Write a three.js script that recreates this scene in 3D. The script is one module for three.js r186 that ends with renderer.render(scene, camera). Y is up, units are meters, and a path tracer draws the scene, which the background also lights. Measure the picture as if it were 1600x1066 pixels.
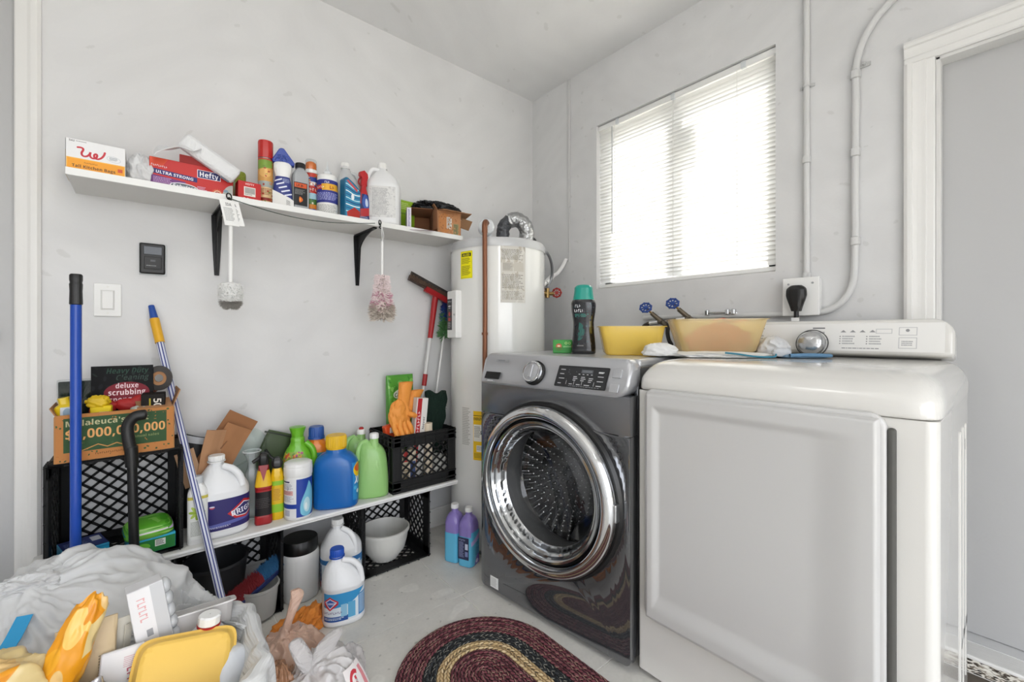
import * as THREE from 'three';
import { RoundedBoxGeometry } from 'three/addons/geometries/RoundedBoxGeometry.js';
import { mergeGeometries, mergeVertices, toCreasedNormals } from 'three/addons/utils/BufferGeometryUtils.js';
import { ImprovedNoise } from 'three/addons/math/ImprovedNoise.js';
import { RectAreaLightUniformsLib } from 'three/addons/lights/RectAreaLightUniformsLib.js';

// ---------------------------------------------------------------- camera, sky, sun, lights, exposure
const V3 = (x, y, z) => new THREE.Vector3(x, y, z);
const scene = new THREE.Scene();
const renderer = new THREE.WebGLRenderer({ antialias: true });
renderer.toneMapping = THREE.LinearToneMapping;
renderer.toneMappingExposure = 1.0;
renderer.shadowMap.enabled = true;
RectAreaLightUniformsLib.init();

const EYE = 1.065;
const camera = new THREE.PerspectiveCamera(2 * Math.atan(533 / 675) * 180 / Math.PI, 1600 / 1066, 0.05, 60);
camera.position.set(0, EYE, 0);
camera.lookAt(0.648, EYE, -0.7615);
camera.setViewOffset(1600, 1066, 0, 11, 1600, 1066);
camera.updateProjectionMatrix();

{ // daylight sky: pale haze with soft clouds, the same all round
  const w = 128, h = 64, data = new Float32Array(w * h * 4), n = new ImprovedNoise();
  for (let j = 0; j < h; j++) for (let i = 0; i < w; i++) {
    const el = (j + 0.5) / h * Math.PI - Math.PI / 2, az = i / w * Math.PI * 2;
    const up = Math.max(0, Math.sin(el));
    const c = 0.5 + 0.5 * n.noise(Math.cos(az) * Math.cos(el) * 3, Math.sin(el) * 5, Math.sin(az) * Math.cos(el) * 3);
    const k = 1 - up, o = (j * w + i) * 4, L = el < -0.03 ? 1.6 : 5;
    data[o] = L * (0.72 + 0.20 * k + 0.1 * c); data[o + 1] = L * (0.82 + 0.12 * k + 0.08 * c); data[o + 2] = L * (1.0 + 0.02 * c); data[o + 3] = 1;
  }
  const t = new THREE.DataTexture(data, w, h, THREE.RGBAFormat, THREE.FloatType);
  t.mapping = THREE.EquirectangularReflectionMapping; t.magFilter = THREE.LinearFilter; t.wrapS = THREE.RepeatWrapping; t.needsUpdate = true;
  scene.background = t;
}
const sun = new THREE.DirectionalLight(0xfffaf2, 20);
sun.position.set(1.966 + 5, 1.8 + 4.6, -1.1 - 1.2); sun.target.position.set(1.966, 1.8, -1.1);
sun.castShadow = true; sun.shadow.mapSize.set(2048, 2048);
Object.assign(sun.shadow.camera, { left: -4, right: 4, top: 4, bottom: -4, near: 0.5, far: 16 });
scene.add(sun, sun.target);
const LAMP_POWER = 0.6, LAMP2_POWER = 0.7;   // candela of the two ceiling lamps
const LAMP_TINT = 0xfffdfa;

// ---------------------------------------------------------------- helpers
let seed = 7;
const rnd = () => { seed = (seed * 1664525 + 1013904223) >>> 0; return seed / 4294967296; };
const rr = (a, b) => a + (b - a) * rnd();
const N3 = new ImprovedNoise();
const noise = (x, y, z) => N3.noise(x + 31.7, y + 11.3, z + 57.1);
const smooth = (a, b, x) => { const t = Math.min(1, Math.max(0, (x - a) / (b - a))); return t * t * (3 - 2 * t); };
const toCam = (x, z, extra = 0) => Math.atan2(-x, -z) + extra;
const D = Math.PI / 180;

function M(color, rough = 0.6, o = {}) {
  const m = new THREE.MeshPhysicalMaterial({ color, roughness: rough, ...o });
  m.side = THREE.DoubleSide; return m;
}
function canvas(w, h, draw, srgb = true) {
  const c = document.createElement('canvas'); c.width = w; c.height = h;
  const g = c.getContext('2d'); draw(g, w, h);
  const t = new THREE.CanvasTexture(c); if (srgb) t.colorSpace = THREE.SRGBColorSpace;
  t.wrapS = t.wrapT = THREE.RepeatWrapping; return t;
}
const printed = (w, h, draw, rough = 0.45, o = {}) => M(0xffffff, rough, { map: canvas(w, h, draw), ...o });
const R = (g, c, x, y, w, h) => { g.fillStyle = c; g.fillRect(x, y, w, h); };
const P = (g, c, pts) => { g.fillStyle = c; g.beginPath(); pts.forEach(([x, y], i) => (i ? g.lineTo(x, y) : g.moveTo(x, y))); g.closePath(); g.fill(); };
const O = (g, c, x, y, rx, ry = rx) => { g.fillStyle = c; g.beginPath(); g.ellipse(x, y, rx, ry, 0, 0, 7); g.fill(); };
function X(g, s, x, y, size, color, font = 'bold', rot = 0, max) {
  g.save(); g.translate(x, y); g.rotate(rot); g.fillStyle = color; g.textAlign = 'center'; g.textBaseline = 'middle';
  g.font = (/serif|mono/.test(font) ? font.replace(/(\S+)$/, `${size}px $1`) : `${font} ${size}px sans-serif`);
  max ? g.fillText(s, 0, 0, max) : g.fillText(s, 0, 0); g.restore();
}
// a word that cannot be read in the photograph: n strokes in the place of its letters
function Z(g, n, x, y, size, color, font, rot = 0, max) {
  g.save(); g.translate(x, y); g.rotate(rot); g.fillStyle = color; const w = Math.min(max ?? 1e9, n * size * 0.6), u = w / n;
  for (let i = 0; i < n; i++) { g.fillRect(-w / 2 + i * u, -size * 0.34, u * 0.24, size * 0.68); g.fillRect(-w / 2 + i * u, [-0.34, -0.06, 0.2][(i * 5 + n) % 3] * size, u * 0.7, size * 0.16); }
  g.restore();
}
// rows of fine print too small to read in the photograph
function fine(g, c, x, y, w, h, rows, s = 1) {
  let k = s * 977; const q = () => { k = (k * 1103515245 + 12345) & 0x7fffffff; return k / 0x7fffffff; };
  g.fillStyle = c; const dy = h / rows;
  for (let i = 0; i < rows; i++) { let u = x; while (u < x + w * (0.7 + 0.3 * q())) { const l = w * (0.03 + 0.08 * q()); g.fillRect(u, y + i * dy, Math.min(l, x + w - u), dy * 0.5); u += l + w * 0.02; } }
}
function speck(g, w, h, n, colors, r0, r1, k = 5) {
  const q = () => { k = (k * 1103515245 + 12345) & 0x7fffffff; return k / 0x7fffffff; };
  for (let i = 0; i < n; i++) { g.fillStyle = colors[(q() * colors.length) | 0]; g.beginPath(); g.ellipse(q() * w, q() * h, r0 + q() * (r1 - r0), r0 + q() * (r1 - r0), q() * 3, 0, 7); g.fill(); }
}
function noiseTex(size, f, srgb = false) { // f(u, v) -> 0..255 or [r, g, b], tileable if f is
  const data = new Uint8Array(size * size * 4);
  for (let j = 0; j < size; j++) for (let i = 0; i < size; i++) {
    const v = f(i / size, j / size), o = (j * size + i) * 4;
    if (v.length) { data[o] = v[0]; data[o + 1] = v[1]; data[o + 2] = v[2]; } else data[o] = data[o + 1] = data[o + 2] = v;
    data[o + 3] = 255;
  }
  const t = new THREE.DataTexture(data, size, size); t.magFilter = THREE.LinearFilter; t.wrapS = t.wrapT = THREE.RepeatWrapping;
  if (srgb) t.colorSpace = THREE.SRGBColorSpace; t.needsUpdate = true; return t;
}
const loopNoise = (u, v, f, s = 0) => { // tileable noise on a torus
  const a = u * 2 * Math.PI, b = v * 2 * Math.PI, r = f / (2 * Math.PI);
  return N3.noise(Math.cos(a) * r + 9 + s, Math.sin(a) * r + Math.cos(b) * r * 1.37 + 5, Math.sin(b) * r + 3 - s);
};

const used = new Map();
function numbered(name) { const k = used.get(name) ?? 0; used.set(name, k + 1); return k ? `${name}_${String(k).padStart(3, '0')}` : name; }
function thing(name, label, category, [x, y, z] = [0, 0, 0], turn = 0, group) {
  const o = new THREE.Group(); o.name = numbered(name); o.position.set(x, y, z); o.rotation.y = turn;
  o.userData = { label, category }; if (group) o.userData.group = group;
  scene.add(o); return o;
}
function part(name, geo, mat, parent, label) {
  const m = new THREE.Mesh(geo, mat); m.name = name; m.castShadow = m.receiveShadow = true;
  if (label) m.userData.label = label; parent.add(m); return m;
}
function struct(name, geo, mat) {
  const m = new THREE.Mesh(geo, mat); m.name = name; m.castShadow = m.receiveShadow = true; m.userData.kind = 'structure'; scene.add(m); return m;
}
function copy(src, label, [x, y, z], turn = 0) {
  const c = src.clone(); c.name = numbered(src.userData.base ?? src.name.replace(/_\d{3}$/, '')); c.position.set(x, y, z); c.rotation.y = turn;
  c.userData = { ...src.userData, label }; scene.add(c); return c;
}
const merge = (...g) => mergeGeometries(g.flat().map((q) => { const n = q.index ? q.toNonIndexed() : q; for (const k of Object.keys(n.attributes)) if (!['position', 'normal', 'uv'].includes(k)) n.deleteAttribute(k); return n; }));
const mv = (g, x = 0, y = 0, z = 0) => g.translate(x, y, z);
// rounded box whose base centre is at x, y, z
const bx = (w, h, d, x = 0, y = 0, z = 0, r = 0.003, s = 2) => new RoundedBoxGeometry(w, h, d, s, Math.min(r, w / 2.01, h / 2.01, d / 2.01)).translate(x, y + h / 2, z);
const cyl = (r0, r1, h, x = 0, y = 0, z = 0, n = 32) => new THREE.CylinderGeometry(r1, r0, h, n).translate(x, y + h / 2, z);
const lathe = (pts, n = 40) => toCreasedNormals(new THREE.LatheGeometry(pts.map(([r, y]) => new THREE.Vector2(r, y)), n), 0.7);
const tube = (pts, r, n = 40, k = 10, closed = false) => new THREE.TubeGeometry(new THREE.CatmullRomCurve3(pts.map((p) => (p.isVector3 ? p : V3(...p))), closed, 'centripetal'), n, r, k, closed);
function rod(a, b, r, r2 = r, n = 16) {
  a = V3(...a); b = V3(...b); const d = b.clone().sub(a), g = new THREE.CylinderGeometry(r2, r, d.length(), n);
  g.translate(0, d.length() / 2, 0).applyQuaternion(new THREE.Quaternion().setFromUnitVectors(V3(0, 1, 0), d.normalize())).translate(a.x, a.y, a.z); return g;
}
function bar(a, b, w, t, up = V3(0, 0, 1)) { // flat bar from a to b, w wide across, t thick along `up`
  a = V3(...a); b = V3(...b); const d = b.clone().sub(a), L = d.length(); d.normalize();
  const z = up.clone().sub(d.clone().multiplyScalar(up.dot(d))).normalize(), x = new THREE.Vector3().crossVectors(d, z);
  return new THREE.BoxGeometry(w, L, t).applyMatrix4(new THREE.Matrix4().makeBasis(x, d, z)).translate((a.x + b.x) / 2, (a.y + b.y) / 2, (a.z + b.z) / 2);
}
function rrect(w, h, r, x0 = -w / 2, y0 = -h / 2, S = THREE.Shape) {
  const s = new S(); const [a, b, c, d] = Array.isArray(r) ? r : [r, r, r, r]; // bottom left, bottom right, top right, top left
  s.moveTo(x0 + a, y0); s.lineTo(x0 + w - b, y0); s.absarc(x0 + w - b, y0 + b, b, -Math.PI / 2, 0); s.lineTo(x0 + w, y0 + h - c); s.absarc(x0 + w - c, y0 + h - c, c, 0, Math.PI / 2);
  s.lineTo(x0 + d, y0 + h); s.absarc(x0 + d, y0 + h - d, d, Math.PI / 2, Math.PI); s.lineTo(x0, y0 + a); s.absarc(x0 + a, y0 + a, a, Math.PI, Math.PI * 1.5); return s;
}
const extrude = (s, depth, bevel = 0.002, size = bevel, seg = 3) => new THREE.ExtrudeGeometry(s, { depth, bevelEnabled: bevel > 0, bevelThickness: bevel, bevelSize: size, bevelOffset: -size, bevelSegments: seg, curveSegments: 20 });

// ---- lofts of super-ellipses: sections [y, half width, half depth, exponent, shift x, shift z]
function densify(secs, k) {
  if (!k) return secs.map((s) => [s[0], s[1], s[2], s[3] ?? 2, s[4] ?? 0, s[5] ?? 0]);
  const S = densify(secs, 0), out = [];
  for (let i = 0; i < S.length - 1; i++) {
    const p0 = S[Math.max(0, i - 1)], p1 = S[i], p2 = S[i + 1], p3 = S[Math.min(S.length - 1, i + 2)];
    for (let j = 0; j < k; j++) { const t = j / k; out.push(p1.map((_, c) => { const m1 = (p2[c] - p0[c]) / 2, m2 = (p3[c] - p1[c]) / 2, d = p2[c] - p1[c]; const a = m1 * d <= 0 ? 0 : Math.sign(m1) * Math.min(Math.abs(m1), Math.abs(d) * 2.5), b = m2 * d <= 0 ? 0 : Math.sign(m2) * Math.min(Math.abs(m2), Math.abs(d) * 2.5); return (2 * t ** 3 - 3 * t * t + 1) * p1[c] + (t ** 3 - 2 * t * t + t) * a + (-2 * t ** 3 + 3 * t * t) * p2[c] + (t ** 3 - t * t) * b; })); }
  }
  out.push(S[S.length - 1]); return out;
}
const sup = (s, a, off = 0) => {
  const [y, w, d, n, ox, oz] = s, e = 2 / n, c = Math.cos(a), q = Math.sin(a);
  return [ox + (w + off) * Math.sign(q) * Math.abs(q) ** e, y, oz + (d + off) * Math.sign(c) * Math.abs(c) ** e];
};
function loft(secs, { seg = 40, k = 4, cap = true, a0 = -Math.PI, a1 = Math.PI, off = 0, crease = 0.9 } = {}) {
  const S = densify(secs, k), pos = [], uv = [], idx = [], y0 = S[0][0], y1 = S[S.length - 1][0];
  S.forEach((s) => { for (let i = 0; i <= seg; i++) { pos.push(...sup(s, a0 + (a1 - a0) * i / seg, off)); uv.push(i / seg, (s[0] - y0) / (y1 - y0)); } });
  for (let j = 0; j < S.length - 1; j++) for (let i = 0; i < seg; i++) { const a = j * (seg + 1) + i, b = a + seg + 1; idx.push(a, a + 1, b, a + 1, b + 1, b); }
  if (cap) for (const [row, flip] of [[0, 1], [S.length - 1, 0]]) {
    const s = S[row], c = pos.length / 3; pos.push(s[4], s[0], s[5]); uv.push(0.5, row ? 1 : 0);
    for (let i = 0; i < seg; i++) { const a = row * (seg + 1) + i; flip ? idx.push(c, a + 1, a) : idx.push(c, a, a + 1); }
  }
  const g = new THREE.BufferGeometry(); g.setAttribute('position', new THREE.Float32BufferAttribute(pos, 3)); g.setAttribute('uv', new THREE.Float32BufferAttribute(uv, 2)); g.setIndex(idx);
  return toCreasedNormals(g, crease);
}
// a printed label hugging a loft between two heights and two angles
function wrap(secs, y0, y1, a0, a1, { off = 0.0008, rows = 14, seg = 32, k = 4 } = {}) {
  const S = densify(secs, k), at = (y) => { let i = 0; while (i < S.length - 2 && S[i + 1][0] < y) i++; const t = Math.min(1, Math.max(0, (y - S[i][0]) / Math.max(1e-6, S[i + 1][0] - S[i][0]))); return S[i].map((v, c) => (c ? v + (S[i + 1][c] - v) * t : y)); };
  const mid = at((y0 + y1) / 2), len = [0]; let q = sup(mid, a0);
  const fineN = 200; for (let i = 1; i <= fineN; i++) { const p = sup(mid, a0 + (a1 - a0) * i / fineN); len.push(len[i - 1] + Math.hypot(p[0] - q[0], p[2] - q[2])); q = p; }
  const pos = [], uv = [], idx = [];
  for (let j = 0; j <= rows; j++) { const s = at(y0 + (y1 - y0) * j / rows); for (let i = 0; i <= seg; i++) { pos.push(...sup(s, a0 + (a1 - a0) * i / seg, off)); uv.push(len[Math.round(i / seg * fineN)] / len[fineN], j / rows); } }
  for (let j = 0; j < rows; j++) for (let i = 0; i < seg; i++) { const a = j * (seg + 1) + i, b = a + seg + 1; idx.push(a, a + 1, b, a + 1, b + 1, b); }
  const g = new THREE.BufferGeometry(); g.setAttribute('position', new THREE.Float32BufferAttribute(pos, 3)); g.setAttribute('uv', new THREE.Float32BufferAttribute(uv, 2)); g.setIndex(idx); g.computeVertexNormals(); return g;
}
// a ribbed screw cap standing on y
function capGeo(r, h, y = 0, x = 0, z = 0, ribs = 24) {
  const pos = [], idx = [], n = ribs * 4, prof = [[1.0, 0], [1.0, h * 0.85], [0.93, h], [0.001, h]];
  prof.forEach(([k, yy]) => { for (let i = 0; i <= n; i++) { const a = i / n * 2 * Math.PI, q = k < 0.95 ? k : k * (1 + 0.022 * (i % 4 < 2 ? 1 : -1)); pos.push(Math.sin(a) * r * q, yy, Math.cos(a) * r * q); } });
  for (let j = 0; j < 3; j++) for (let i = 0; i < n; i++) { const a = j * (n + 1) + i, b = a + n + 1; idx.push(a, a + 1, b, a + 1, b + 1, b); }
  const g = new THREE.BufferGeometry(); g.setAttribute('position', new THREE.Float32BufferAttribute(pos, 3)); g.setAttribute('uv', new THREE.Float32BufferAttribute(pos.map(() => 0).slice(0, pos.length / 3 * 2), 2)); g.setIndex(idx);
  return toCreasedNormals(g, 0.5).translate(x, y, z);
}
// a crumpled, lumpy closed body: sphere of half sizes rx, ry, rz, flattened underneath, folds running to a knot direction
function lump(rx, ry, rz, { folds = 14, depth = 0.05, rough = 0.06, flat = -0.75, k = 0, seg = 96, freq = 2.2, knot = null, pinch = 0 } = {}) {
  const g = new THREE.SphereGeometry(1, seg, Math.round(seg * 0.7)), p = g.attributes.position, v = V3(0, 0, 0), K = knot ? knot.clone().normalize() : V3(0, 1, 0);
  const e1 = new THREE.Vector3().crossVectors(K, Math.abs(K.x) < 0.8 ? V3(1, 0, 0) : V3(0, 0, 1)).normalize(), e2 = new THREE.Vector3().crossVectors(K, e1);
  for (let i = 0; i < p.count; i++) {
    v.fromBufferAttribute(p, i); const c = v.dot(K), a = Math.atan2(v.dot(e2), v.dot(e1));
    const s = Math.sqrt(Math.max(0, 1 - c * c));
    const ang = a + 0.5 * noise(v.x * 1.5 + k, v.y * 1.5, v.z * 1.5);
    const ridge = 1 - Math.abs(Math.sin(ang * folds / 2 + 2 * noise(v.x * 2 + k, v.y * 2 + 4, v.z * 2)));
    const r = 1 + depth * (ridge - 0.5) * s * smooth(-0.9, 0.3, c) * 2 + rough * (noise(v.x * freq + k, v.y * freq, v.z * freq) + 0.5 * noise(v.x * freq * 2.3, v.y * freq * 2.3 + k, v.z * freq * 2.3) + 0.22 * (1 - Math.abs(noise(v.x * freq * 3.4, v.y * freq * 3.4 + k, v.z * freq * 3.4)) * 2)) - pinch * smooth(0.75, 1, c);
    v.multiplyScalar(r); if (v.y < flat) v.y = flat + (v.y - flat) * 0.12;
    p.setXYZ(i, v.x * rx, (v.y - flat) * ry, v.z * rz);
  }
  g.computeVertexNormals(); return g;
}
// a sheet bent by f(u, v) -> [x, y, z], t thick
function sheet(f, nu = 24, nv = 24, t = 0.0015) {
  const pos = [], uv = [], idx = [], nrm = (u, v) => { const e = 0.004, a = V3(...f(Math.min(1, u + e), v)).sub(V3(...f(Math.max(0, u - e), v))), b = V3(...f(u, Math.min(1, v + e))).sub(V3(...f(u, Math.max(0, v - e)))); return a.cross(b).normalize(); };
  for (const s of [0.5, -0.5]) for (let j = 0; j <= nv; j++) for (let i = 0; i <= nu; i++) { const u = i / nu, v = j / nv, n = nrm(u, v), p = f(u, v); pos.push(p[0] + n.x * t * s, p[1] + n.y * t * s, p[2] + n.z * t * s); uv.push(u, v); }
  const W = nu + 1, B = W * (nv + 1), q = (a, b, c, d) => idx.push(a, b, c, b, d, c);
  for (let j = 0; j < nv; j++) for (let i = 0; i < nu; i++) { const a = j * W + i; q(a, a + 1, a + W, a + W + 1); q(B + a + 1, B + a, B + a + W + 1, B + a + W); }
  for (let i = 0; i < nu; i++) { q(i + 1, i, B + i + 1, B + i); const a = nv * W + i; q(a, a + 1, B + a, B + a + 1); }
  for (let j = 0; j < nv; j++) { const a = j * W; q(a, a + W, B + a, B + a + W); const b = a + nu; q(b + W, b, B + b + W, B + b); }
  const g = new THREE.BufferGeometry(); g.setAttribute('position', new THREE.Float32BufferAttribute(pos, 3)); g.setAttribute('uv', new THREE.Float32BufferAttribute(uv, 2)); g.setIndex(idx); return toCreasedNormals(g, 1.0);
}
// many little tapered fibres: f(i) -> { a: base, d: direction, l: length, w: width }
function fibres(n, f) {
  const pos = [], uv = [];
  for (let i = 0; i < n; i++) {
    const { a, d, l, w } = f(i), s = new THREE.Vector3().crossVectors(d, V3(rr(-1, 1), rr(-1, 1), rr(-1, 1))).normalize().multiplyScalar(w), s2 = new THREE.Vector3().crossVectors(d, s).normalize().multiplyScalar(w);
    const t = a.clone().addScaledVector(d, l), m = a.clone().addScaledVector(d, l * 0.55);
    const ring = [s, s2, s.clone().negate(), s2.clone().negate()];
    for (let k = 0; k < 4; k++) { const p = ring[k], q = ring[(k + 1) % 4]; const A = a.clone().addScaledVector(p, 0.7), B = a.clone().addScaledVector(q, 0.7), C = m.clone().add(p), E = m.clone().add(q); for (const v of [A, B, C, B, E, C, C, E, t]) { pos.push(v.x, v.y, v.z); uv.push(0, 0); } }
  }
  const g = new THREE.BufferGeometry(); g.setAttribute('position', new THREE.Float32BufferAttribute(pos, 3)); g.setAttribute('uv', new THREE.Float32BufferAttribute(uv, 2)); g.computeVertexNormals(); return g;
}
// a carton with a printed front (and plain sides)
function carton(w, h, d, side, front, parent, { top, right, left, name = 'carton' } = {}) {
  const b = part(name, bx(w, h, d, 0, 0, 0, 0.0025), side, parent);
  if (front) part('printed_front', new THREE.PlaneGeometry(w - 0.003, h - 0.003).translate(0, h / 2, d / 2 + 0.0007), front, parent);
  if (top) part('printed_top', new THREE.PlaneGeometry(w - 0.003, d - 0.003).rotateX(-Math.PI / 2).translate(0, h + 0.0007, 0), top, parent);
  if (right) part('printed_side', new THREE.PlaneGeometry(d - 0.003, h - 0.003).rotateY(Math.PI / 2).translate(w / 2 + 0.0007, h / 2, 0), right, parent);
  if (left) part('printed_side', new THREE.PlaneGeometry(d - 0.003, h - 0.003).rotateY(-Math.PI / 2).translate(-w / 2 - 0.0007, h / 2, 0), left, parent);
  return b;
}

// ---------------------------------------------------------------- shared materials
const plasterBump = noiseTex(512, (u, v) => 128 + 60 * loopNoise(u, v, 7) + 40 * loopNoise(u, v, 21, 2) + 26 * loopNoise(u, v, 70, 5));
const paintMap = (base, s) => noiseTex(512, (u, v) => { const a = 5 * loopNoise(u, v, 5, s) + 4 * loopNoise(u, v, 17, s + 3), spot = loopNoise(u, v, 40, s + 9) > 0.62 ? -9 : 0; return [base[0] + a + spot, base[1] + a + spot, base[2] + a + spot * 1.1]; }, true);
const inMetres = (t, m) => { const c = t.clone(); c.repeat.set(1 / m, 1 / m); c.needsUpdate = true; return c; };
const wallPaint = M(0xffffff, 0.62, { map: inMetres(paintMap([217, 217, 217], 1), 1.7), bumpMap: inMetres(plasterBump, 0.9), bumpScale: 0.00035 });
const blockPaint = M(0xffffff, 0.55, { map: inMetres(paintMap([214, 214, 214], 4), 1.3), bumpMap: inMetres(plasterBump, 0.55), bumpScale: 0.0008 });
const ceilingPaint = M(0xffffff, 0.8, { map: inMetres(paintMap([228, 228, 228], 8), 2.3), bumpMap: inMetres(plasterBump, 1.2), bumpScale: 0.0003 });
const trimPaint = M(0xe4e3e0, 0.4, { bumpMap: inMetres(plasterBump, 0.4), bumpScale: 0.001 });
const doorPaint = M(0xbababa, 0.45, { bumpMap: inMetres(plasterBump, 0.5), bumpScale: 0.001 });
const white = M(0xe9e9e7, 0.35), whiteMatt = M(0xe4e3df, 0.7), black = M(0x090909, 0.42), blackMetal = M(0x141415, 0.38, { metalness: 0.4 }), hdpe = M(0xe6e7e8, 0.38, { sheen: 0.2 });
const chrome = M(0xd8d9da, 0.09, { metalness: 1 }), steel = M(0xb4b5b6, 0.32, { metalness: 1 }), brass = M(0xa58a5a, 0.4, { metalness: 1 }), copper = M(0x85573f, 0.42, { metalness: 0.55 });
const kraft = M(0xa87b55, 0.85), kraftDark = M(0x7d5638, 0.88), crinkle = noiseTex(256, (u, v) => 128 + 70 * (1 - 2 * Math.abs(loopNoise(u, v, 9))) + 40 * (1 - 2 * Math.abs(loopNoise(u, v, 24, 3))));
const crateBlack = M(0x08090a, 0.52, { bumpMap: inMetres(plasterBump, 0.12), bumpScale: 0.0008 });
const clearPlastic = M(0xf4f6f6, 0.08, { transmission: 1, thickness: 0, ior: 1.3 });
const milky = M(0xe8ecee, 0.3, { transmission: 0.25, thickness: 0 });

// ---------------------------------------------------------------- the room
const XB = 1.966, ZA = -2.1, CEIL = 2.61, XL = -1.35, ZD = 1.45, TH = 0.16;
const uvBox = (g) => { // uv in metres from positions, by the dominant axis of the normal
  const p = g.attributes.position, n = g.attributes.normal, uv = [];
  for (let i = 0; i < p.count; i++) { const a = Math.abs(n.getX(i)), b = Math.abs(n.getY(i)), c = Math.abs(n.getZ(i)); a >= b && a >= c ? uv.push(p.getZ(i), p.getY(i)) : b >= c ? uv.push(p.getX(i), p.getZ(i)) : uv.push(p.getX(i), p.getY(i)); }
  g.setAttribute('uv', new THREE.Float32BufferAttribute(uv, 2)); return g;
};
const slab = (x0, x1, y0, y1, z0, z1) => uvBox(new THREE.BoxGeometry(x1 - x0, y1 - y0, z1 - z0).translate((x0 + x1) / 2, (y0 + y1) / 2, (z0 + z1) / 2));
const WZ0 = -1.566, WZ1 = -0.647, WY0 = 1.322, WY1 = 2.253;       // window opening
const DZ0 = -0.178, DZ1 = 0.66, DY0 = 0.105, DY1 = 1.968;          // right door opening
{
  // wall on the right: shape in (z, y), extruded towards +x
  const s = new THREE.Shape(); s.moveTo(-ZD - TH, -0.1); s.lineTo(-ZA + TH, -0.1); s.lineTo(-ZA + TH, CEIL + 0.1); s.lineTo(-ZD - TH, CEIL + 0.1); s.closePath();
  s.holes.push(rrect(WZ1 - WZ0, WY1 - WY0, 0.004, -WZ1, WY0, THREE.Path), rrect(DZ1 - DZ0, DY1 - DY0, 0.002, -DZ1, DY0, THREE.Path));
  const g = new THREE.ExtrudeGeometry(s, { depth: TH, bevelEnabled: false }).rotateY(Math.PI / 2).translate(XB, 0, 0);
  struct('wall_right', uvBox(g), blockPaint);
}
{
  // wall on the left of the picture (behind the shelves) with a doorway at its near end
  const s = new THREE.Shape(); s.moveTo(XL - TH, -0.1); s.lineTo(XB, -0.1); s.lineTo(XB, CEIL + 0.1); s.lineTo(XL - TH, CEIL + 0.1); s.closePath();
  s.holes.push(rrect(0.8, 2.2, 0.002, -1.117, 0, THREE.Path));
  struct('wall_left', uvBox(new THREE.ExtrudeGeometry(s, { depth: TH, bevelEnabled: false }).translate(0, 0, ZA - TH)), wallPaint);
}
{ // the near wall, behind the camera, has a wide open doorway to the daylight
  const s = new THREE.Shape(); s.moveTo(XL - TH, -0.1); s.lineTo(XB, -0.1); s.lineTo(XB, CEIL + 0.1); s.lineTo(XL - TH, CEIL + 0.1); s.closePath();
  s.holes.push(rrect(2.3, 2.1, 0.002, -1.2, 0, THREE.Path));
  struct('wall_near', uvBox(new THREE.ExtrudeGeometry(s, { depth: TH, bevelEnabled: false }).translate(0, 0, ZD)), wallPaint);
  struct('trim_10', merge(bx(0.07, 2.1, 0.02, -1.235, 0, ZD - 0.01, 0.003), bx(0.07, 2.1, 0.02, 1.135, 0, ZD - 0.01, 0.003), bx(2.44, 0.07, 0.02, -0.05, 2.1, ZD - 0.01, 0.003)), trimPaint);
}
struct('wall_side', slab(XL - TH, XL, -0.1, CEIL + 0.1, ZA, ZD), wallPaint);
struct('ceiling', slab(XL, XB, CEIL, CEIL + 0.12, ZA, ZD), ceilingPaint);
// floor: grout bed with large square tiles laid on it, joint lines at x = 0.983 and z = -1.475
const groutMat = M(0xefece6, 0.85);
const floor = struct('floor', slab(XL, XB, -0.12, -0.0035, ZA, ZD), groutMat);
{
  const T = 0.61, J = 0.0045;
  const mats = [0, 1, 2].map((k) => {
    const q = new ImprovedNoise(), size = 512, data = new Uint8Array(size * size * 4);
    for (let j = 0; j < size; j++) for (let i = 0; i < size; i++) {
      const u = i / size, v = j / size, o = (j * size + i) * 4;
      let b = 214 + 6 * q.noise(u * 4 + k * 9, v * 4, 1) + 5 * q.noise(u * 14, v * 14 + k * 7, 3) + 4 * q.noise(u * 60, v * 60, k + 5);
      const st = q.noise(u * 5 + k * 3.3, v * 5 + 8, 7 + k); if (st > 0.34) b += 17 * smooth(0.34, 0.42, st) * (0.6 + 0.4 * q.noise(u * 40, v * 40, 2)); // dried splash marks
      const d = q.noise(u * 26 + 4, v * 26 + k, 12); if (d > 0.58) b -= 28;
      data[o] = b + 3; data[o + 1] = b; data[o + 2] = b - 7; data[o + 3] = 255;
    }
    const t = new THREE.DataTexture(data, size, size); t.magFilter = THREE.LinearFilter; t.wrapS = t.wrapT = THREE.RepeatWrapping; t.colorSpace = THREE.SRGBColorSpace; t.needsUpdate = true;
    return M(0xffffff, 0.42, { map: t, bumpMap: inMetres(plasterBump, 0.5), bumpScale: 0.0006 });
  });
  const full = new RoundedBoxGeometry(T - J, 0.012, T - J, 2, 0.0012); let k = 0;
  for (let i = -4; i <= 1; i++) for (let j = -2; j <= 4; j++) {
    const x0 = Math.max(XL, 0.983 + i * T), x1 = Math.min(XB, 0.983 + (i + 1) * T), z0 = Math.max(ZA, -1.475 + j * T), z1 = Math.min(ZD, -1.475 + (j + 1) * T);
    if (x1 - x0 < 0.02 || z1 - z0 < 0.02) continue;
    const whole = x1 - x0 > T - 0.001 && z1 - z0 > T - 0.001;
    const m = part(k ? `tile_${String(k).padStart(3, '0')}` : 'tile', whole ? full : new RoundedBoxGeometry(x1 - x0 - J, 0.012, z1 - z0 - J, 2, 0.0012), mats[(i * 5 + j * 3 + 60) % 3], floor);
    m.position.set((x0 + x1) / 2, -0.006, (z0 + z1) / 2); k++;
  }
}
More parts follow.
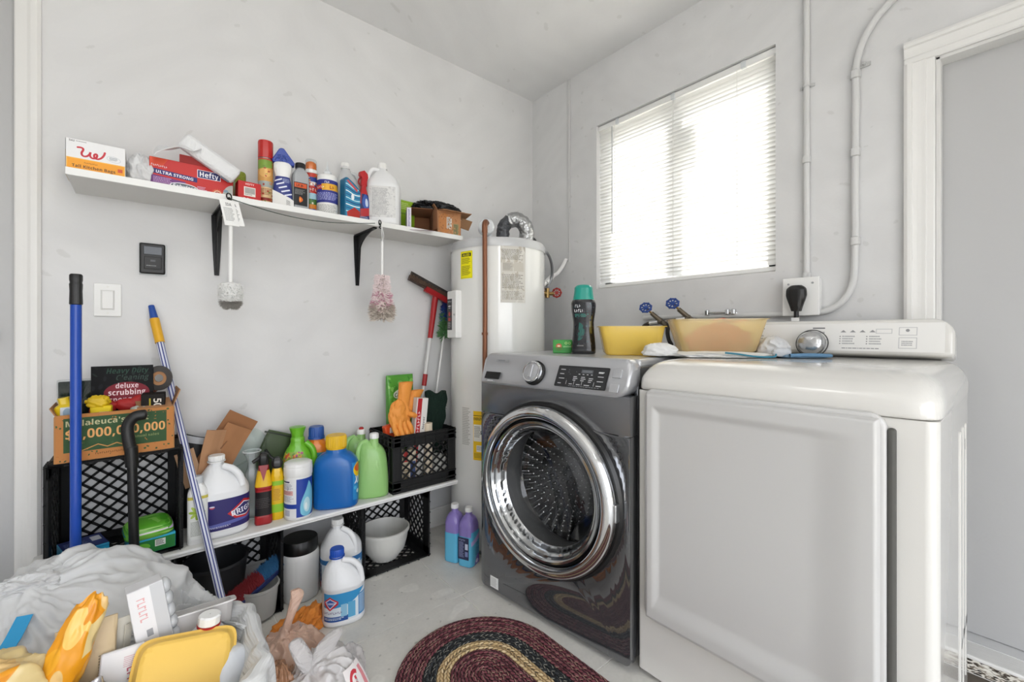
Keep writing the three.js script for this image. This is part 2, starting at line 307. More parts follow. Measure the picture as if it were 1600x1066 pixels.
struct('baseboard_left', merge(bx(2.28, 0.095, 0.012, 0.82, 0, ZA + 0.006, 0.002), bx(2.28, 0.012, 0.016, 0.82, 0.092, ZA + 0.008, 0.004)), trimPaint);
struct('baseboard_right', bx(0.012, 0.1, 1.86, XB - 0.006, 0, -1.17, 0.003), trimPaint);

// door at the far left with its casing
{
  const d = struct('door_1', bx(0.794, 2.19, 0.04, -0.717, 0.004, ZA - 0.045, 0.003), doorPaint);
  const knob = merge(lathe([[0.001, 0], [0.032, 0], [0.032, 0.006], [0.012, 0.01], [0.012, 0.035], [0.026, 0.045], [0.028, 0.06], [0.018, 0.072], [0.001, 0.074]], 28).rotateX(Math.PI / 2).translate(-0.385, 1.06, ZA - 0.025));
  part('door_knob', knob, steel, d, 'steel door knob');
  const prof = (w) => { const s = new THREE.Shape(); s.moveTo(0, 0); s.lineTo(w, 0); s.lineTo(w, 0.011); s.lineTo(w * 0.86, 0.018); s.lineTo(w * 0.62, 0.018); s.quadraticCurveTo(w * 0.45, 0.011, w * 0.3, 0.012); s.lineTo(w * 0.06, 0.009); s.lineTo(0, 0.006); s.closePath(); return s; };
  const up = new THREE.ExtrudeGeometry(prof(0.06), { depth: 2.262, bevelEnabled: false, curveSegments: 6 }).rotateX(-Math.PI / 2);
  struct('trim_1', toCreasedNormals(merge(up.clone().applyMatrix4(new THREE.Matrix4().makeScale(1, 1, -1)).translate(-0.319, 0, ZA)), 0.4), trimPaint);
  struct('trim_2', bx(0.80, 0.062, 0.018, -0.717, 2.2, ZA + 0.009, 0.003), trimPaint);
  struct('trim_3', bx(0.06, 2.262, 0.018, -1.147, 0, ZA + 0.009, 0.003), trimPaint);
}
// door on the right: moulded casing, dark slit above, raised sill
{
  struct('door_2', bx(0.042, DY1 - DY0 - 0.012, DZ1 - DZ0 - 0.012, XB + 0.075, DY0 + 0.002, (DZ0 + DZ1) / 2, 0.003), doorPaint);
  struct('trim_4', merge(bx(0.06, 0.012, DZ1 - DZ0, XB + 0.03, DY1 - 0.011, (DZ0 + DZ1) / 2, 0.002), bx(0.05, DY1 - DY0, 0.012, XB + 0.025, DY0, DZ0 + 0.006, 0.002), bx(0.05, DY1 - DY0, 0.012, XB + 0.025, DY0, DZ1 - 0.006, 0.002)), trimPaint);
  const W = 0.075, s = new THREE.Shape();
  s.moveTo(0, 0); s.lineTo(W, 0); s.lineTo(W, 0.02); s.lineTo(W * 0.88, 0.024); s.lineTo(W * 0.74, 0.024); s.lineTo(W * 0.7, 0.017); s.quadraticCurveTo(W * 0.5, 0.013, W * 0.3, 0.015); s.lineTo(W * 0.26, 0.011); s.lineTo(W * 0.06, 0.01); s.lineTo(0, 0.007); s.closePath();
  const side = new THREE.ExtrudeGeometry(s, { depth: DY1 - DY0 - 0.0005, bevelEnabled: false }).rotateX(-Math.PI / 2); // x outwards, y up, z = -thickness
  const g = side.clone().applyMatrix4(new THREE.Matrix4().set(0, 0, 1, 0, 0, 1, 0, 0, -1, 0, 0, 0, 0, 0, 0, 1)).translate(XB, DY0, DZ0);
  const head = new THREE.ExtrudeGeometry(s, { depth: DZ1 - DZ0 + W * 2, bevelEnabled: false });
  const h2 = head.applyMatrix4(new THREE.Matrix4().set(0, -1, 0, 0, 1, 0, 0, 0, 0, 0, 1, 0, 0, 0, 0, 1)).translate(XB, DY1, DZ0 - W);
  struct('trim_5', toCreasedNormals(g, 0.4), trimPaint); struct('trim_6', toCreasedNormals(h2, 0.4), trimPaint);
  struct('trim_7', bx(0.022, DY1 - DY0 - 0.001, W, XB - 0.011, DY0, DZ1 + W / 2, 0.004), trimPaint);
  const dirt = M(0xffffff, 0.85, { map: canvas(512, 64, (c, w, h) => { R(c, '#d9d5cc', 0, 0, w, h); speck(c, w, h, 900, ['#3d352c', '#5a5045', '#8b8174', '#2a241e'], 0.6, 5); speck(c, w, h, 300, ['#cfcabf', '#e2ded6'], 1, 6, 9); }) });
  const sill = struct('trim_8', bx(0.11, 0.055, DZ1 - DZ0 + 0.1, XB - 0.03, 0.048, (DZ0 + DZ1) / 2, 0.006), trimPaint);
  part('sill_face', new THREE.PlaneGeometry(DZ1 - DZ0 + 0.08, 0.04).rotateY(-Math.PI / 2).translate(XB - 0.0865, 0.074, (DZ0 + DZ1) / 2), dirt, sill);
  struct('trim_9', bx(0.09, 0.048, DZ1 - DZ0 + 0.1, XB - 0.02, 0, (DZ0 + DZ1) / 2, 0.003), M(0x5d554c, 0.9));
}
// window: aluminium frame with two sliding sashes of glass, head rail and stop on the meeting rail
const alu = M(0xcfd0d0, 0.4, { metalness: 0.3 });
{
  const xw = XB + 0.105, cz = (WZ0 + WZ1) / 2, cy = (WY0 + WY1) / 2, w = WZ1 - WZ0, h = WY1 - WY0;
  const W = new THREE.Group(); W.name = 'window_1'; W.userData.kind = 'structure'; scene.add(W);
  const f = 0.055;
  part('window_frame', merge(bx(0.05, f, w, xw, WY0, cz, 0.003), bx(0.05, f, w, xw, WY1 - f, cz, 0.003), bx(0.05, h, f, xw, WY0, WZ0 + f / 2, 0.003), bx(0.05, h, f, xw, WY0, WZ1 - f / 2, 0.003)), alu, W);
  part('meeting_rail', bx(0.045, h - 0.09, 0.075, xw, WY0 + 0.045, cz - 0.02, 0.003), alu, W);
  part('sash_lock', merge(bx(0.06, 0.16, 0.07, xw, WY1 - 0.30, cz + 0.05, 0.006)), alu, W);
  const glass = M(0xffffff, 0.02, { transmission: 1, thickness: 0, ior: 1.5 });
  part('pane', new THREE.BoxGeometry(0.004, h - 0.09, w / 2 - 0.05).translate(xw, cy, cz - w / 4 - 0.005), glass, W); part('pane', new THREE.BoxGeometry(0.004, h - 0.09, w / 2 - 0.05).translate(xw, cy, cz + w / 4 - 0.012), glass, W);
  struct('window_sill', bx(TH - 0.06, 0.012, w - 0.004, XB + 0.052, WY0 - 0.011, cz, 0.003), trimPaint);
}
// what the window looks out on: pale paving below and the eave above it
{ const g = struct('ground', slab(XB + TH + 0.02, 14, -0.35, -0.15, -9, 7), M(0xb9b4a8, 0.9)); g.userData.label = 'pale concrete ground outside the window'; }
struct('ground_2', slab(-9, XB + TH + 0.02, -0.35, -0.13, ZD + TH, 9), M(0xb9b4a8, 0.9));
struct('roof_eave', slab(XB + TH, XB + TH + 0.3, 2.72, 2.8, -4, 3), M(0xd8d5cc, 0.8));
struct('roof', slab(XL - TH, XB + TH, CEIL + 0.12, CEIL + 0.2, ZA - TH, ZD + TH), M(0x999288, 0.9));

// blind: head rail, slats, bottom rail, wand and ladder cords
{
  const b = thing('window_blind', 'white closed venetian mini blind covering the bright window', 'blind', [XB + 0.03, WY0, (WZ0 + WZ1) / 2]);
  const w = WZ1 - WZ0 - 0.005, h = WY1 - WY0, slatMat = M(0xf2f2f0, 0.75, { transmission: 0.55, thickness: 0 });
  part('head_rail', bx(0.03, 0.028, w + 0.002, 0, h - 0.031, 0, 0.003), white, b);
  part('bottom_rail', bx(0.022, 0.02, w + 0.002, 0, 0.004, 0, 0.005), white, b);
  const n = 44, pitch = (h - 0.07) / n, s = new THREE.Shape();
  const chord = 0.026, sag = 0.0028, th = 0.0005;
  for (let i = 0; i <= 8; i++) { const t = i / 8 - 0.5; s[i ? 'lineTo' : 'moveTo'](t * chord, sag * (1 - 4 * t * t)); }
  for (let i = 8; i >= 0; i--) { const t = i / 8 - 0.5; s.lineTo(t * chord, sag * (1 - 4 * t * t) - th); }
  const slat = new THREE.ExtrudeGeometry(s, { depth: w, bevelEnabled: false }).translate(0, 0, -w / 2);
  slat.rotateZ(-68 * D);   // nearly closed, room side down
  for (let i = 0; i < n; i++) { const m = part(i ? `slat_${String(i).padStart(3, '0')}` : 'slat', slat, slatMat, b); m.position.set(0, 0.044 + pitch * i, 0); m.rotation.x = 0.0022 * Math.sin(i * 2.4); m.rotation.z = 0.035 * Math.sin(i * 1.7 + 1); }
  for (const z of [-w * 0.38, 0, w * 0.33]) part('ladder_cord', rod([-0.013, 0.02, z], [-0.013, h - 0.03, z], 0.0009), M(0xcfcfcd, 0.8), b);
  part('tilt_wand', merge(rod([-0.018, 0.30, -w * 0.395], [-0.018, h - 0.035, -w * 0.395], 0.0036, 0.0036, 6)), M(0xb7b9ba, 0.25), b, 'grey tilt wand');
  for (const z of [-w * 0.36, w * 0.36, 0.0]) part('bracket_clip', bx(0.034, 0.03, 0.022, -0.001, h - 0.032, z, 0.002), milky, b);
}
// painted conduits and boxes on the window wall
const pipePaint = M(0xdfdfde, 0.5, { bumpMap: inMetres(plasterBump, 0.2), bumpScale: 0.002 });
{
  const c1 = thing('wall_conduit', 'straight white painted conduit running up from the socket box to the ceiling', 'pipe', [XB - 0.012, 0, -0.535]);
  part('pipe', rod([0, 1.275, 0], [0, CEIL, 0], 0.0105), pipePaint, c1);
  for (const y of [1.29, 1.74]) part('coupling', lathe([[0.0105, -0.014], [0.0145, -0.012], [0.0145, 0.012], [0.0105, 0.014]], 20).translate(0, y, 0), pipePaint, c1);
  part('strap', merge(bx(0.004, 0.012, 0.05, 0.009, 2.02, 0, 0.001), lathe([[0.0108, 0], [0.0125, 0], [0.0125, 0.012], [0.0108, 0.012]], 20).translate(0, 2.02, 0)), pipePaint, c1);
  const c2 = thing('wall_conduit', 'white painted conduit bending down and away along the wall behind the dryer', 'pipe', [XB - 0.013, 0, 0]);
  const pts = [[0, 2.22, -0.27], [0, 2.18, -0.318], [0, 2.115, -0.36], [0, 2.04, -0.38], [0, 1.9, -0.383], [0, 1.6, -0.385], [0, 1.32, -0.386], [0, 1.245, -0.393], [0, 1.19, -0.418], [0, 1.155, -0.46], [0, 1.147, -0.53], [0, 1.147, -0.85], [0, 1.147, -1.25]];
  part('pipe', tube([[0, 2.5, 0.02], [0, 2.3, -0.185], ...pts], 0.0115, 120, 14), pipePaint, c2);
  for (const y of [2.0, 1.72, 1.40]) part('coupling', lathe([[0.0115, -0.016], [0.0155, -0.013], [0.0155, 0.013], [0.0115, 0.016]], 20).translate(0, y, -0.384), pipePaint, c2);
  part('strap', merge(bx(0.006, 0.014, 0.055, 0.008, 2.02, -0.37, 0.001), rod([-0.012, 2.027, -0.358], [0.01, 2.027, -0.358], 0.005)), pipePaint, c2);
  const r1 = thing('wire_cover', 'thin white painted wire moulding left of the window', 'wire cover', [XB - 0.005, 0, -1.771]);
  part('strip', bx(0.01, 0.78, 0.018, 0, 1.83, 0, 0.004), pipePaint, r1);
  part('bent_lead', tube([[0, 1.84, 0], [0, 1.72, 0.004], [0.001, 1.62, 0.002], [0, 1.50, 0.006]], 0.004, 24, 8), pipePaint, r1);
  const so = thing('wall_socket', 'white dryer socket box under the straight conduit', 'socket', [XB, 1.138, -0.545]);
  part('box', bx(0.045, 0.14, 0.115, -0.0225, 0, 0, 0.006), white, so);
  part('cover_plate', bx(0.006, 0.146, 0.122, -0.048, -0.003, 0, 0.003), white, so);
  for (const z of [-0.04, 0.04]) part('screw', rod([-0.05, 0.12, z], [-0.053, 0.12, z], 0.004), steel, so);
  const pl = thing('power_plug', 'black dryer plug with cord in the white socket box', 'plug', [XB - 0.051, 1.152, -0.552]);
  const s = [[0, 0.016, 0.018, 2.4], [0.02, 0.022, 0.02, 2.2], [0.06, 0.034, 0.022, 2.4], [0.085, 0.032, 0.02, 2.4], [0.098, 0.018, 0.012, 2]];
  const pb = loft(s).rotateY(Math.PI / 2).translate(-0.022, 0.0, 0); part('plug_body', pb, black, pl);
  part('cord', tube([[-0.022, 0.004, 0], [-0.022, -0.03, 0], [-0.02, -0.09, 0.0], [-0.0, -0.2, 0.01]], 0.0085, 24, 10), black, pl);
  part('cord_tag', bx(0.003, 0.03, 0.026, -0.033, -0.055, 0, 0.001), white, pl);
}
// two hose taps with blue wheels and black hoses behind the washer, chrome clamp plate
{
  const blue = M(0x1d3f86, 0.45), bronze = M(0x6e6557, 0.45, { metalness: 0.8 }), hose = M(0x2a2622, 0.6);
  const tap = (label, z, y) => {
    const t = thing('hose_tap', label, 'tap', [XB, y, z], 0, 'hose taps behind the washer');
    part('valve_body', merge(rod([0, -0.04, 0], [-0.055, -0.03, 0], 0.011), rod([-0.03, -0.055, 0.028], [-0.085, 0.012, -0.028], 0.0125, 0.0105), lathe([[0.013, 0], [0.0165, 0.003], [0.0165, 0.016], [0.013, 0.019]], 8).rotateZ(35 * D).translate(-0.05, -0.035, 0)), bronze, t);
    part('stem', rod([-0.085, 0.012, -0.028], [-0.108, 0.034, -0.04], 0.005), brass, t);
    const d = V3(-0.62, 0.42, 0.3).normalize(), q = new THREE.Quaternion().setFromUnitVectors(V3(0, 1, 0), d);
    const wheel = [new THREE.TorusGeometry(0.025, 0.0045, 8, 28).rotateX(Math.PI / 2), cyl(0.009, 0.009, 0.008, 0, -0.004, 0, 12)];
    for (let i = 0; i < 4; i++) wheel.push(new THREE.BoxGeometry(0.05, 0.004, 0.006).rotateY(i * Math.PI / 4));
    for (let i = 0; i < 8; i++) wheel.push(new THREE.SphereGeometry(0.0062, 8, 6).translate(0.026 * Math.cos(i * Math.PI / 4), 0, 0.026 * Math.sin(i * Math.PI / 4)));
    part('wheel_handle', merge(...wheel).applyQuaternion(q).translate(-0.112, 0.038, -0.042), blue, t, 'blue wheel handle');
    part('hose_nut', rod([-0.055, -0.03, -0.002], [-0.075, -0.038, -0.045], 0.013, 0.014, 8), steel, t);
    part('hose', tube([[-0.075, -0.038, -0.045], [-0.083, -0.052, -0.07], [-0.08, -0.09, -0.085], [-0.06, -0.13, -0.09], [-0.035, -0.155, -0.09]], 0.0095, 36, 10), hose, t);
    return t;
  };
  tap('left blue wheel tap with a black hose, nearer the black scent bottle', -1.135, 1.155); tap('right blue wheel tap with a black hose, beside the peach bin', -0.995, 1.168);
  const ch = thing('pipe_clamp', 'chrome clamp bar on the wall above the peach bin', 'clamp', [XB - 0.02, 1.16, -0.86]);
  part('bar', merge(rod([-0.012, 0, -0.06], [-0.012, 0, 0.065], 0.006), bx(0.012, 0.012, 0.14, 0.004, -0.01, 0, 0.004)), chrome, ch);
  for (const z of [-0.055, 0.035, 0.06]) part('screw_block', bx(0.026, 0.026, 0.016, -0.008, -0.012, z, 0.005), chrome, ch);
}

// ---------------------------------------------------------------- ceiling lamps (outside the frame): opal globes on a white plate
function ceilingLamp(x, z, power, label, drop = 0) {
  const t = thing('ceiling_lamp', label, 'lamp', [x, CEIL, z]);
  if (drop) part('stem', rod([0, -0.02, 0], [0, -drop - 0.03, 0], 0.008), white, t);
  part('ceiling_plate', lathe([[0.001, 0], [0.13, 0], [0.13, -0.012], [0.1, -0.03], [0.06, -0.03]], 32), white, t);
  const glow = new THREE.MeshStandardMaterial({ color: 0xf5f2ea, roughness: 0.4, emissive: LAMP_TINT, emissiveIntensity: 1.2 });
  part('lamp_globe', new THREE.SphereGeometry(0.12, 32, 20).scale(1, 0.8, 1).translate(0, -0.115 - drop, 0), glow, t);
  const l = new THREE.PointLight(LAMP_TINT, power, 0, 2); l.position.set(0, -0.125 - drop, 0); l.castShadow = true; l.shadow.radius = 6; l.shadow.mapSize.set(1024, 1024); l.shadow.camera.near = 0.13; l.name = 'lamp_glow'; t.add(l);
}
ceilingLamp(0.1, -0.72, LAMP_POWER, 'opal globe ceiling lamp over the middle of the laundry room', 0.12);
ceilingLamp(-0.35, 0.75, LAMP2_POWER, 'opal globe ceiling lamp in the near half of the room', 0.45);

// ---------------------------------------------------------------- water heater in the corner
{
  const HX = 1.433, HZ = -1.799, HR = 0.247, HT = 1.53;
  const t = thing('water_heater', 'tall white water heater tank in the corner with yellow stickers', 'water heater', [HX, 0, HZ]);
  const enamel = M(0xe6e6e2, 0.16, { clearcoat: 0.6, clearcoatRoughness: 0.06 });
  part('tank', lathe([[0.001, 0.02], [HR - 0.01, 0.02], [HR, 0.03], [HR, 0.4], [HR, 1.0], [HR, HT - 0.035], [HR, HT - 0.034]], 96), enamel, t);
  part('top_cap', lathe([[HR + 0.003, HT - 0.045], [HR + 0.004, HT - 0.012], [HR - 0.003, HT - 0.002], [HR - 0.02, HT], [0.001, HT + 0.006]], 96), M(0xc4c5c6, 0.35, { metalness: 0.1 }), t, 'grey top cap');
  part('foot_ring', lathe([[HR - 0.03, 0], [HR - 0.02, 0], [HR - 0.02, 0.025], [HR - 0.03, 0.025]], 60), M(0x6b6b6a, 0.6), t);
  // angle on the tank, 0 facing the camera, + to the right
  const face = Math.atan2(-HX, -HZ), S = [[0, HR, HR, 2], [2, HR, HR, 2]];
  const sticker = (y0, y1, a0, a1, m, off = 0.0012, name = 'sticker', label) => part(name, wrap(S, y0, y1, face + a0, face + a1, { k: 1, off }), m, t, label);
  sticker(1.335, 1.468, -0.83, -0.52, printed(128, 192, (g, w, h) => { R(g, '#f3e800', 0, 0, w, h); g.strokeStyle = '#8f8a10'; g.strokeRect(5, 5, w - 10, h - 10); R(g, '#2b2a18', 14, 14, 100, 24); X(g, 'ALLIED', 64, 27, 22, '#f3e800'); fine(g, '#6f6b14', 14, 48, 100, 44, 7, 3); fine(g, '#6f6b14', 14, 102, 100, 70, 11, 4); }), 0.0012, 'sticker', 'yellow warning sticker');
  sticker(1.215, 1.49, 0.0 + 0.05, 0.56, printed(256, 320, (g, w, h) => { R(g, '#cfccc4', 0, 0, w, h); speck(g, w, h, 70, ['#c2bdb0', '#b9b2a4', '#d8d5ce'], 4, 22); fine(g, '#8d8a84', 14, 24, 226, 60, 8, 3); R(g, '#bdb8ae', 20, 96, 100, 50); R(g, '#c4bfb4', 130, 96, 106, 50); fine(g, '#9a968e', 24, 104, 92, 36, 5, 5); fine(g, '#928e87', 14, 164, 226, 80, 9, 6); fine(g, '#a29e96', 14, 256, 226, 50, 6, 8); P(g, '#b2aca0', [[222, 0], [256, 0], [256, 40]]); }, 0.7), 0.0012, 'sticker', 'stained rating sheet');
  sticker(0.46, 0.695, -0.50, -0.19, printed(128, 256, (g, w, h) => { R(g, '#f0c419', 0, 0, w, h); R(g, '#3a3208', 0, 22, w, 3); X(g, 'ENERGYGUIDE', 64, 40, 21, '#221d06', 'bold', 0, 124); R(g, '#eceae2', 4, 70, 120, 88); X(g, '$ 5', 80, 112, 26, '#222'); fine(g, '#8d8a80', 10, 80, 60, 60, 7, 3); R(g, '#eceae2', 30, 178, 90, 34); fine(g, '#8d8a80', 34, 184, 80, 22, 3, 5); fine(g, '#8a7010', 10, 220, 100, 26, 4, 7); }), 0.0012, 'sticker', 'yellow energy label');
  sticker(0.50, 0.72, -0.80, -0.55, printed(96, 192, (g, w, h) => { R(g, '#dcdbd6', 0, 0, w, h); fine(g, '#9a9892', 8, 12, 80, 160, 22, 5); }), 0.0012, 'sticker', 'white instruction sticker');
  // control box on the left flank
  const cb = new THREE.Group(); cb.name = 'control_box'; cb.rotation.y = face - 1.02; t.add(cb);
  part('cover', bx(0.1, 0.235, 0.035, 0, 1.045, HR + 0.008, 0.006), white, cb);
  part('black_label', bx(0.05, 0.155, 0.003, -0.018, 1.085, HR + 0.026, 0.001), printed(96, 288, (g, w, h) => { R(g, '#17181a', 0, 0, w, h); Z(g, 6, 48, 24, 20, '#e8e8e8', 'bold', 0, 84); R(g, '#e8e8e8', 22, 62, 52, 10); R(g, '#d9d9d9', 30, 82, 40, 6); O(g, '#b02a22', 48, 140, 20); R(g, '#b02a22', 26, 176, 46, 30); fine(g, '#bdbdbd', 12, 216, 70, 60, 7, 3); }), cb);
  part('screw', rod([0.035, 1.16, HR + 0.025], [0.035, 1.16, HR + 0.029], 0.005), steel, cb);
  // copper overflow pipe in front
  const cp = thing('copper_pipe', 'copper drain pipe running down the front of the water heater', 'pipe', [1.213, 0, -1.622]);
  part('pipe', tube([[0, 0.06, 0], [0, 0.8, 0], [0.001, 1.2, 0.001], [0, 1.545, 0]], 0.0115, 40, 14), copper, cp);
  part('elbow', tube([[0, 1.54, 0], [0.001, 1.575, -0.001], [0.012, 1.592, -0.010], [0.05, 1.594, -0.045]], 0.0135, 24, 14), copper, cp);
  part('clip', lathe([[0.0117, 0], [0.0145, 0], [0.0145, 0.012], [0.0117, 0.012]], 20).translate(0, 1.06, 0), copper, cp);
  const vc = thing('valve_cap', 'white round plastic valve cap on top of the heater beside the copper pipe', 'cap', [1.272, HT + 0.006, -1.69]);
  const vq = new THREE.Quaternion().setFromEuler(new THREE.Euler(70 * D, -38 * D, 0, 'YXZ'));
  part('cap', lathe([[0.001, 0.05], [0.03, 0.05], [0.038, 0.042], [0.04, 0.02], [0.04, 0], [0.001, 0]], 32).applyQuaternion(new THREE.Quaternion().setFromEuler(new THREE.Euler(Math.PI / 2, toCam(1.27, -1.69), 0, 'YXZ'))).translate(0, 0.045, 0), milky, vc);
  part('spout', tube([[0, 0.04, 0], [0.01, 0.02, 0.01], [0.015, 0, 0.01]], 0.012, 10, 12), milky, vc);
  // foil-wrapped flexible connectors
  const foil = M(0xb6b7b8, 0.3, { metalness: 0.95, bumpMap: crinkle, bumpScale: 0.006 }), darkTape = M(0x54565a, 0.5, { metalness: 0.5, bumpMap: crinkle, bumpScale: 0.004 });
  const fp = thing('foil_pipe', 'silver foil wrapped pipe arching over the heater top', 'pipe', [1.535, HT + 0.006, -1.785], -42 * D);
  const wob = (pts, r) => { const g = tube(pts, r, 60, 28), p = g.attributes.position, c = g.attributes.normal; for (let i = 0; i < p.count; i++) { const k = 0.006 * (1 - 2 * Math.abs(noise(p.getX(i) * 38, p.getY(i) * 38, p.getZ(i) * 38))) ; p.setXYZ(i, p.getX(i) + c.getX(i) * k, p.getY(i) + c.getY(i) * k, p.getZ(i) + c.getZ(i) * k); } g.computeVertexNormals(); return g; };
  part('wrapped_riser', wob([[-0.062, 0, 0], [-0.062, 0.06, 0], [-0.055, 0.115, 0], [-0.02, 0.15, 0]], 0.031), darkTape, fp, 'dark taped riser');
  part('wrapped_arch', wob([[-0.03, 0.145, 0], [0.01, 0.152, 0], [0.05, 0.13, 0], [0.068, 0.08, 0], [0.06, 0.03, 0], [0.055, 0, 0]], 0.036), foil, fp);
  const el = thing('wire_conduit', 'short black conduit elbow on the heater top right', 'conduit', [1.60, HT + 0.004, -1.72]);
  part('elbow', tube([[0, 0, 0], [0, 0.03, 0], [0.012, 0.045, -0.005], [0.05, 0.05, -0.03]], 0.013, 20, 12), black, el);
  // braided supply hose, white pipe and red valve between the tank and the wall
  const sh = thing('supply_hose', 'grey braided supply hose curling at the right of the heater', 'hose', [0, 0, 0]);
  part('hose', tube([[1.66, 1.50, -1.70], [1.72, 1.52, -1.72], [1.80, 1.47, -1.76], [1.83, 1.40, -1.79], [1.80, 1.34, -1.80], [1.74, 1.335, -1.79]], 0.0085, 60, 10), M(0x9b9da0, 0.35, { metalness: 0.8 }), sh);
  part('nut', rod([1.735, 1.335, -1.79], [1.76, 1.336, -1.792], 0.013, 0.013, 6), steel, sh);
  const wp = thing('water_pipe', 'white plastic pipe slanting out of the wall by the red valve', 'pipe', [0, 0, 0]);
  part('pipe', tube([[1.77, 1.345, -1.80], [1.84, 1.40, -1.815], [1.90, 1.432, -1.81], [1.93, 1.47, -1.80], [1.956, 1.52, -1.79]], 0.011, 30, 12), white, wp);
  part('fitting', rod([1.80, 1.366, -1.806], [1.87, 1.418, -1.814], 0.0155), white, wp);
  const rv = thing('red_valve', 'brass stop valve with a red wheel handle beside the heater', 'valve', [1.80, 1.30, -1.77], -20 * D);
  const red = M(0xa3221c, 0.45);
  part('valve_body', merge(rod([-0.09, 0, 0], [0.02, 0, 0], 0.011), rod([-0.02, -0.025, 0], [-0.02, 0.03, 0], 0.013), rod([-0.05, 0, 0], [-0.03, 0, 0], 0.016, 0.016, 6)), brass, rv);
  const wh = [new THREE.TorusGeometry(0.024, 0.0045, 8, 28), cyl(0.008, 0.008, 0.008, 0, -0.004, 0, 12).rotateX(Math.PI / 2)];
  for (let i = 0; i < 4; i++) wh.push(new THREE.BoxGeometry(0.048, 0.005, 0.004).rotateZ(i * Math.PI / 4));
  for (let i = 0; i < 8; i++) wh.push(new THREE.SphereGeometry(0.006, 8, 6).translate(0.025 * Math.cos(i * Math.PI / 4), 0.025 * Math.sin(i * Math.PI / 4), 0));
  part('wheel_handle', merge(...wh).rotateY(-35 * D).translate(0.035, 0.005, 0.012), red, rv, 'red wheel handle');
}

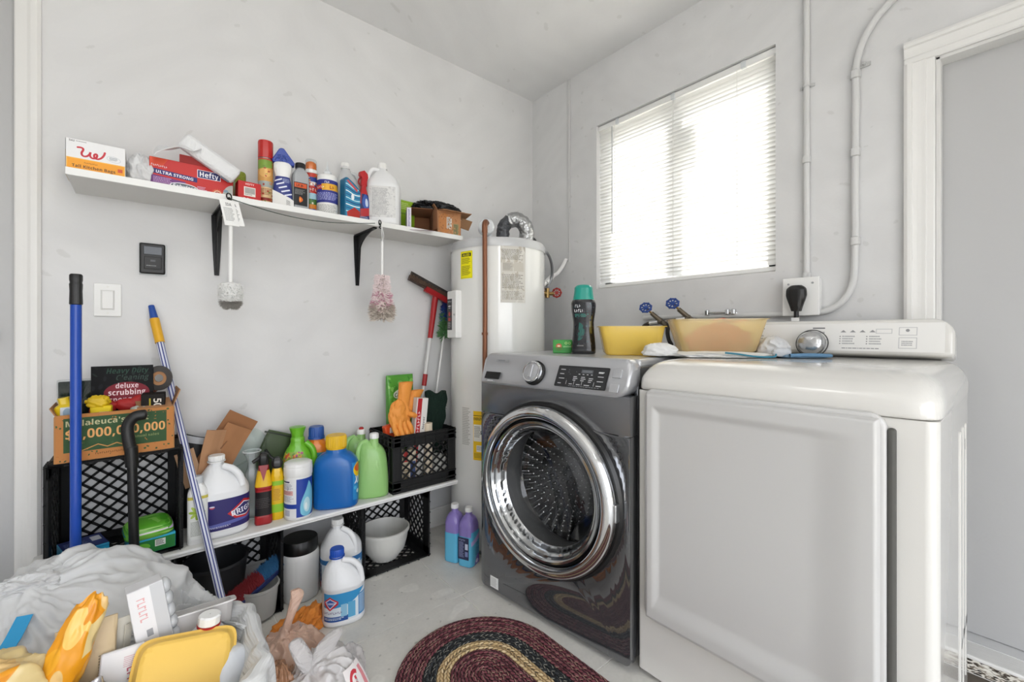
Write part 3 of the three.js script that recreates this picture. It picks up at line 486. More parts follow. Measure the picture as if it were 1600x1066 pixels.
// ---------------------------------------------------------------- front-loading washer
{
  const t = thing('washing_machine', 'dark graphite front-load washer with a round chrome door', 'washer', [1.509, 0, -1.166], Math.atan2(-0.994, 0.112));
  const W = 0.34, CY = 0.502, RO = 0.312;
  const graphite = M(0x8b8c8f, 0.27, { metalness: 0.85 }), gloss = M(0x707174, 0.05, { metalness: 0.78, clearcoat: 1, clearcoatRoughness: 0.03 });
  const silver = M(0xb4b5b8, 0.3, { metalness: 0.45, clearcoat: 0.4, clearcoatRoughness: 0.15 }), dark = M(0x0c0c0d, 0.35);
  // cabinet: open box, so that the drum sits inside
  part('cabinet', merge(bx(0.02, 0.93, 0.73, -W + 0.01, 0.03, -0.02, 0.008), bx(0.02, 0.93, 0.73, W - 0.01, 0.03, -0.02, 0.008), bx(0.66, 0.93, 0.02, 0, 0.03, -0.38, 0.004), bx(0.66, 0.02, 0.73, 0, 0.03, -0.02, 0.004)), graphite, t);
  part('top_lid', bx(W * 2, 0.028, 0.735, 0, 0.955, -0.033, 0.01, 4), M(0xb9babb, 0.28, { metalness: 0.3 }), t, 'light grey top lid');
  for (const [x, z] of [[-0.27, 0.3], [0.27, 0.3], [-0.27, -0.32], [0.27, -0.32]]) part('foot', cyl(0.024, 0.02, 0.034, x, 0, z, 20), dark, t);
  // front: a lower and an upper panel meeting at a seam, cut by the round door opening
  const YS = 0.742, lo = new THREE.Shape(), up = new THREE.Shape(), w = W, dy = YS - CY, xs = Math.sqrt(RO * RO - dy * dy), th = Math.atan2(dy, xs), r = 0.014;
  lo.moveTo(-w + 0.02, 0.024); lo.lineTo(w - 0.02, 0.024); lo.absarc(w - 0.02, 0.044, 0.02, -Math.PI / 2, 0); lo.lineTo(w, YS - 0.001); lo.lineTo(xs, YS - 0.001); lo.absarc(0, CY, RO, th, Math.PI - th, true); lo.lineTo(-w, YS - 0.001); lo.lineTo(-w, 0.044); lo.absarc(-w + 0.02, 0.044, 0.02, Math.PI, Math.PI * 1.5);
  up.moveTo(xs, YS + 0.001); up.lineTo(w, YS + 0.001); up.lineTo(w, 0.868); up.lineTo(-w, 0.868); up.lineTo(-w, YS + 0.001); up.lineTo(-xs, YS + 0.001); up.absarc(0, CY, RO, Math.PI - th, th, true);
  const ex = (s) => new THREE.ExtrudeGeometry(s, { depth: 0.024, bevelEnabled: true, bevelThickness: 0.026, bevelSize: 0.026, bevelOffset: -0.026, bevelSegments: 6, curveSegments: 64 }).translate(0, 0, 0.35);
  // panels are bent back towards the left and right edges
  const bend = (g) => { const p = g.attributes.position; for (let i = 0; i < p.count; i++) { const x = p.getX(i), z = p.getZ(i); if (z > 0.34) p.setZ(i, z - 0.012 * (x / w) ** 2); } g.computeVertexNormals(); return toCreasedNormals(g, 0.5); };
  const flatBevel = (s, y0, y1) => { // rounded only along the outer left and right edges
    const g = new THREE.ExtrudeGeometry(s, { depth: 0.046, bevelEnabled: true, bevelThickness: 0.003, bevelSize: 0.003, bevelOffset: -0.003, bevelSegments: 2, curveSegments: 64 }).translate(0, 0, 0.352);
    return g;
  };
  part('front_panel', toCreasedNormals(flatBevel(lo), 0.4), gloss, t, 'glossy dark lower front panel');
  part('front_panel', toCreasedNormals(flatBevel(up), 0.4), graphite, t, 'graphite upper front panel');
  for (const s of [-1, 1]) part('corner_trim', lathe([[0.03, 0.03], [0.03, 0.866]], 40).translate(s * (w - 0.031), 0, 0.371), graphite, t);
  // control band
  const cb = new THREE.ExtrudeGeometry(rrect(W * 2, 0.125, [0.012, 0.055, 0.035, 0.03], -W, 0.86), { depth: 0.055, bevelEnabled: true, bevelThickness: 0.014, bevelSize: 0.012, bevelOffset: -0.012, bevelSegments: 5, curveSegments: 16 }).translate(0, 0, 0.335);
  { const p = cb.attributes.position; for (let i = 0; i < p.count; i++) { const y = p.getY(i), z = p.getZ(i); if (z > 0.36) p.setZ(i, z + 0.004 - 0.035 * smooth(0.9, 0.99, y)); } cb.computeVertexNormals(); }
  part('control_panel', toCreasedNormals(cb, 0.5), silver, t, 'silver control panel');
  const zf = (y) => 0.408 - 0.035 * smooth(0.9, 0.99, y), tilt = (g, x, y) => g.rotateX(-Math.atan2(0.035 * 1.25, 0.09)).translate(x, y, zf(y));
  const dsp = printed(512, 256, (g, w, h) => {
    R(g, '#232427', 0, 0, w, h); R(g, '#55585c', 250, 28, 118, 44); R(g, '#6b6f73', 262, 36, 94, 28);
    const b = (x, y, l) => R(g, '#c9cacb', x, y, l, 9);
    for (const [x, y, l] of [[28, 36, 52], [28, 92, 46], [28, 150, 60], [28, 214, 36], [424, 44, 54], [424, 54, 46], [424, 100, 56], [424, 158, 60], [424, 214, 50], [226, 84, 18], [268, 84, 18], [310, 84, 18], [352, 84, 18], [180, 120, 36], [180, 142, 46], [180, 164, 30], [260, 120, 40], [260, 142, 50], [260, 164, 36], [340, 130, 44], [340, 152, 38], [340, 174, 30], [150, 214, 34], [226, 216, 40], [306, 216, 54]]) b(x, y, l);
    for (const [x, y] of [[120, 40], [120, 70], [140, 96], [110, 160], [200, 60]]) O(g, '#8d9093', x, y, 3);
    g.strokeStyle = '#c9cacb'; g.lineWidth = 4; for (const x of [118, 200, 280, 400]) { g.beginPath(); g.moveTo(x, 176); g.lineTo(x, 226); g.stroke(); } fine(g, '#9a9da0', 150, 240, 330, 10, 1, 4);
  }, 0.3);
  part('display_panel', tilt(extrude(rrect(0.205, 0.078, 0.004), 0.001, 0.0015), 0.16, 0.918).translate(0, 0, -0.001), dark, t);
  part('display_face', tilt(new THREE.PlaneGeometry(0.2, 0.073), 0.16, 0.918).translate(0, 0, 0.0025), dsp, t, 'dark button display with small white print');
  part('start_button', tilt(extrude(rrect(0.032, 0.03, 0.004), 0.001, 0.0015), 0.292, 0.938), silver, t); part('power_button', tilt(extrude(rrect(0.032, 0.042, 0.004), 0.001, 0.0015), 0.289, 0.898), silver, t);
  part('drawer_slot', tilt(bx(0.082, 0.03, 0.003, 0, -0.015, 0, 0.003), -0.265, 0.898), dark, t, 'black drawer grip slot');
  part('print_strip', tilt(new THREE.PlaneGeometry(0.05, 0.01), -0.272, 0.877).translate(0, 0, 0.001), printed(128, 24, (g, w, h) => { R(g, '#a3a4a7', 0, 0, w, h); fine(g, '#ececec', 8, 8, 110, 16, 1, 2); }), t);
  part('print_strip', tilt(new THREE.PlaneGeometry(0.07, 0.01), -0.23, 0.957).translate(0, 0, 0.001), printed(128, 24, (g, w, h) => { R(g, '#98999c', 0, 0, w, h); fine(g, '#636467', 20, 6, 90, 16, 1, 2); }), t);
  const kn = new THREE.Group(); kn.name = 'program_knob'; kn.position.set(-0.048, 0.921, zf(0.921)); kn.rotation.x = -0.38; t.add(kn);
  part('knob_ring', lathe([[0.047, -0.006], [0.047, 0.002], [0.044, 0.004], [0.038, 0.003], [0.038, -0.006]], 48).rotateX(Math.PI / 2), dark, kn);
  part('knob_body', lathe([[0.041, 0], [0.041, 0.016], [0.039, 0.021], [0.034, 0.022], [0.033, 0.02], [0.001, 0.02]], 64).rotateX(Math.PI / 2), chrome, kn);
  part('knob_face', lathe([[0.032, 0.0202], [0.03, 0.0215], [0.001, 0.0225]], 48).rotateX(Math.PI / 2), silver, kn);
  part('knob_grip', bx(0.014, 0.05, 0.006, 0.001, -0.025, 0.024, 0.003), silver, kn);
  part('sticker', bx(0.045, 0.045, 0.0008, -0.262, 0.034, 0.4012, 0.0002), printed(64, 64, (g, w, h) => { R(g, '#e6e6e4', 0, 0, w, h); fine(g, '#a7a7a5', 6, 8, 50, 50, 8, 3); }), t, 'small white sticker');
  // door
  const d = new THREE.Group(); d.name = 'door'; d.position.set(0, CY, 0.398); t.add(d);
  const ring = (pts, m, name, n = 128, label) => part(name, lathe(pts, n).rotateX(Math.PI / 2), m, d, label);
  ring([[0.313, -0.02], [0.316, 0.004], [0.308, 0.014], [0.298, 0.012], [0.296, -0.02]], dark, 'bezel');
  ring([[0.294, 0.0], [0.302, 0.014], [0.303, 0.028], [0.298, 0.040], [0.287, 0.050], [0.272, 0.053], [0.262, 0.049], [0.257, 0.038], [0.256, 0.022]], chrome, 'outer_ring', 160, 'wide chrome door ring');
  ring([[0.259, 0.028], [0.251, 0.026], [0.25, 0.02]], dark, 'gap_ring');
  ring([[0.252, 0.02], [0.252, 0.034], [0.247, 0.042], [0.240, 0.043], [0.235, 0.038], [0.232, 0.026], [0.226, 0.028], [0.220, 0.023], [0.216, 0.010], [0.211, -0.004], [0.206, -0.010]], M(0xb4b6b8, 0.13, { metalness: 1 }), 'inner_ring', 160, 'stepped inner chrome ring');
  ring([[0.218, 0.004], [0.208, -0.012], [0.2, -0.045], [0.178, -0.078], [0.12, -0.094], [0.001, -0.098]], M(0xffffff, 0.015, { transmission: 1, thickness: 0, ior: 1.5 }), 'glass_bowl', 96, 'concave glass door bowl');
  part('latch_handle', merge(bx(0.02, 0.06, 0.03, 0.298, -0.03, 0.02, 0.006)), steel, d, 'small door grip');
  // gasket and drum behind the glass
  part('gasket', lathe([[0.31, 0.365], [0.262, 0.35], [0.238, 0.31], [0.228, 0.29], [0.232, 0.27], [0.242, 0.26]], 64).rotateX(Math.PI / 2).translate(0, CY, 0), M(0x3f4041, 0.55), t);
  const drumM = M(0x8e8f91, 0.2, { metalness: 1 });
  part('drum', merge(lathe([[0.24, 0.26], [0.255, 0.24], [0.255, -0.2], [0.24, -0.215], [0.001, -0.2]], 72).rotateX(Math.PI / 2).translate(0, CY, 0)), drumM, t);
  for (let i = 0; i < 3; i++) { const a = i * 2.094 + 0.5; part('drum_paddle', loft([[0, 0.035, 0.19, 4], [0.03, 0.024, 0.18, 3], [0.05, 0.012, 0.165, 2]], { k: 2 }).rotateZ(a + Math.PI / 2).translate(0.252 * Math.cos(a), CY + 0.252 * Math.sin(a), 0.02), M(0x4a4b4d, 0.3, { metalness: 0.4 }), t); }
  const holes = []; for (let k = 0; k < 13; k++) for (let i = 0; i < 44; i++) { const a = (i + (k % 2) / 2) / 44 * Math.PI * 2; holes.push([a, -0.17 + k * 0.031]); }
  const bump = new THREE.SphereGeometry(0.0062, 8, 6), im = new THREE.InstancedMesh(bump, M(0xd0d1d2, 0.15, { metalness: 1 }), holes.length), m4 = new THREE.Matrix4();
  holes.forEach(([a, z], i) => im.setMatrixAt(i, m4.makeTranslation(0.2535 * Math.cos(a), CY + 0.2535 * Math.sin(a), z))); im.name = 'drum_perforation'; im.userData.kind = 'stuff'; t.add(im);
  const bk = []; for (let k = 1; k < 8; k++) for (let i = 0; i < k * 6; i++) bk.push([k * 0.028, i / (k * 6) * Math.PI * 2 + k]);
  const im2 = new THREE.InstancedMesh(bump, drumM, bk.length); bk.forEach(([r0, a], i) => im2.setMatrixAt(i, m4.makeTranslation(r0 * Math.cos(a), CY + r0 * Math.sin(a), -0.203 - 0.01 * r0))); im2.name = 'drum_dimple'; im2.userData.kind = 'stuff'; t.add(im2);
}

// ---------------------------------------------------------------- dryer
{
  const t = thing('clothes_dryer', 'white front-load dryer with flat square door and back console', 'dryer', [1.55, 0, -0.439], -Math.PI / 2);
  const enamel = M(0xd8d6d1, 0.2, { clearcoat: 0.5, clearcoatRoughness: 0.05 }), doorW = M(0xc2c1bf, 0.3, { clearcoat: 0.25, clearcoatRoughness: 0.15 });
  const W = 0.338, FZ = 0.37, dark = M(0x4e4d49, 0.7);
  part('cabinet', extrude(rrect(W * 2, 0.71, [0.012, 0.022, 0.022, 0.012], -W, -0.34), 0.865, 0.002, 0.002, 2).rotateX(-Math.PI / 2).translate(0, 0.024, -0.0).applyMatrix4(new THREE.Matrix4().makeTranslation(0, 0, 0.03)), enamel, t);
  for (const [x, z] of [[-0.28, 0.3], [0.28, 0.3], [-0.28, -0.28], [0.28, -0.28]]) part('foot', cyl(0.022, 0.02, 0.026, x, 0, z, 18), dark, t);
  // embossed ribs on the right flank
  for (const z of [-0.24, -0.16, -0.08]) part('side_rib', extrude(rrect(0.03, 0.72, 0.014), 0.002, 0.003, 0.003, 3).rotateY(Math.PI / 2).translate(W - 0.002, 0.45, z), enamel, t);
  part('side_rib', extrude(rrect(0.2, 0.03, 0.014), 0.002, 0.003, 0.003, 3).rotateY(Math.PI / 2).translate(W - 0.002, 0.25, -0.17), enamel, t);
  for (let i = 0; i < 3; i++) part('side_notch', bx(0.004, 0.03, 0.01, W, 0.74, -0.10 - i * 0.055, 0.001), M(0x9f9e9a, 0.6), t);
  // lid: wide soft bevel all round
  const L = [[0.893, W + 0.001, 0.366, 18, 0, 0.008], [0.897, W + 0.004, 0.370, 18, 0, 0.008], [0.925, W + 0.004, 0.371, 16, 0, 0.007], [0.945, W, 0.364, 14, 0, 0.003], [0.963, W - 0.008, 0.352, 12, 0, -0.004], [0.976, W - 0.022, 0.335, 12, 0, -0.012], [0.983, W - 0.042, 0.312, 12, 0, -0.02], [0.985, W - 0.06, 0.29, 12, 0, -0.026]];
  part('top_lid', loft(L, { seg: 160, k: 3, crease: 0.6 }), enamel, t);
  // door: raised rounded frame with a shallow dished centre
  const dx0 = -0.302, dx1 = 0.262, dy0 = 0.205, dy1 = 0.9;
  const door = new THREE.Group(); door.name = 'door'; t.add(door);
  part('door_slab', toCreasedNormals(new THREE.ExtrudeGeometry(rrect(dx1 - dx0, dy1 - dy0, 0.03, dx0, dy0), { depth: 0.006, bevelEnabled: true, bevelThickness: 0.008, bevelSize: 0.009, bevelOffset: -0.009, bevelSegments: 5, curveSegments: 16 }).translate(0, 0, FZ + 0.01), 0.35), doorW, door);
  { // soft dished face: deep ledge at the bottom, shallow ones at the top and left that run out towards the right
    const m = 0.0095, w = dx1 - dx0 - m * 2, h = dy1 - dy0 - m * 2, g = new THREE.PlaneGeometry(w, h, 150, 180), p = g.attributes.position;
    for (let i = 0; i < p.count; i++) {
      const x = p.getX(i) / 1, y = p.getY(i), R = w / 2 - x, L = w / 2 + x, T = h / 2 - y, B = h / 2 + y;
      const edge = Math.sqrt(Math.min(1, Math.max(0, Math.min(L, R, T, B)) / 0.0075));
      const right = smooth(0.03, 0.13, R), dish = Math.min(smooth(0.022, 0.046, L), smooth(0.036, 0.062, T), smooth(0.03, 0.085, B)) * right;
      p.setZ(i, edge * 0.0115 - 0.0095 * dish);
    }
    g.translate((dx0 + dx1) / 2, (dy0 + dy1) / 2, FZ + 0.0242); g.computeVertexNormals(); part('door_face', g, doorW, door);
  }
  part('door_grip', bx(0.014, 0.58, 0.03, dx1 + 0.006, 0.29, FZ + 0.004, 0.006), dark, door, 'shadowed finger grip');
  // console
  const ws = 0.316, con = new THREE.ExtrudeGeometry(rrect(ws * 2, 0.118, [0.01, 0.012, 0.05, 0.05], -ws, 0), { depth: 0.06, bevelEnabled: true, bevelThickness: 0.014, bevelSize: 0.012, bevelOffset: -0.012, bevelSegments: 5, curveSegments: 14 });
  part('console', toCreasedNormals(con, 0.5).rotateX(-14 * D).translate(0, 0.982, -0.318), enamel, t);
  const face = printed(1024, 160, (g, w, h) => {
    R(g, '#e6e5e2', 0, 0, w, h); const c = '#77777a', u = (x) => x;
    R(g, c, 118, 22, 66, 8); fine(g, '#a5a5a6', 100, 52, 90, 70, 4, 3); R(g, c, 452, 22, 62, 8); fine(g, '#a5a5a6', 426, 48, 100, 90, 4, 5);
    for (let i = 0; i < 4; i++) { P(g, '#8a8a8c', [[590 + i * 44, 52], [604 + i * 44, 38], [618 + i * 44, 52]]); O(g, '#6d6d70', 590, 76 + i * 14, 3); O(g, '#6d6d70', 712, 76 + i * 14, 3); }
    fine(g, '#a0a0a2', 600, 72, 60, 56, 4, 7); fine(g, '#a0a0a2', 722, 72, 60, 56, 4, 8); g.strokeStyle = '#b9b9ba'; g.lineWidth = 3; g.strokeRect(752, 34, 66, 24); g.strokeRect(848, 26, 70, 42); g.strokeRect(848, 82, 70, 58); O(g, '#8a8a8c', 882, 42, 8); fine(g, '#8e8e91', 858, 100, 50, 30, 3, 9); fine(g, '#8e8e91', 600, 142, 180, 10, 1, 10);
  }, 0.35);
  part('console_face', new THREE.PlaneGeometry(0.6, 0.094).translate(-0.004, 0.056, 0.0748).rotateX(-14 * D).translate(0, 0.982, -0.318), face, t, 'white printed control face');
  const kn = new THREE.Group(); kn.name = 'timer_knob'; kn.position.set(-0.033, 1.032, -0.232); kn.rotation.x = -14 * D; t.add(kn);
  part('knob_slot', lathe([[0.049, 0], [0.049, 0.003], [0.046, 0.003], [0.046, 0]], 48).rotateX(Math.PI / 2), M(0x3a3a3b, 0.4), kn);
  part('knob_body', lathe([[0.042, 0], [0.042, 0.012], [0.039, 0.024], [0.03, 0.032], [0.015, 0.036], [0.001, 0.037]], 48).rotateX(Math.PI / 2), M(0xc3c4c5, 0.2, { metalness: 0.85 }), kn, 'satin metal knob');
}

// ---------------------------------------------------------------- upper wall shelf with its brackets
const SY = 1.567;  // top of the upper shelf
{
  const t = thing('wall_shelf', 'long white upper wall shelf on two black brackets, crowded with cleaning supplies', 'shelf', [0, 0, ZA]);
  part('board', bx(1.425, 0.019, 0.243, 0.5325, SY - 0.019, 0.1225, 0.002), M(0xdedcd8, 0.5), t);
  part('front_edging', bx(1.427, 0.023, 0.004, 0.5325, SY - 0.022, 0.2455, 0.0015), white, t);
  for (const x of [0.222, 0.792]) {
    const s = new THREE.Shape(); s.moveTo(0, 0); s.lineTo(0.018, 0); s.lineTo(0.018, -0.02); s.quadraticCurveTo(0.015, -0.12, 0.008, -0.24); s.lineTo(-0.008, -0.24); s.quadraticCurveTo(-0.015, -0.12, -0.018, -0.02); s.lineTo(-0.018, 0); s.closePath();
    const back = extrude(s, 0.004, 0.0015).translate(x, SY - 0.026, 0.002);
    const s2 = new THREE.Shape(); s2.moveTo(-0.015, 0); s2.lineTo(0.015, 0); s2.lineTo(0.009, 0.215); s2.lineTo(-0.009, 0.215); s2.closePath();
    const top = extrude(s2, 0.004, 0.0015).rotateX(Math.PI / 2).translate(x, SY - 0.021, 0.002);
    const ribS = new THREE.Shape(); ribS.moveTo(0.002, 0); ribS.lineTo(0.2, 0); ribS.quadraticCurveTo(0.06, -0.02, 0.035, -0.07); ribS.quadraticCurveTo(0.022, -0.14, 0.008, -0.235); ribS.lineTo(0.002, -0.235); ribS.closePath();
    const rib = new THREE.ExtrudeGeometry(ribS, { depth: 0.005, bevelEnabled: false }).rotateY(-Math.PI / 2).translate(x + 0.0025, SY - 0.026, 0.002);
    part('bracket', merge(back, top, rib), blackMetal, t, 'black steel bracket');
  }
}
const shelfThing = (name, label, cat, x, z, turn, group) => thing(name, label, cat, [x, SY, z], turn, group);
// 1 white and yellow carton of kitchen bags
{
  const t = shelfThing('kitchen_bag_box', 'white carton with red letter and yellow band of kitchen bags at the shelf end', 'box', -0.118, -1.985, 0);
  const front = printed(512, 448, (g, w, h) => {
    R(g, '#e9e9ea', 0, 0, w, h); R(g, '#f2a21d', 0, 232, w, 216); g.strokeStyle = '#f6bb4e'; g.lineWidth = 8; g.strokeRect(4, 238, w - 8, 206);
    X(g, '542', 46, 22, 30, '#555', 'bold'); fine(g, '#777', 80, 16, 120, 14, 1, 2);
    g.strokeStyle = '#c02030'; g.lineWidth = 20; g.lineCap = 'round'; g.beginPath(); g.moveTo(96, 96); g.bezierCurveTo(150, 84, 150, 110, 130, 150); g.bezierCurveTo(118, 220, 190, 210, 205, 130); g.bezierCurveTo(180, 230, 260, 214, 262, 160); g.bezierCurveTo(262, 120, 222, 150, 240, 190); g.bezierCurveTo(262, 225, 320, 180, 330, 104); g.stroke();
    g.strokeStyle = '#a9b2b8'; g.lineWidth = 3; g.beginPath(); g.ellipse(410, 170, 62, 36, 0.2, 0, 7); g.stroke(); fine(g, '#7d8790', 370, 146, 84, 44, 4, 3);
    Z(g, 9, 210, 278, 22, '#8f4a10', 'bold'); X(g, 'Tall Kitchen Bags', 236, 330, 50, '#4a2a10', 'bold', 0, 380); R(g, '#d2502a', 446, 282, 44, 44); fine(g, '#a86a18', 120, 380, 200, 40, 3, 6);
  });
  const side = M(0xe2e2e2, 0.5), yl = printed(128, 128, (g, w, h) => { R(g, '#e6e6e6', 0, 0, w, h); R(g, '#e3b61c', 0, 40, w, 88); fine(g, '#8a6a10', 14, 64, 100, 50, 5, 2); });
  carton(0.14, 0.116, 0.1, side, front, t, { left: yl });
}
// 2 crumpled white bag
{
  const t = shelfThing('plastic_bag', 'crumpled white plastic bag squeezed between the two bag boxes on the upper shelf', 'bag', -0.008, -1.975, 0.2);
  part('bag', lump(0.038, 0.068, 0.05, { folds: 9, depth: 0.12, rough: 0.16, freq: 2.6, k: 3, knot: V3(0.2, 0.9, 0.2) }), M(0xe3e4e5, 0.4, { transmission: 0.15, thickness: 0 }), t);
}
// 3 red trash bag carton, top flap torn open
{
  const t = shelfThing('trash_bag_box', 'long red trash bag carton with torn open top flap on the upper shelf', 'box', 0.135, -1.985, 0);
  const front = printed(1024, 480, (g, w, h) => {
    R(g, '#c5221f', 0, 0, w, h); P(g, '#a31a2a', [[0, 300], [500, 330], [640, 480], [0, 480]]); P(g, '#d8451f', [[0, 0], [210, 0], [150, 110], [0, 150]]);
    g.fillStyle = '#d9dde8'; Z(g, 9, 110, 120, 40, '#e3dfe8', 'bold', 0.08, 190);
    P(g, '#21246e', [[20, 165], [560, 200], [560, 275], [20, 240]]); X(g, 'ULTRA STRONG', 290, 222, 62, '#f0f0f4', 'bold', 0.06, 480);
    P(g, '#6b2b78', [[10, 262], [420, 300], [380, 480], [10, 480]]); fine(g, '#c9a6cf', 40, 290, 220, 90, 4, 4);
    g.save(); g.translate(400, 380); g.rotate(0.03); O(g, '#f0eef4', 0, 0, 172, 58); O(g, '#5f6a74', 0, 2, 160, 48); X(g, 'Fabuloso', 0, 0, 66, '#f4f2f8', 'italic bold'); g.restore(); fine(g, '#d7b6d4', 560, 330, 120, 60, 3, 5);
    P(g, '#e9e7ee', [[560, 60], [860, 60], [860, 190], [560, 190]]); P(g, '#1e2566', [[568, 68], [852, 68], [852, 182], [568, 182]]); X(g, 'Hefty', 708, 126, 112, '#f5f5f8', 'bold', 0, 250);
    for (let i = 0; i < 20; i++) { const a = i * Math.PI / 10; P(g, '#e8a06a', [[820 + 54 * Math.cos(a - 0.08), 396 + 54 * Math.sin(a - 0.08)], [820 + 84 * Math.cos(a), 396 + 84 * Math.sin(a)], [820 + 54 * Math.cos(a + 0.08), 396 + 54 * Math.sin(a + 0.08)]]); }
    O(g, '#e8c9a6', 820, 396, 52); O(g, '#b32c22', 820, 396, 38); O(g, '#ead9c4', 820, 396, 22);
    g.fillStyle = '#b4b6b0'; g.beginPath(); g.ellipse(1024, 480, 150, 260, 0, 0, 7); g.fill(); O(g, '#7f97a8', 930, 330, 34, 24); R(g, '#f1dc2a', 912, 384, 112, 70); X(g, 'MEGA', 968, 406, 32, '#2a2a1a'); X(g, 'PACK', 968, 436, 32, '#2a2a1a');
  });
  carton(0.245, 0.112, 0.092, M(0xb8231f, 0.5), front, t);
  part('torn_flap', bar([-0.08, 0.112, 0.044], [-0.08, 0.138, 0.05], 0.09, 0.002, V3(0, 0, 1)).translate(0.085, 0, 0), M(0x9d1f1b, 0.6), t);
}
// 4 white bag roll lying across the red carton
{
  const t = thing('bag_roll', 'folded white bag roll slanting over the front of the red carton', 'bag', [0.135, SY + 0.155, -1.93], 0);
  const m = M(0xe8e9ea, 0.4, { bumpMap: crinkle, bumpScale: 0.003, transmission: 0.1, thickness: 0 });
  part('roll', loft([[-0.1, 0.02, 0.012, 3], [-0.094, 0.03, 0.018, 3], [0, 0.031, 0.02, 3], [0.085, 0.03, 0.018, 3], [0.09, 0.024, 0.012, 3]], { k: 3 }).rotateZ(58 * D).rotateY(-0.1).translate(0.045, -0.015, 0.01), m, t);
  part('loose_end', sheet((u, v) => [-0.11 + 0.13 * u, -0.02 + 0.05 * Math.sqrt(u) - 0.03 * v + 0.006 * Math.sin(u * 9 + v * 4), -0.03 + 0.075 * v + 0.006 * Math.sin(u * 13)], 20, 12, 0.002), m, t);
  part('end_cap', loft([[0, 0.024, 0.014, 3], [0.03, 0.026, 0.015, 3]], { k: 1 }).rotateZ(58 * D).translate(0.117, -0.07, 0.012), M(0x8fa3b5, 0.5), t, 'blue grey roll end');
}
// 5 small red carton and a sponge behind it
{
  const t = shelfThing('red_carton', 'small red carton with white barcode panel beside the red spray can', 'box', 0.309, -1.955, 0.05);
  carton(0.078, 0.086, 0.05, M(0xb3201e, 0.5), printed(192, 208, (g, w, h) => { R(g, '#bf1f1f', 0, 0, w, h); X(g, 'HEFTY', 96, 22, 26, '#e9c9c6'); R(g, '#e6e2dc', 46, 48, 100, 88); for (let i = 0; i < 22; i++) R(g, '#4a4a4a', 54 + i * 4, 56, (i * 7) % 3 + 1, 56); fine(g, '#666', 54, 118, 84, 12, 1, 2); X(g, 'OS', 62, 172, 46, '#f0d6d2'); fine(g, '#e6b9b4', 96, 158, 80, 34, 3, 4); }), t);
  const s = shelfThing('sponge', 'green dish sponge standing upright behind the small red carton', 'sponge', 0.287, -2.035, 0.1);
  const spM = M(0x8d9a3a, 0.95, { bumpMap: crinkle, bumpScale: 0.004 });
  part('sponge_body', bx(0.05, 0.145, 0.022, 0, 0, 0, 0.012, 4), M(0x9aa07c, 0.95), s); part('green_end', bx(0.054, 0.055, 0.026, 0, 0.098, 0, 0.013, 4), spM, s);
}
// generic spray can
function sprayCan(t, r, h, lidH, lidM, art, { rim = steel } = {}) {
  const bodyH = h - lidH, S = [[0.004, r, r, 2], [bodyH, r, r, 2]];
  part('can', lathe([[0.001, 0.004], [r - 0.004, 0], [r, 0.004], [r, bodyH - 0.012], [r - 0.003, bodyH - 0.004], [r * 0.86, bodyH], [0.001, bodyH]], 40), rim, t);
  part('printed_sleeve', wrap(S, 0.005, bodyH - 0.012, -Math.PI, Math.PI, { k: 1, off: 0.0005, seg: 48 }), art, t);
  return bodyH;
}
{
  const t = shelfThing('spray_can', 'tall red capped air freshener can, tallest on the upper shelf', 'spray can', 0.372, -1.97, toCam(0.372, -1.97));
  const b = sprayCan(t, 0.0265, 0.272, 0.062, null, printed(512, 640, (g, w, h) => { R(g, '#b63424', 0, 0, w, h); R(g, '#7a9a3a', 150, 20, 200, 170); P(g, '#cf9a52', [[120, 150], [400, 110], [420, 330], [120, 350]]); O(g, '#e0b068', 250, 190, 70, 60); R(g, '#9fa6a2', 120, 300, 280, 90); R(g, '#d8b98a', 150, 380, 220, 140); R(g, '#8c2418', 120, 520, 280, 40); R(g, '#d4b184', 180, 560, 150, 50); fine(g, '#7a3b20', 170, 400, 180, 90, 5, 5); speck(g, w, h, 60, ['#a83a26', '#d98a4a', '#6d8a36'], 4, 16); }));
  part('cap', lathe([[0.027, b - 0.008], [0.027, b + 0.056], [0.0255, b + 0.0615], [0.001, b + 0.0625]], 40), M(0xb9211b, 0.35), t, 'red cap');
}
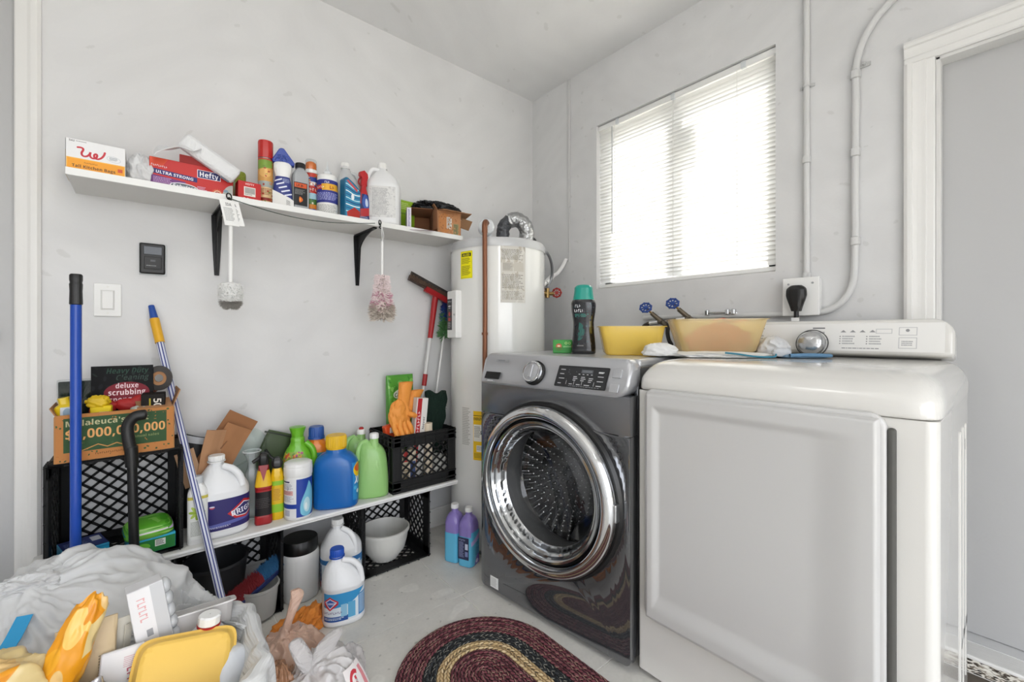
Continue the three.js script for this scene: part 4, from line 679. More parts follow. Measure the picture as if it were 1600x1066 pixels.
{
  const t = shelfThing('stain_brush_bottle', 'white stain remover bottle with blue triangular brush head', 'bottle', 0.43, -1.95, toCam(0.43, -1.95));
  const S = [[0, 0.034, 0.02, 4], [0.01, 0.036, 0.022, 4], [0.06, 0.035, 0.022, 3.5], [0.11, 0.031, 0.021, 3], [0.135, 0.026, 0.02, 2.6], [0.15, 0.03, 0.022, 2.6], [0.17, 0.034, 0.024, 2.6], [0.19, 0.032, 0.022, 2.4], [0.196, 0.02, 0.016, 2.4]];
  part('bottle', loft(S), white, t);
  part('printed_label', wrap(S, 0.045, 0.135, -1.25, 1.25), printed(256, 320, (g, w, h) => { R(g, '#28357e', 0, 0, w, h); for (let i = 0; i < 5; i++) { g.save(); g.translate(60 + i * 34, 60 + i * 50); g.rotate(-0.35); R(g, '#e2e6f2', -50, -14, 110, 20); g.restore(); } P(g, '#e8e8ea', [[0, 210], [256, 320], [0, 320]]); fine(g, '#aab3d2', 130, 30, 110, 60, 5, 4); }), t);
  const s = new THREE.Shape(); s.moveTo(-0.036, 0); s.lineTo(0.04, -0.006); s.quadraticCurveTo(0.046, 0.002, 0.042, 0.008); s.lineTo(0.006, 0.058); s.quadraticCurveTo(-0.006, 0.064, -0.014, 0.054); s.lineTo(-0.038, 0.01); s.closePath();
  part('brush_head', extrude(s, 0.022, 0.004).translate(0, 0.192, -0.011), M(0x163a9a, 0.35), t, 'blue triangular brush head');
  part('brush_bristles', fibres(90, () => { const u = rr(-0.03, 0.03), y = rr(0.198, 0.225); return { a: V3(u * (1 - (y - 0.198) * 15), y, 0.013), d: V3(rr(-0.2, 0.2), rr(-0.2, 0.2), 1).normalize(), l: 0.008, w: 0.0012 }; }), M(0x4d72c8, 0.7), t);
  part('hang_card', sheet((u, v) => [-0.036 + 0.076 * u, 0.0 + 0.075 * v - 0.035 * u * v, 0.026 + 0.006 * Math.sin(u * 3)], 12, 8, 0.001), printed(96, 96, (g, w, h) => { R(g, '#e3e3e0', 0, 0, w, h); fine(g, '#6a6a6a', 62, 24, 20, 60, 8, 3); }), t, 'white folded card');
}
{
  const t = shelfThing('grey_bottle', 'grey rectangular bottle with black cap and black orange label', 'bottle', 0.497, -1.952, 0.05);
  const S = [[0, 0.027, 0.02, 7], [0.006, 0.03, 0.022, 7], [0.15, 0.03, 0.022, 7], [0.17, 0.026, 0.02, 5], [0.182, 0.018, 0.016, 2.4], [0.19, 0.016, 0.016, 2]];
  part('bottle', loft(S), M(0xa6a9ac, 0.4), t);
  part('printed_label', wrap(S, 0.03, 0.125, -1.1, 0.25, { off: 0.001 }), printed(192, 256, (g, w, h) => { R(g, '#1a1b1d', 0, 0, w, h); R(g, '#d0572a', 8, 8, w - 16, 50); Z(g, 5, 96, 34, 40, '#1a1a1a'); O(g, '#dc6a2c', 110, 190, 34); O(g, '#f0b04a', 110, 190, 18); fine(g, '#8a8a8a', 16, 80, 150, 60, 5, 4); }), t);
  part('cap', capGeo(0.019, 0.022, 0.188), black, t, 'black screw cap');
}
{
  const t = shelfThing('spray_can', 'slim aerosol can with orange nozzle top and many coloured bands', 'spray can', 0.55, -1.99, toCam(0.55, -1.99));
  const b = sprayCan(t, 0.0265, 0.25, 0.05, null, printed(512, 640, (g, w, h) => { R(g, '#c23a2a', 0, 0, w, h); R(g, '#27398a', 0, 60, w, 70); R(g, '#e9e6df', 0, 130, w, 60); Z(g, 5, 256, 162, 62, '#c23a2a'); R(g, '#a9d0dc', 0, 300, w, 90); R(g, '#bd3327', 0, 190, w, 110); Z(g, 7, 256, 246, 58, '#f0e6da'); R(g, '#4d7a3a', 0, 390, w, 80); R(g, '#d8842e', 0, 470, w, 70); R(g, '#2a4fae', 0, 540, w, 100); speck(g, w, h, 50, ['#e6dfd2', '#2f7d44', '#203a8c', '#e0953c'], 4, 16, 12); }));
  part('collar', lathe([[0.0265, b - 0.01], [0.0265, b + 0.004], [0.02, b + 0.008], [0.001, b + 0.008]], 32), white, t);
  part('nozzle', lathe([[0.022, b + 0.004], [0.022, b + 0.028], [0.02, b + 0.036], [0.012, b + 0.042], [0.001, b + 0.043]], 32), M(0xd9701f, 0.4), t, 'orange nozzle');
  part('clear_cap', lathe([[0.0235, b + 0.004], [0.0235, b + 0.044], [0.021, b + 0.05], [0.001, b + 0.051]], 32), clearPlastic, t);
}
{
  const t = shelfThing('glue_bottle', 'white round bottle with pointed nozzle and blue yellow label', 'bottle', 0.607, -1.955, toCam(0.607, -1.955));
  const S = [[0, 0.039, 0.039, 2], [0.004, 0.042, 0.042, 2], [0.168, 0.042, 0.042, 2], [0.184, 0.036, 0.036, 2], [0.19, 0.016, 0.016, 2]];
  part('bottle', loft(S), white, t);
  part('printed_label', wrap(S, 0.06, 0.158, -1.7, 1.7), printed(512, 320, (g, w, h) => { R(g, '#2a3184', 0, 0, w, h); R(g, '#b92c2a', 0, 74, 200, 60); P(g, '#e2a92a', [[170, 60], [430, 50], [512, 140], [180, 150]]); Z(g, 8, 120, 104, 40, '#f3e6d8'); Z(g, 2, 330, 104, 64, '#8a2a1a'); fine(g, '#aab0dc', 40, 180, 420, 110, 6, 4); Z(g, 3, 256, 36, 40, '#e8e8f4'); }), t);
  part('fine_print', wrap(S, 0.008, 0.055, -1.5, 1.5), printed(256, 96, (g, w, h) => { R(g, '#dfdfdc', 0, 0, w, h); fine(g, '#9a9a98', 20, 10, 210, 80, 8, 3); }), t);
  part('nozzle', lathe([[0.018, 0.188], [0.018, 0.2], [0.012, 0.204], [0.006, 0.215], [0.0025, 0.235], [0.001, 0.25]], 24), milky, t);
}
// gallon jug: x is the side the handle is on
function jug(t, S, m, { neck, capR = 0.018, capH = 0.02, capM = white, handle, hr = 0.011, loose } = {}) {
  part('jug', loft(S, { seg: 56 }), m, t);
  const top = S[S.length - 1]; part('cap', capGeo(capR, capH, top[0] - 0.004, top[4] ?? 0, top[5] ?? 0), capM, t);
  part('neck_ring', lathe([[capR * 0.9, 0], [capR * 1.12, 0], [capR * 1.12, 0.004], [capR * 0.9, 0.004]], 28).translate(top[4] ?? 0, top[0] - 0.01, top[5] ?? 0), capM, t);
  if (handle) part('handle', tube(handle, hr, 40, 12), m, t);
}
{
  const t = shelfThing('jug', 'see-through whitish gallon jug at the back behind the blue bottle', 'jug', 0.715, -2.022, 0.1);
  const S = [[0, 0.052, 0.052, 4], [0.01, 0.057, 0.057, 4], [0.15, 0.057, 0.057, 4], [0.2, 0.046, 0.046, 3], [0.245, 0.022, 0.022, 2, -0.006], [0.26, 0.018, 0.018, 2, -0.008], [0.27, 0.018, 0.018, 2, -0.008]];
  jug(t, S, M(0xdfe2e3, 0.3, { transmission: 0.3, thickness: 0 }), { handle: [[0.01, 0.245, 0.01], [0.034, 0.24, 0.014], [0.048, 0.205, 0.016], [0.052, 0.165, 0.016]], hr: 0.009 });
}
{
  const t = shelfThing('cleaner_bottle', 'flat turquoise blue cleaner bottle with slanted shoulder and swirl label', 'bottle', 0.696, -1.93, 0.2);
  const s = new THREE.Shape(); s.moveTo(-0.036, 0.002); s.quadraticCurveTo(-0.036, 0, -0.033, 0); s.lineTo(0.035, 0); s.quadraticCurveTo(0.039, 0, 0.039, 0.004); s.lineTo(0.041, 0.13); s.quadraticCurveTo(0.036, 0.148, 0.012, 0.164); s.lineTo(-0.02, 0.184); s.quadraticCurveTo(-0.036, 0.188, -0.037, 0.17); s.closePath();
  part('bottle', extrude(s, 0.032, 0.007, 0.006, 4).translate(0, 0.0, -0.016), M(0x2b7fa8, 0.2, { transmission: 0.3, thickness: 0 }), t);
  const c = new THREE.Shape(); c.moveTo(-0.033, 0.006); c.lineTo(0.034, 0.006); c.lineTo(0.036, 0.126); c.quadraticCurveTo(0.03, 0.142, 0.008, 0.156); c.lineTo(-0.02, 0.174); c.lineTo(-0.034, 0.168); c.closePath();
  const g = new THREE.ShapeGeometry(c, 8).translate(0, 0, 0.0236), uv = g.attributes.uv; for (let i = 0; i < uv.count; i++) uv.setXY(i, (uv.getX(i) + 0.037) / 0.078, uv.getY(i) / 0.186);
  part('printed_label', g, printed(256, 512, (g, w, h) => { R(g, '#2f86ad', 0, 0, w, h); for (let i = 0; i < 9; i++) { g.strokeStyle = ['#bfe4ee', '#123f7e', '#e9f4f6', '#1c5f92'][i % 4]; g.lineWidth = 12; g.beginPath(); g.moveTo(-20, 90 + i * 40); g.bezierCurveTo(80, 60 + i * 44, 120, 180 + i * 30, 280, 110 + i * 36); g.stroke(); } P(g, '#b2281f', [[30, 420], [150, 350], [256, 400], [220, 512], [40, 512]]); P(g, '#c24a52', [[10, 10], [200, 130], [190, 160], [10, 40]]); O(g, '#e8edf0', 120, 230, 24, 40); }), t);
}
{
  const t = shelfThing('spray_bottle', 'small red trigger spray bottle with dark blue label beside the big white jug', 'spray bottle', 0.764, -1.95, 0.05);
  const S = [[0, 0.025, 0.018, 3], [0.006, 0.028, 0.02, 3], [0.08, 0.027, 0.02, 3], [0.13, 0.021, 0.017, 2.6], [0.165, 0.013, 0.013, 2], [0.18, 0.013, 0.013, 2]];
  part('bottle', loft(S), M(0xb32428, 0.3), t);
  part('printed_label', wrap(S, 0.012, 0.135, -1.3, 1.3), printed(192, 320, (g, w, h) => { R(g, '#20285f', 0, 0, w, h); O(g, '#3a5aa8', 110, 90, 56, 90); O(g, '#c9d6e8', 120, 100, 22, 50); P(g, '#b52a30', [[0, 190], [192, 150], [192, 240], [0, 290]]); fine(g, '#b9c0dc', 30, 270, 120, 34, 4, 3); R(g, '#b52a30', 0, 0, 40, 120); }), t);
  const h = new THREE.Shape(); h.moveTo(-0.014, 0.175); h.lineTo(0.014, 0.175); h.lineTo(0.014, 0.195); h.lineTo(0.02, 0.215); h.lineTo(0.018, 0.232); h.lineTo(0.002, 0.246); h.lineTo(-0.018, 0.236); h.lineTo(-0.02, 0.222); h.lineTo(-0.01, 0.21); h.closePath();
  part('trigger_head', extrude(h, 0.016, 0.004).translate(0, 0, -0.008), M(0xb61f24, 0.35), t); part('trigger', tube([[-0.012, 0.215, 0.0], [-0.022, 0.195, 0], [-0.02, 0.178, 0]], 0.004, 14, 8), M(0x8e181c, 0.4), t);
}
{
  const t = shelfThing('jug', 'large white gallon jug with grey print label, biggest on the upper shelf', 'jug', 0.868, -1.958, toCam(0.868, -1.958, -0.12));
  const S = [[0, 0.066, 0.06, 4], [0.01, 0.074, 0.068, 4], [0.03, 0.076, 0.07, 4], [0.185, 0.076, 0.07, 4], [0.2, 0.074, 0.068, 3.5], [0.235, 0.056, 0.052, 3], [0.268, 0.026, 0.026, 2.2, -0.006], [0.276, 0.019, 0.019, 2, -0.008], [0.288, 0.019, 0.019, 2, -0.008]];
  jug(t, S, hdpe, { capR: 0.0195, capH: 0.022, handle: [[-0.02, 0.268, 0.016], [-0.048, 0.268, 0.022], [-0.064, 0.245, 0.024], [-0.068, 0.205, 0.024]], hr: 0.0095 });
  part('printed_label', wrap(S, 0.035, 0.178, -0.62, 0.62), printed(256, 320, (g, w, h) => { R(g, '#d9d9d7', 0, 0, w, h); speck(g, w, h, 160, ['#cfcfce', '#c4c4c4', '#d4d4d3'], 3, 16); fine(g, '#a9a9a9', 30, 20, 170, 280, 26, 3); }), t);
}
{
  const t = shelfThing('green_box', 'lime green carton at the back behind the purple white box', 'box', 1.005, -2.035, 0.05);
  carton(0.1, 0.172, 0.05, M(0x86a81c, 0.5), printed(128, 192, (g, w, h) => { R(g, '#8cb31e', 0, 0, w, h); fine(g, '#c6d98a', 20, 14, 80, 40, 4, 2); R(g, '#6d9016', 0, 70, w, 10); }), t);
}
{
  const t = shelfThing('bag_box', 'white and purple carton lying open at the near end on the upper shelf', 'box', 1.05, -1.955, -0.42);
  const wMat = printed(256, 256, (g, w, h) => { R(g, '#e1e1e3', 0, 0, w, h); P(g, '#3c2a78', [[150, 0], [215, 0], [215, 256], [120, 256]]); O(g, '#7f8f3a', 30, 200, 60, 90); O(g, '#2a2a3a', 60, 250, 60, 40); fine(g, '#cfc8e6', 160, 20, 46, 210, 16, 4); });
  const w = 0.125, h = 0.105, d = 0.17, e = 0.002, inn = M(0x8a5f42, 0.9);
  part('carton_shell', merge(bx(e, h, d, -w / 2, 0, 0, 0.0005), bx(w, e, d, 0, 0, 0, 0.0005), bx(w, h, e, 0, 0, -d / 2, 0.0005)), inn, t);
  part('carton_shell', merge(bx(e, h, d, w / 2, 0, 0, 0.0005), bx(w, e, d, 0, h, 0, 0.0005)), inn, t);
  part('printed_side', new THREE.PlaneGeometry(d, h).rotateY(-Math.PI / 2).translate(-w / 2 - 0.0016, h / 2, 0), wMat, t);
  part('printed_edge', new THREE.PlaneGeometry(0.02, h).translate(-w / 2 + 0.01, h / 2, d / 2 + 0.0006), printed(32, 128, (g, a, b) => { R(g, '#d6d4dc', 0, 0, a, b); fine(g, '#574a8e', 8, 10, 16, 110, 14, 2); }), t);
  part('flap', bar([0, 0.002, d / 2], [0.0, -0.012, d / 2 + 0.05], w - 0.004, 0.0015, V3(0, 1, 0)), M(0x9a8590, 0.8), t, 'hanging bottom flap');
  part('flap', bar([w / 2, h / 2, d / 2], [w / 2 + 0.012, h / 2, d / 2 + 0.05], h - 0.006, 0.0015, V3(1, 0, 0)), M(0x8a5c3c, 0.85), t, 'brown side flap');
}
{
  const t = shelfThing('cardboard_box', 'small brown cardboard box with open flaps at the heater end of the shelf', 'box', 1.205, -1.95, -0.3);
  const w = 0.12, h = 0.125, d = 0.13, e = 0.003, m = M(0xb0805a, 0.85);
  part('box_wall', merge(bx(w, h, e, 0, 0, d / 2, 0.0005), bx(w, h, e, 0, 0, -d / 2, 0.0005), bx(e, h, d, -w / 2, 0, 0, 0.0005), bx(e, h, d, w / 2, 0, 0, 0.0005), bx(w, e, d, 0, 0, 0, 0.0005)), m, t);
  part('printed_front', new THREE.PlaneGeometry(w - 0.006, h - 0.006).translate(0, h / 2, d / 2 + 0.0025), printed(256, 256, (g, a, b) => { R(g, '#b78258', 0, 0, a, b); O(g, '#c2834e', 70, 130, 66, 110); R(g, '#d9d3c8', 96, 60, 60, 130); fine(g, '#77706a', 102, 70, 48, 110, 12, 2); R(g, '#8f8a62', 176, 130, 60, 126); fine(g, '#55523a', 180, 140, 50, 100, 8, 3); speck(g, a, b, 60, ['#a87248', '#c48d62'], 3, 12); }, 0.8), t);
  part('flap', bar([0, h, d / 2], [0.012, h - 0.012, d / 2 + 0.055], w, e, V3(0, 1, 0)).translate(0, 0, 0), kraft, t); part('flap', bar([w / 2, h, 0], [w / 2 + 0.06, h - 0.002, 0.0], d, e, V3(0, 1, 0)), kraft, t);
  part('flap', bar([w / 2, h * 0.6, d / 2 - 0.01], [w / 2 + 0.05, h * 0.45, d / 2 + 0.01], 0.06, e, V3(0, 0.3, 1)), M(0x8d6a4a, 0.85), t); part('flap', bar([-w / 2, h, 0], [-w / 2 - 0.02, h + 0.03, 0], d, e, V3(1, 0, 0)), kraft, t);
}
{
  const t = thing('black_bag_roll', 'crumpled black plastic bag roll lying on the two open cartons', 'bag', [1.165, SY + 0.127, -1.975], -0.2);
  const m = M(0x15171a, 0.25, { bumpMap: crinkle, bumpScale: 0.004 });
  part('roll', lump(0.125, 0.034, 0.05, { folds: 11, depth: 0.16, rough: 0.16, freq: 3, k: 8, knot: V3(-1, 0.3, 0), seg: 120 }), m, t);
  part('loose_corner', sheet((u, v) => [-0.09 + 0.07 * u, 0.035 + 0.022 * Math.sin(u * 3) * (1 - v) + 0.004 * Math.sin(v * 9), -0.01 + 0.05 * v], 12, 12, 0.001), m, t);
}
// green cord strung along the shelf edge, with the two brushes hung from hooks
{
  const t = thing('cord', 'thin dark green cord sagging along the shelf edge between the hooks', 'cord', [0, 0, 0]);
  const pts = []; for (let i = 0; i <= 16; i++) { const u = i / 16; pts.push([0.232 + 0.545 * u, 1.555 - 0.034 * Math.sin(u * Math.PI) * (1 - 0.15 * u) , -1.848 - 0.004 * Math.sin(u * 3)]); }
  part('cord', tube(pts, 0.0014, 60, 6), M(0x1d3a2c, 0.6), t);
  for (const [x, l] of [[0.232, 'dark wire hook at the left end of the green cord'], [0.798, 'dark wire hook at the right end of the green cord']]) {
    const h = thing('wire_hook', l, 'hook', [x, 1.556, -1.8535]);
    part('loop', new THREE.TorusGeometry(0.011, 0.0022, 8, 24).rotateY(0.7).translate(0, 0.004, 0.01), blackMetal, h); part('shank', rod([0, 0.0, 0.0], [0, 0, 0.008], 0.0025), blackMetal, h);
    part('knot', tube([[0, 0.0, 0.01], [0.005, -0.01, 0.014], [-0.004, -0.016, 0.012], [0.003, -0.022, 0.01]], 0.003, 16, 8), M(0x2a302c, 0.8), h);
  }
}
{
  const t = thing('toilet_brush', 'white toilet brush with grey bristle tips hanging from the shelf', 'brush', [0.236, 1.15, -1.835]);
  const off = V3(0.006, 0, 0);
  part('handle', merge(rod([0, 0.1, 0], [0, 0.375, 0], 0.0068), new THREE.TorusGeometry(0.007, 0.003, 8, 20).translate(0, 0.382, 0)), white, t);
  part('head_core', lathe([[0.001, 0.022], [0.03, 0.03], [0.034, 0.04], [0.035, 0.088], [0.03, 0.095], [0.012, 0.1], [0.001, 0.1]], 28), M(0xdededc, 0.8), t);
  part('white_bristles', fibres(1500, () => { const y = rr(0.036, 0.09), a = rr(0, 6.283); return { a: V3(0.026 * Math.sin(a), y, 0.026 * Math.cos(a)), d: V3(Math.sin(a), rr(-0.4, 0.3), Math.cos(a)).normalize(), l: rr(0.012, 0.017), w: 0.0012 }; }), M(0xe4e4e2, 0.7), t);
  part('grey_bristles', fibres(900, () => { const a = rr(0, 6.283), e = rr(0.1, 1.3); return { a: V3(0.01 * Math.sin(a), 0.036 - 0.005 * e, 0.01 * Math.cos(a)), d: V3(Math.sin(a) * Math.cos(e), -Math.sin(e), Math.cos(a) * Math.cos(e)).normalize(), l: rr(0.026, 0.033), w: 0.0015 }; }), M(0x9a9690, 0.8), t, 'grey bristle tips');
  const tg = thing('hang_tag', 'white folded price tag hanging beside the toilet brush handle', 'tag', [0.222, 1.452, -1.828]);
  const art = printed(128, 192, (g, w, h) => { R(g, '#e8e8e6', 0, 0, w, h); X(g, 'IDA', 70, 34, 30, '#555'); fine(g, '#8c8c8a', 20, 60, 90, 100, 10, 3); });
  part('tag_front', sheet((u, v) => [-0.022 + 0.044 * u + 0.018 * (1 - v), 0.09 * v, 0.004 * Math.sin(u * 3)], 6, 6, 0.0008), art, tg);
  part('tag_back', sheet((u, v) => [-0.005 + 0.042 * u + 0.02 * (1 - v), 0.005 + 0.085 * v, -0.006 + 0.003 * u], 6, 6, 0.0008), art, tg);
}
{
  const t = thing('feather_duster', 'fluffy pink and grey duster hanging from the shelf by a white string', 'duster', [0.804, 1.12, -1.835]);
  part('handle', rod([0, 0.17, 0], [0, 0.355, 0], 0.006), white, t);
  part('string', tube([[0, 0.35, 0], [0.008, 0.38, 0], [0.002, 0.41, 0], [-0.003, 0.435, 0], [0, 0.35, 0.003]], 0.0012, 30, 6), white, t);
  part('core', lathe([[0.001, 0.012], [0.03, 0.02], [0.042, 0.04], [0.043, 0.065], [0.033, 0.095], [0.027, 0.13], [0.024, 0.17], [0.012, 0.2], [0.001, 0.203]], 32), M(0xcdbdb9, 0.95), t);
  const prof = (y) => (y > 0.12 ? 0.03 + 0.012 * (0.2 - y) / 0.08 : 0.042 + 0.016 * smooth(0.12, 0.04, y)) * (y < 0.03 ? 0.9 : 1);
  const fluff = (n, y0, y1, m, label) => part('fluff', fibres(n, () => { const y = rr(y0, y1), a = rr(0, 6.283), l = (prof(y) - 0.014) * rr(0.7, 1.1), down = rr(-0.5, 0.2); return { a: V3(0.02 * Math.sin(a), y, 0.02 * Math.cos(a)), d: V3(Math.sin(a), down + 0.5 * noise(a * 2, y * 60, 1), Math.cos(a)).normalize(), l, w: rr(0.0022, 0.004) }; }), m, t, label);
  fluff(1000, 0.08, 0.205, M(0xf0e2e2, 0.9), 'pale pink fluff'); fluff(300, 0.06, 0.13, M(0xc995a6, 0.9), 'pink fluff'); fluff(700, 0.02, 0.075, M(0xb8aca0, 0.9), 'grey brown fluff'); fluff(320, 0.01, 0.06, M(0xe6ddd4, 0.9), 'cream fluff');
}
// black wall box, light switch
{
  const t = thing('door_opener', 'black garage door remote box stuck on the left wall', 'remote', [0.023, 1.288, ZA], 0);
  part('case', bx(0.074, 0.112, 0.022, 0, 0, 0.012, 0.006), black, t); part('back_plate', bx(0.08, 0.118, 0.004, 0.002, -0.004, 0.002, 0.002), milky, t);
  part('display', bx(0.052, 0.03, 0.002, 0.001, 0.07, 0.0238, 0.001), M(0x1c2630, 0.12), t); part('button', bx(0.05, 0.046, 0.003, 0.001, 0.016, 0.0235, 0.002), M(0x1c1c1d, 0.5), t);
  part('printed_mark', new THREE.PlaneGeometry(0.046, 0.04).translate(0.001, 0.04, 0.0268), printed(128, 112, (g, w, h) => { R(g, '#19191a', 0, 0, w, h); R(g, '#55575a', 44, 26, 40, 20); fine(g, '#a0a2a4', 12, 84, 104, 12, 1, 2); }), t);
  const s = thing('light_switch', 'white rocker light switch plate on the left wall', 'light switch', [-0.099, 1.127, ZA]);
  part('plate', bx(0.073, 0.117, 0.006, 0, 0, 0.003, 0.003), white, s); part('frame', bx(0.036, 0.07, 0.003, 0, 0.0235, 0.0065, 0.001), M(0xd3d2cf, 0.4), s); part('rocker', bx(0.03, 0.063, 0.006, 0, 0.027, 0.0075, 0.002).rotateX(0.02), white, s);
  for (const y of [0.012, 0.105]) part('screw', rod([0, y, 0.005], [0, y, 0.0075], 0.0035), whiteMatt, s);
}

// ---------------------------------------------------------------- milk crates and the low plank shelf
// crate with its opening up, base centre at the origin: floor, four lattice sides, rims, corner posts
function crateParts(parent, w, h, d, { solid = 0.34 } = {}) {
  const t = 0.006, rim = 0.055, foot = 0.058, cw = 0.042;
  const lattice = (L, H, step, at) => { // diagonal bars filling L x H, centred; at(x, y) -> [x, y, z]
    const out = [], seg = (x0, y0, x1, y1, up) => out.push(bar(at(x0, y0), at(x1, y1), 0.0075, t * 0.8, up));
    for (let k = -(L + H); k < L + H; k += step) for (const s of [1, -1]) {
      // line y = s * (x - k) * slope clipped to the box
      const sl = 0.85; let x0 = -L / 2, x1 = L / 2; const f = (x) => s * sl * (x - k), inv = (y) => y / (s * sl) + k;
      let ya = f(x0), yb = f(x1); const lo = -H / 2, hi = H / 2;
      const clip = (x) => Math.min(hi, Math.max(lo, f(x)));
      if ((ya < lo && yb < lo) || (ya > hi && yb > hi)) continue;
      if (ya < lo) x0 = inv(lo); if (ya > hi) x0 = inv(hi); if (yb < lo) x1 = inv(lo); if (yb > hi) x1 = inv(hi);
      if (x1 - x0 < 0.012) continue; seg(x0, clip(x0), x1, clip(x1), at(0, 0, true));
    }
    return out;
  };
  const mid = (rim < h ? h - rim - foot : h), yc = foot + mid / 2;
  const side = (L, rot, dist, name) => {
    const at = (x, y, up) => (up ? V3(0, 0, 1) : [x, yc + y, 0]);
    const inner = L - cw * 2, g = [...lattice(inner * (1 - solid * 0), mid, 0.046, at)];
    g.push(bx(L, rim, t, 0, h - rim, 0, 0.002), bx(L, foot, t, 0, 0, 0, 0.002), bx(cw, h, t, -L / 2 + cw / 2, 0, 0, 0.002), bx(cw, h, t, L / 2 - cw / 2, 0, 0, 0.002));
    for (const y of [h - 0.01, h - rim + 0.003, h - rim * 0.5, foot - 0.006, foot * 0.4]) g.push(bx(L + 0.002, 0.006, 0.012, 0, y - 0.003, 0.003, 0.002));
    for (let i = 0; i <= 6; i++) g.push(bx(0.004, rim, 0.011, -L / 2 + 0.006 + (L - 0.012) * i / 6, h - rim, 0.003, 0.001));
    for (const x of [-L / 2 + cw, L / 2 - cw]) g.push(bx(0.006, mid, 0.011, x, foot, 0.002, 0.001));
    const m = merge(g); m.translate(0, 0, dist).rotateY(rot); part('lattice_side', m, crateBlack, parent);
  };
  side(w, 0, d / 2 - t, 1); side(w, Math.PI, d / 2 - t); side(d - 0.004, Math.PI / 2, w / 2 - t); side(d - 0.004, -Math.PI / 2, w / 2 - t);
  const fl = lattice(w - 0.05, d - 0.05, 0.046, (x, y, up) => (up ? V3(0, 1, 0) : [x, 0.006, y]));
  fl.push(bx(w, 0.01, 0.03, 0, 0, d / 2 - 0.016, 0.002), bx(w, 0.01, 0.03, 0, 0, -d / 2 + 0.016, 0.002), bx(0.03, 0.01, d, w / 2 - 0.016, 0, 0, 0.002), bx(0.03, 0.01, d, -w / 2 + 0.016, 0, 0, 0.002));
  part('lattice_base', merge(fl), crateBlack, parent);
}
const LS = 0.338; // top of the plank shelf
function crate(label, x, y, z, turn = 0, onSide = false, w = 0.325, h = 0.265, d = 0.325) {
  const t = thing('milk_crate', label, 'crate', [x, y, z], turn);
  if (!onSide) { crateParts(t, w, h, d); return t; }
  // lying on its side, opening to +z: the crate's up axis turned to +z; the crate depth d becomes its height
  const g = new THREE.Group(); crateParts(g, w, h, d); g.rotation.x = Math.PI / 2; g.position.set(0, d / 2, -h / 2); g.updateMatrix();
  for (const m of [...g.children]) { m.geometry = m.geometry.clone().applyMatrix4(g.matrix); t.add(m); }
  return t;
}
crate('black milk crate under the left end of the plank, holding the scrub brush', 0.243, 0, -1.965, 0, true, 0.325, 0.265, 0.318);
crate('black milk crate under the right end of the plank, holding the bowl', 0.882, 0, -1.965, 0, true, 0.325, 0.265, 0.318);
crate('black milk crate lying on the plank at left, under the green carton', -0.062, LS, -1.965, 0, true, 0.32, 0.262, 0.342);
crate('black milk crate open upwards at the right plank end, filled with gloves', 1.018, LS, -1.958, 0, false, 0.335, 0.262, 0.262);
{
  const t = thing('plank_shelf', 'low white plank shelf laid across two milk crates', 'shelf', [0.46, 0.3185, -1.955]);
  part('board', bx(1.47, 0.019, 0.27, 0, 0, 0, 0.002), whiteMatt, t);
  part('front_edging', merge(bx(1.472, 0.012, 0.012, 0, 0.0075, 0.139, 0.005), bx(1.472, 0.008, 0.006, 0, 0, 0.137, 0.002)), white, t);
}
// carton of a lottery-like green print on the upper left crate
{
  const t = thing('printed_carton', 'open brown carton with green panel and big dollar figure on the left crate', 'box', [-0.066, LS + 0.3435, -1.945], 0.03);
  const w = 0.276, h = 0.142, d = 0.21, e = 0.004, m = M(0xb07c48, 0.8);
  part('carton_wall', merge(bx(w, h, e, 0, 0, -d / 2, 0.0005), bx(e, h - 0.004, d, -w / 2, 0, 0, 0.0005), bx(e, h - 0.004, d, w / 2, 0, 0, 0.0005), bx(w, e, d, 0, 0, 0, 0.0005)), m, t);
  part('front_wall', bx(w, h, e, 0, 0, d / 2, 0.0005), m, t);
  part('printed_front', new THREE.PlaneGeometry(w - 0.004, h - 0.004).translate(0, h / 2, d / 2 + 0.003), printed(1024, 540, (g, a, b) => {
    R(g, '#b8793f', 0, 0, a, b); R(g, '#2f4f2c', 60, 34, 900, 400); speck(g, a, b, 120, ['#3a5a34', '#29482a', '#b07038'], 3, 14);
    X(g, "Melaleuca's Best", 430, 100, 92, '#b9b48c', 'bold', 0, 720); X(g, '$1,000,000,000', 510, 230, 150, '#e0a566', 'bold', 0, 880); X(g, 'in annual sales', 730, 330, 44, '#7f8a58', 'bold', 0, 330);
    g.strokeStyle = '#c08a4c'; g.lineWidth = 12; g.beginPath(); g.moveTo(200, 430); g.lineTo(340, 370); g.lineTo(420, 410); g.lineTo(500, 380); g.lineTo(600, 430); g.stroke(); Z(g, 18, 480, 480, 30, '#5a3a1c', 'bold', 0, 420);
  }, 0.75), t);
  part('flap', bar([0.09, h, d / 2 - 0.004], [0.086, h + 0.02, d / 2 - 0.075], 0.09, 0.003, V3(0, 1, 0.2)), kraft, t);
  part('flap', bar([w / 2, h - 0.004, 0], [w / 2 + 0.02, h + 0.05, 0.0], d * 0.7, 0.003, V3(1, 0, 0)), kraft, t); part('flap', bar([-w / 2, h - 0.004, 0], [-w / 2 - 0.012, h + 0.02, 0.0], d * 0.8, 0.003, V3(1, 0, 0)), kraft, t);
}
const CX = -0.066, CYb = LS + 0.3435, CZ = -1.945; // carton base
const inCarton = (name, label, cat, x, y, z, turn = 0) => thing(name, label, cat, [CX + x, CYb + y, CZ + z], turn);
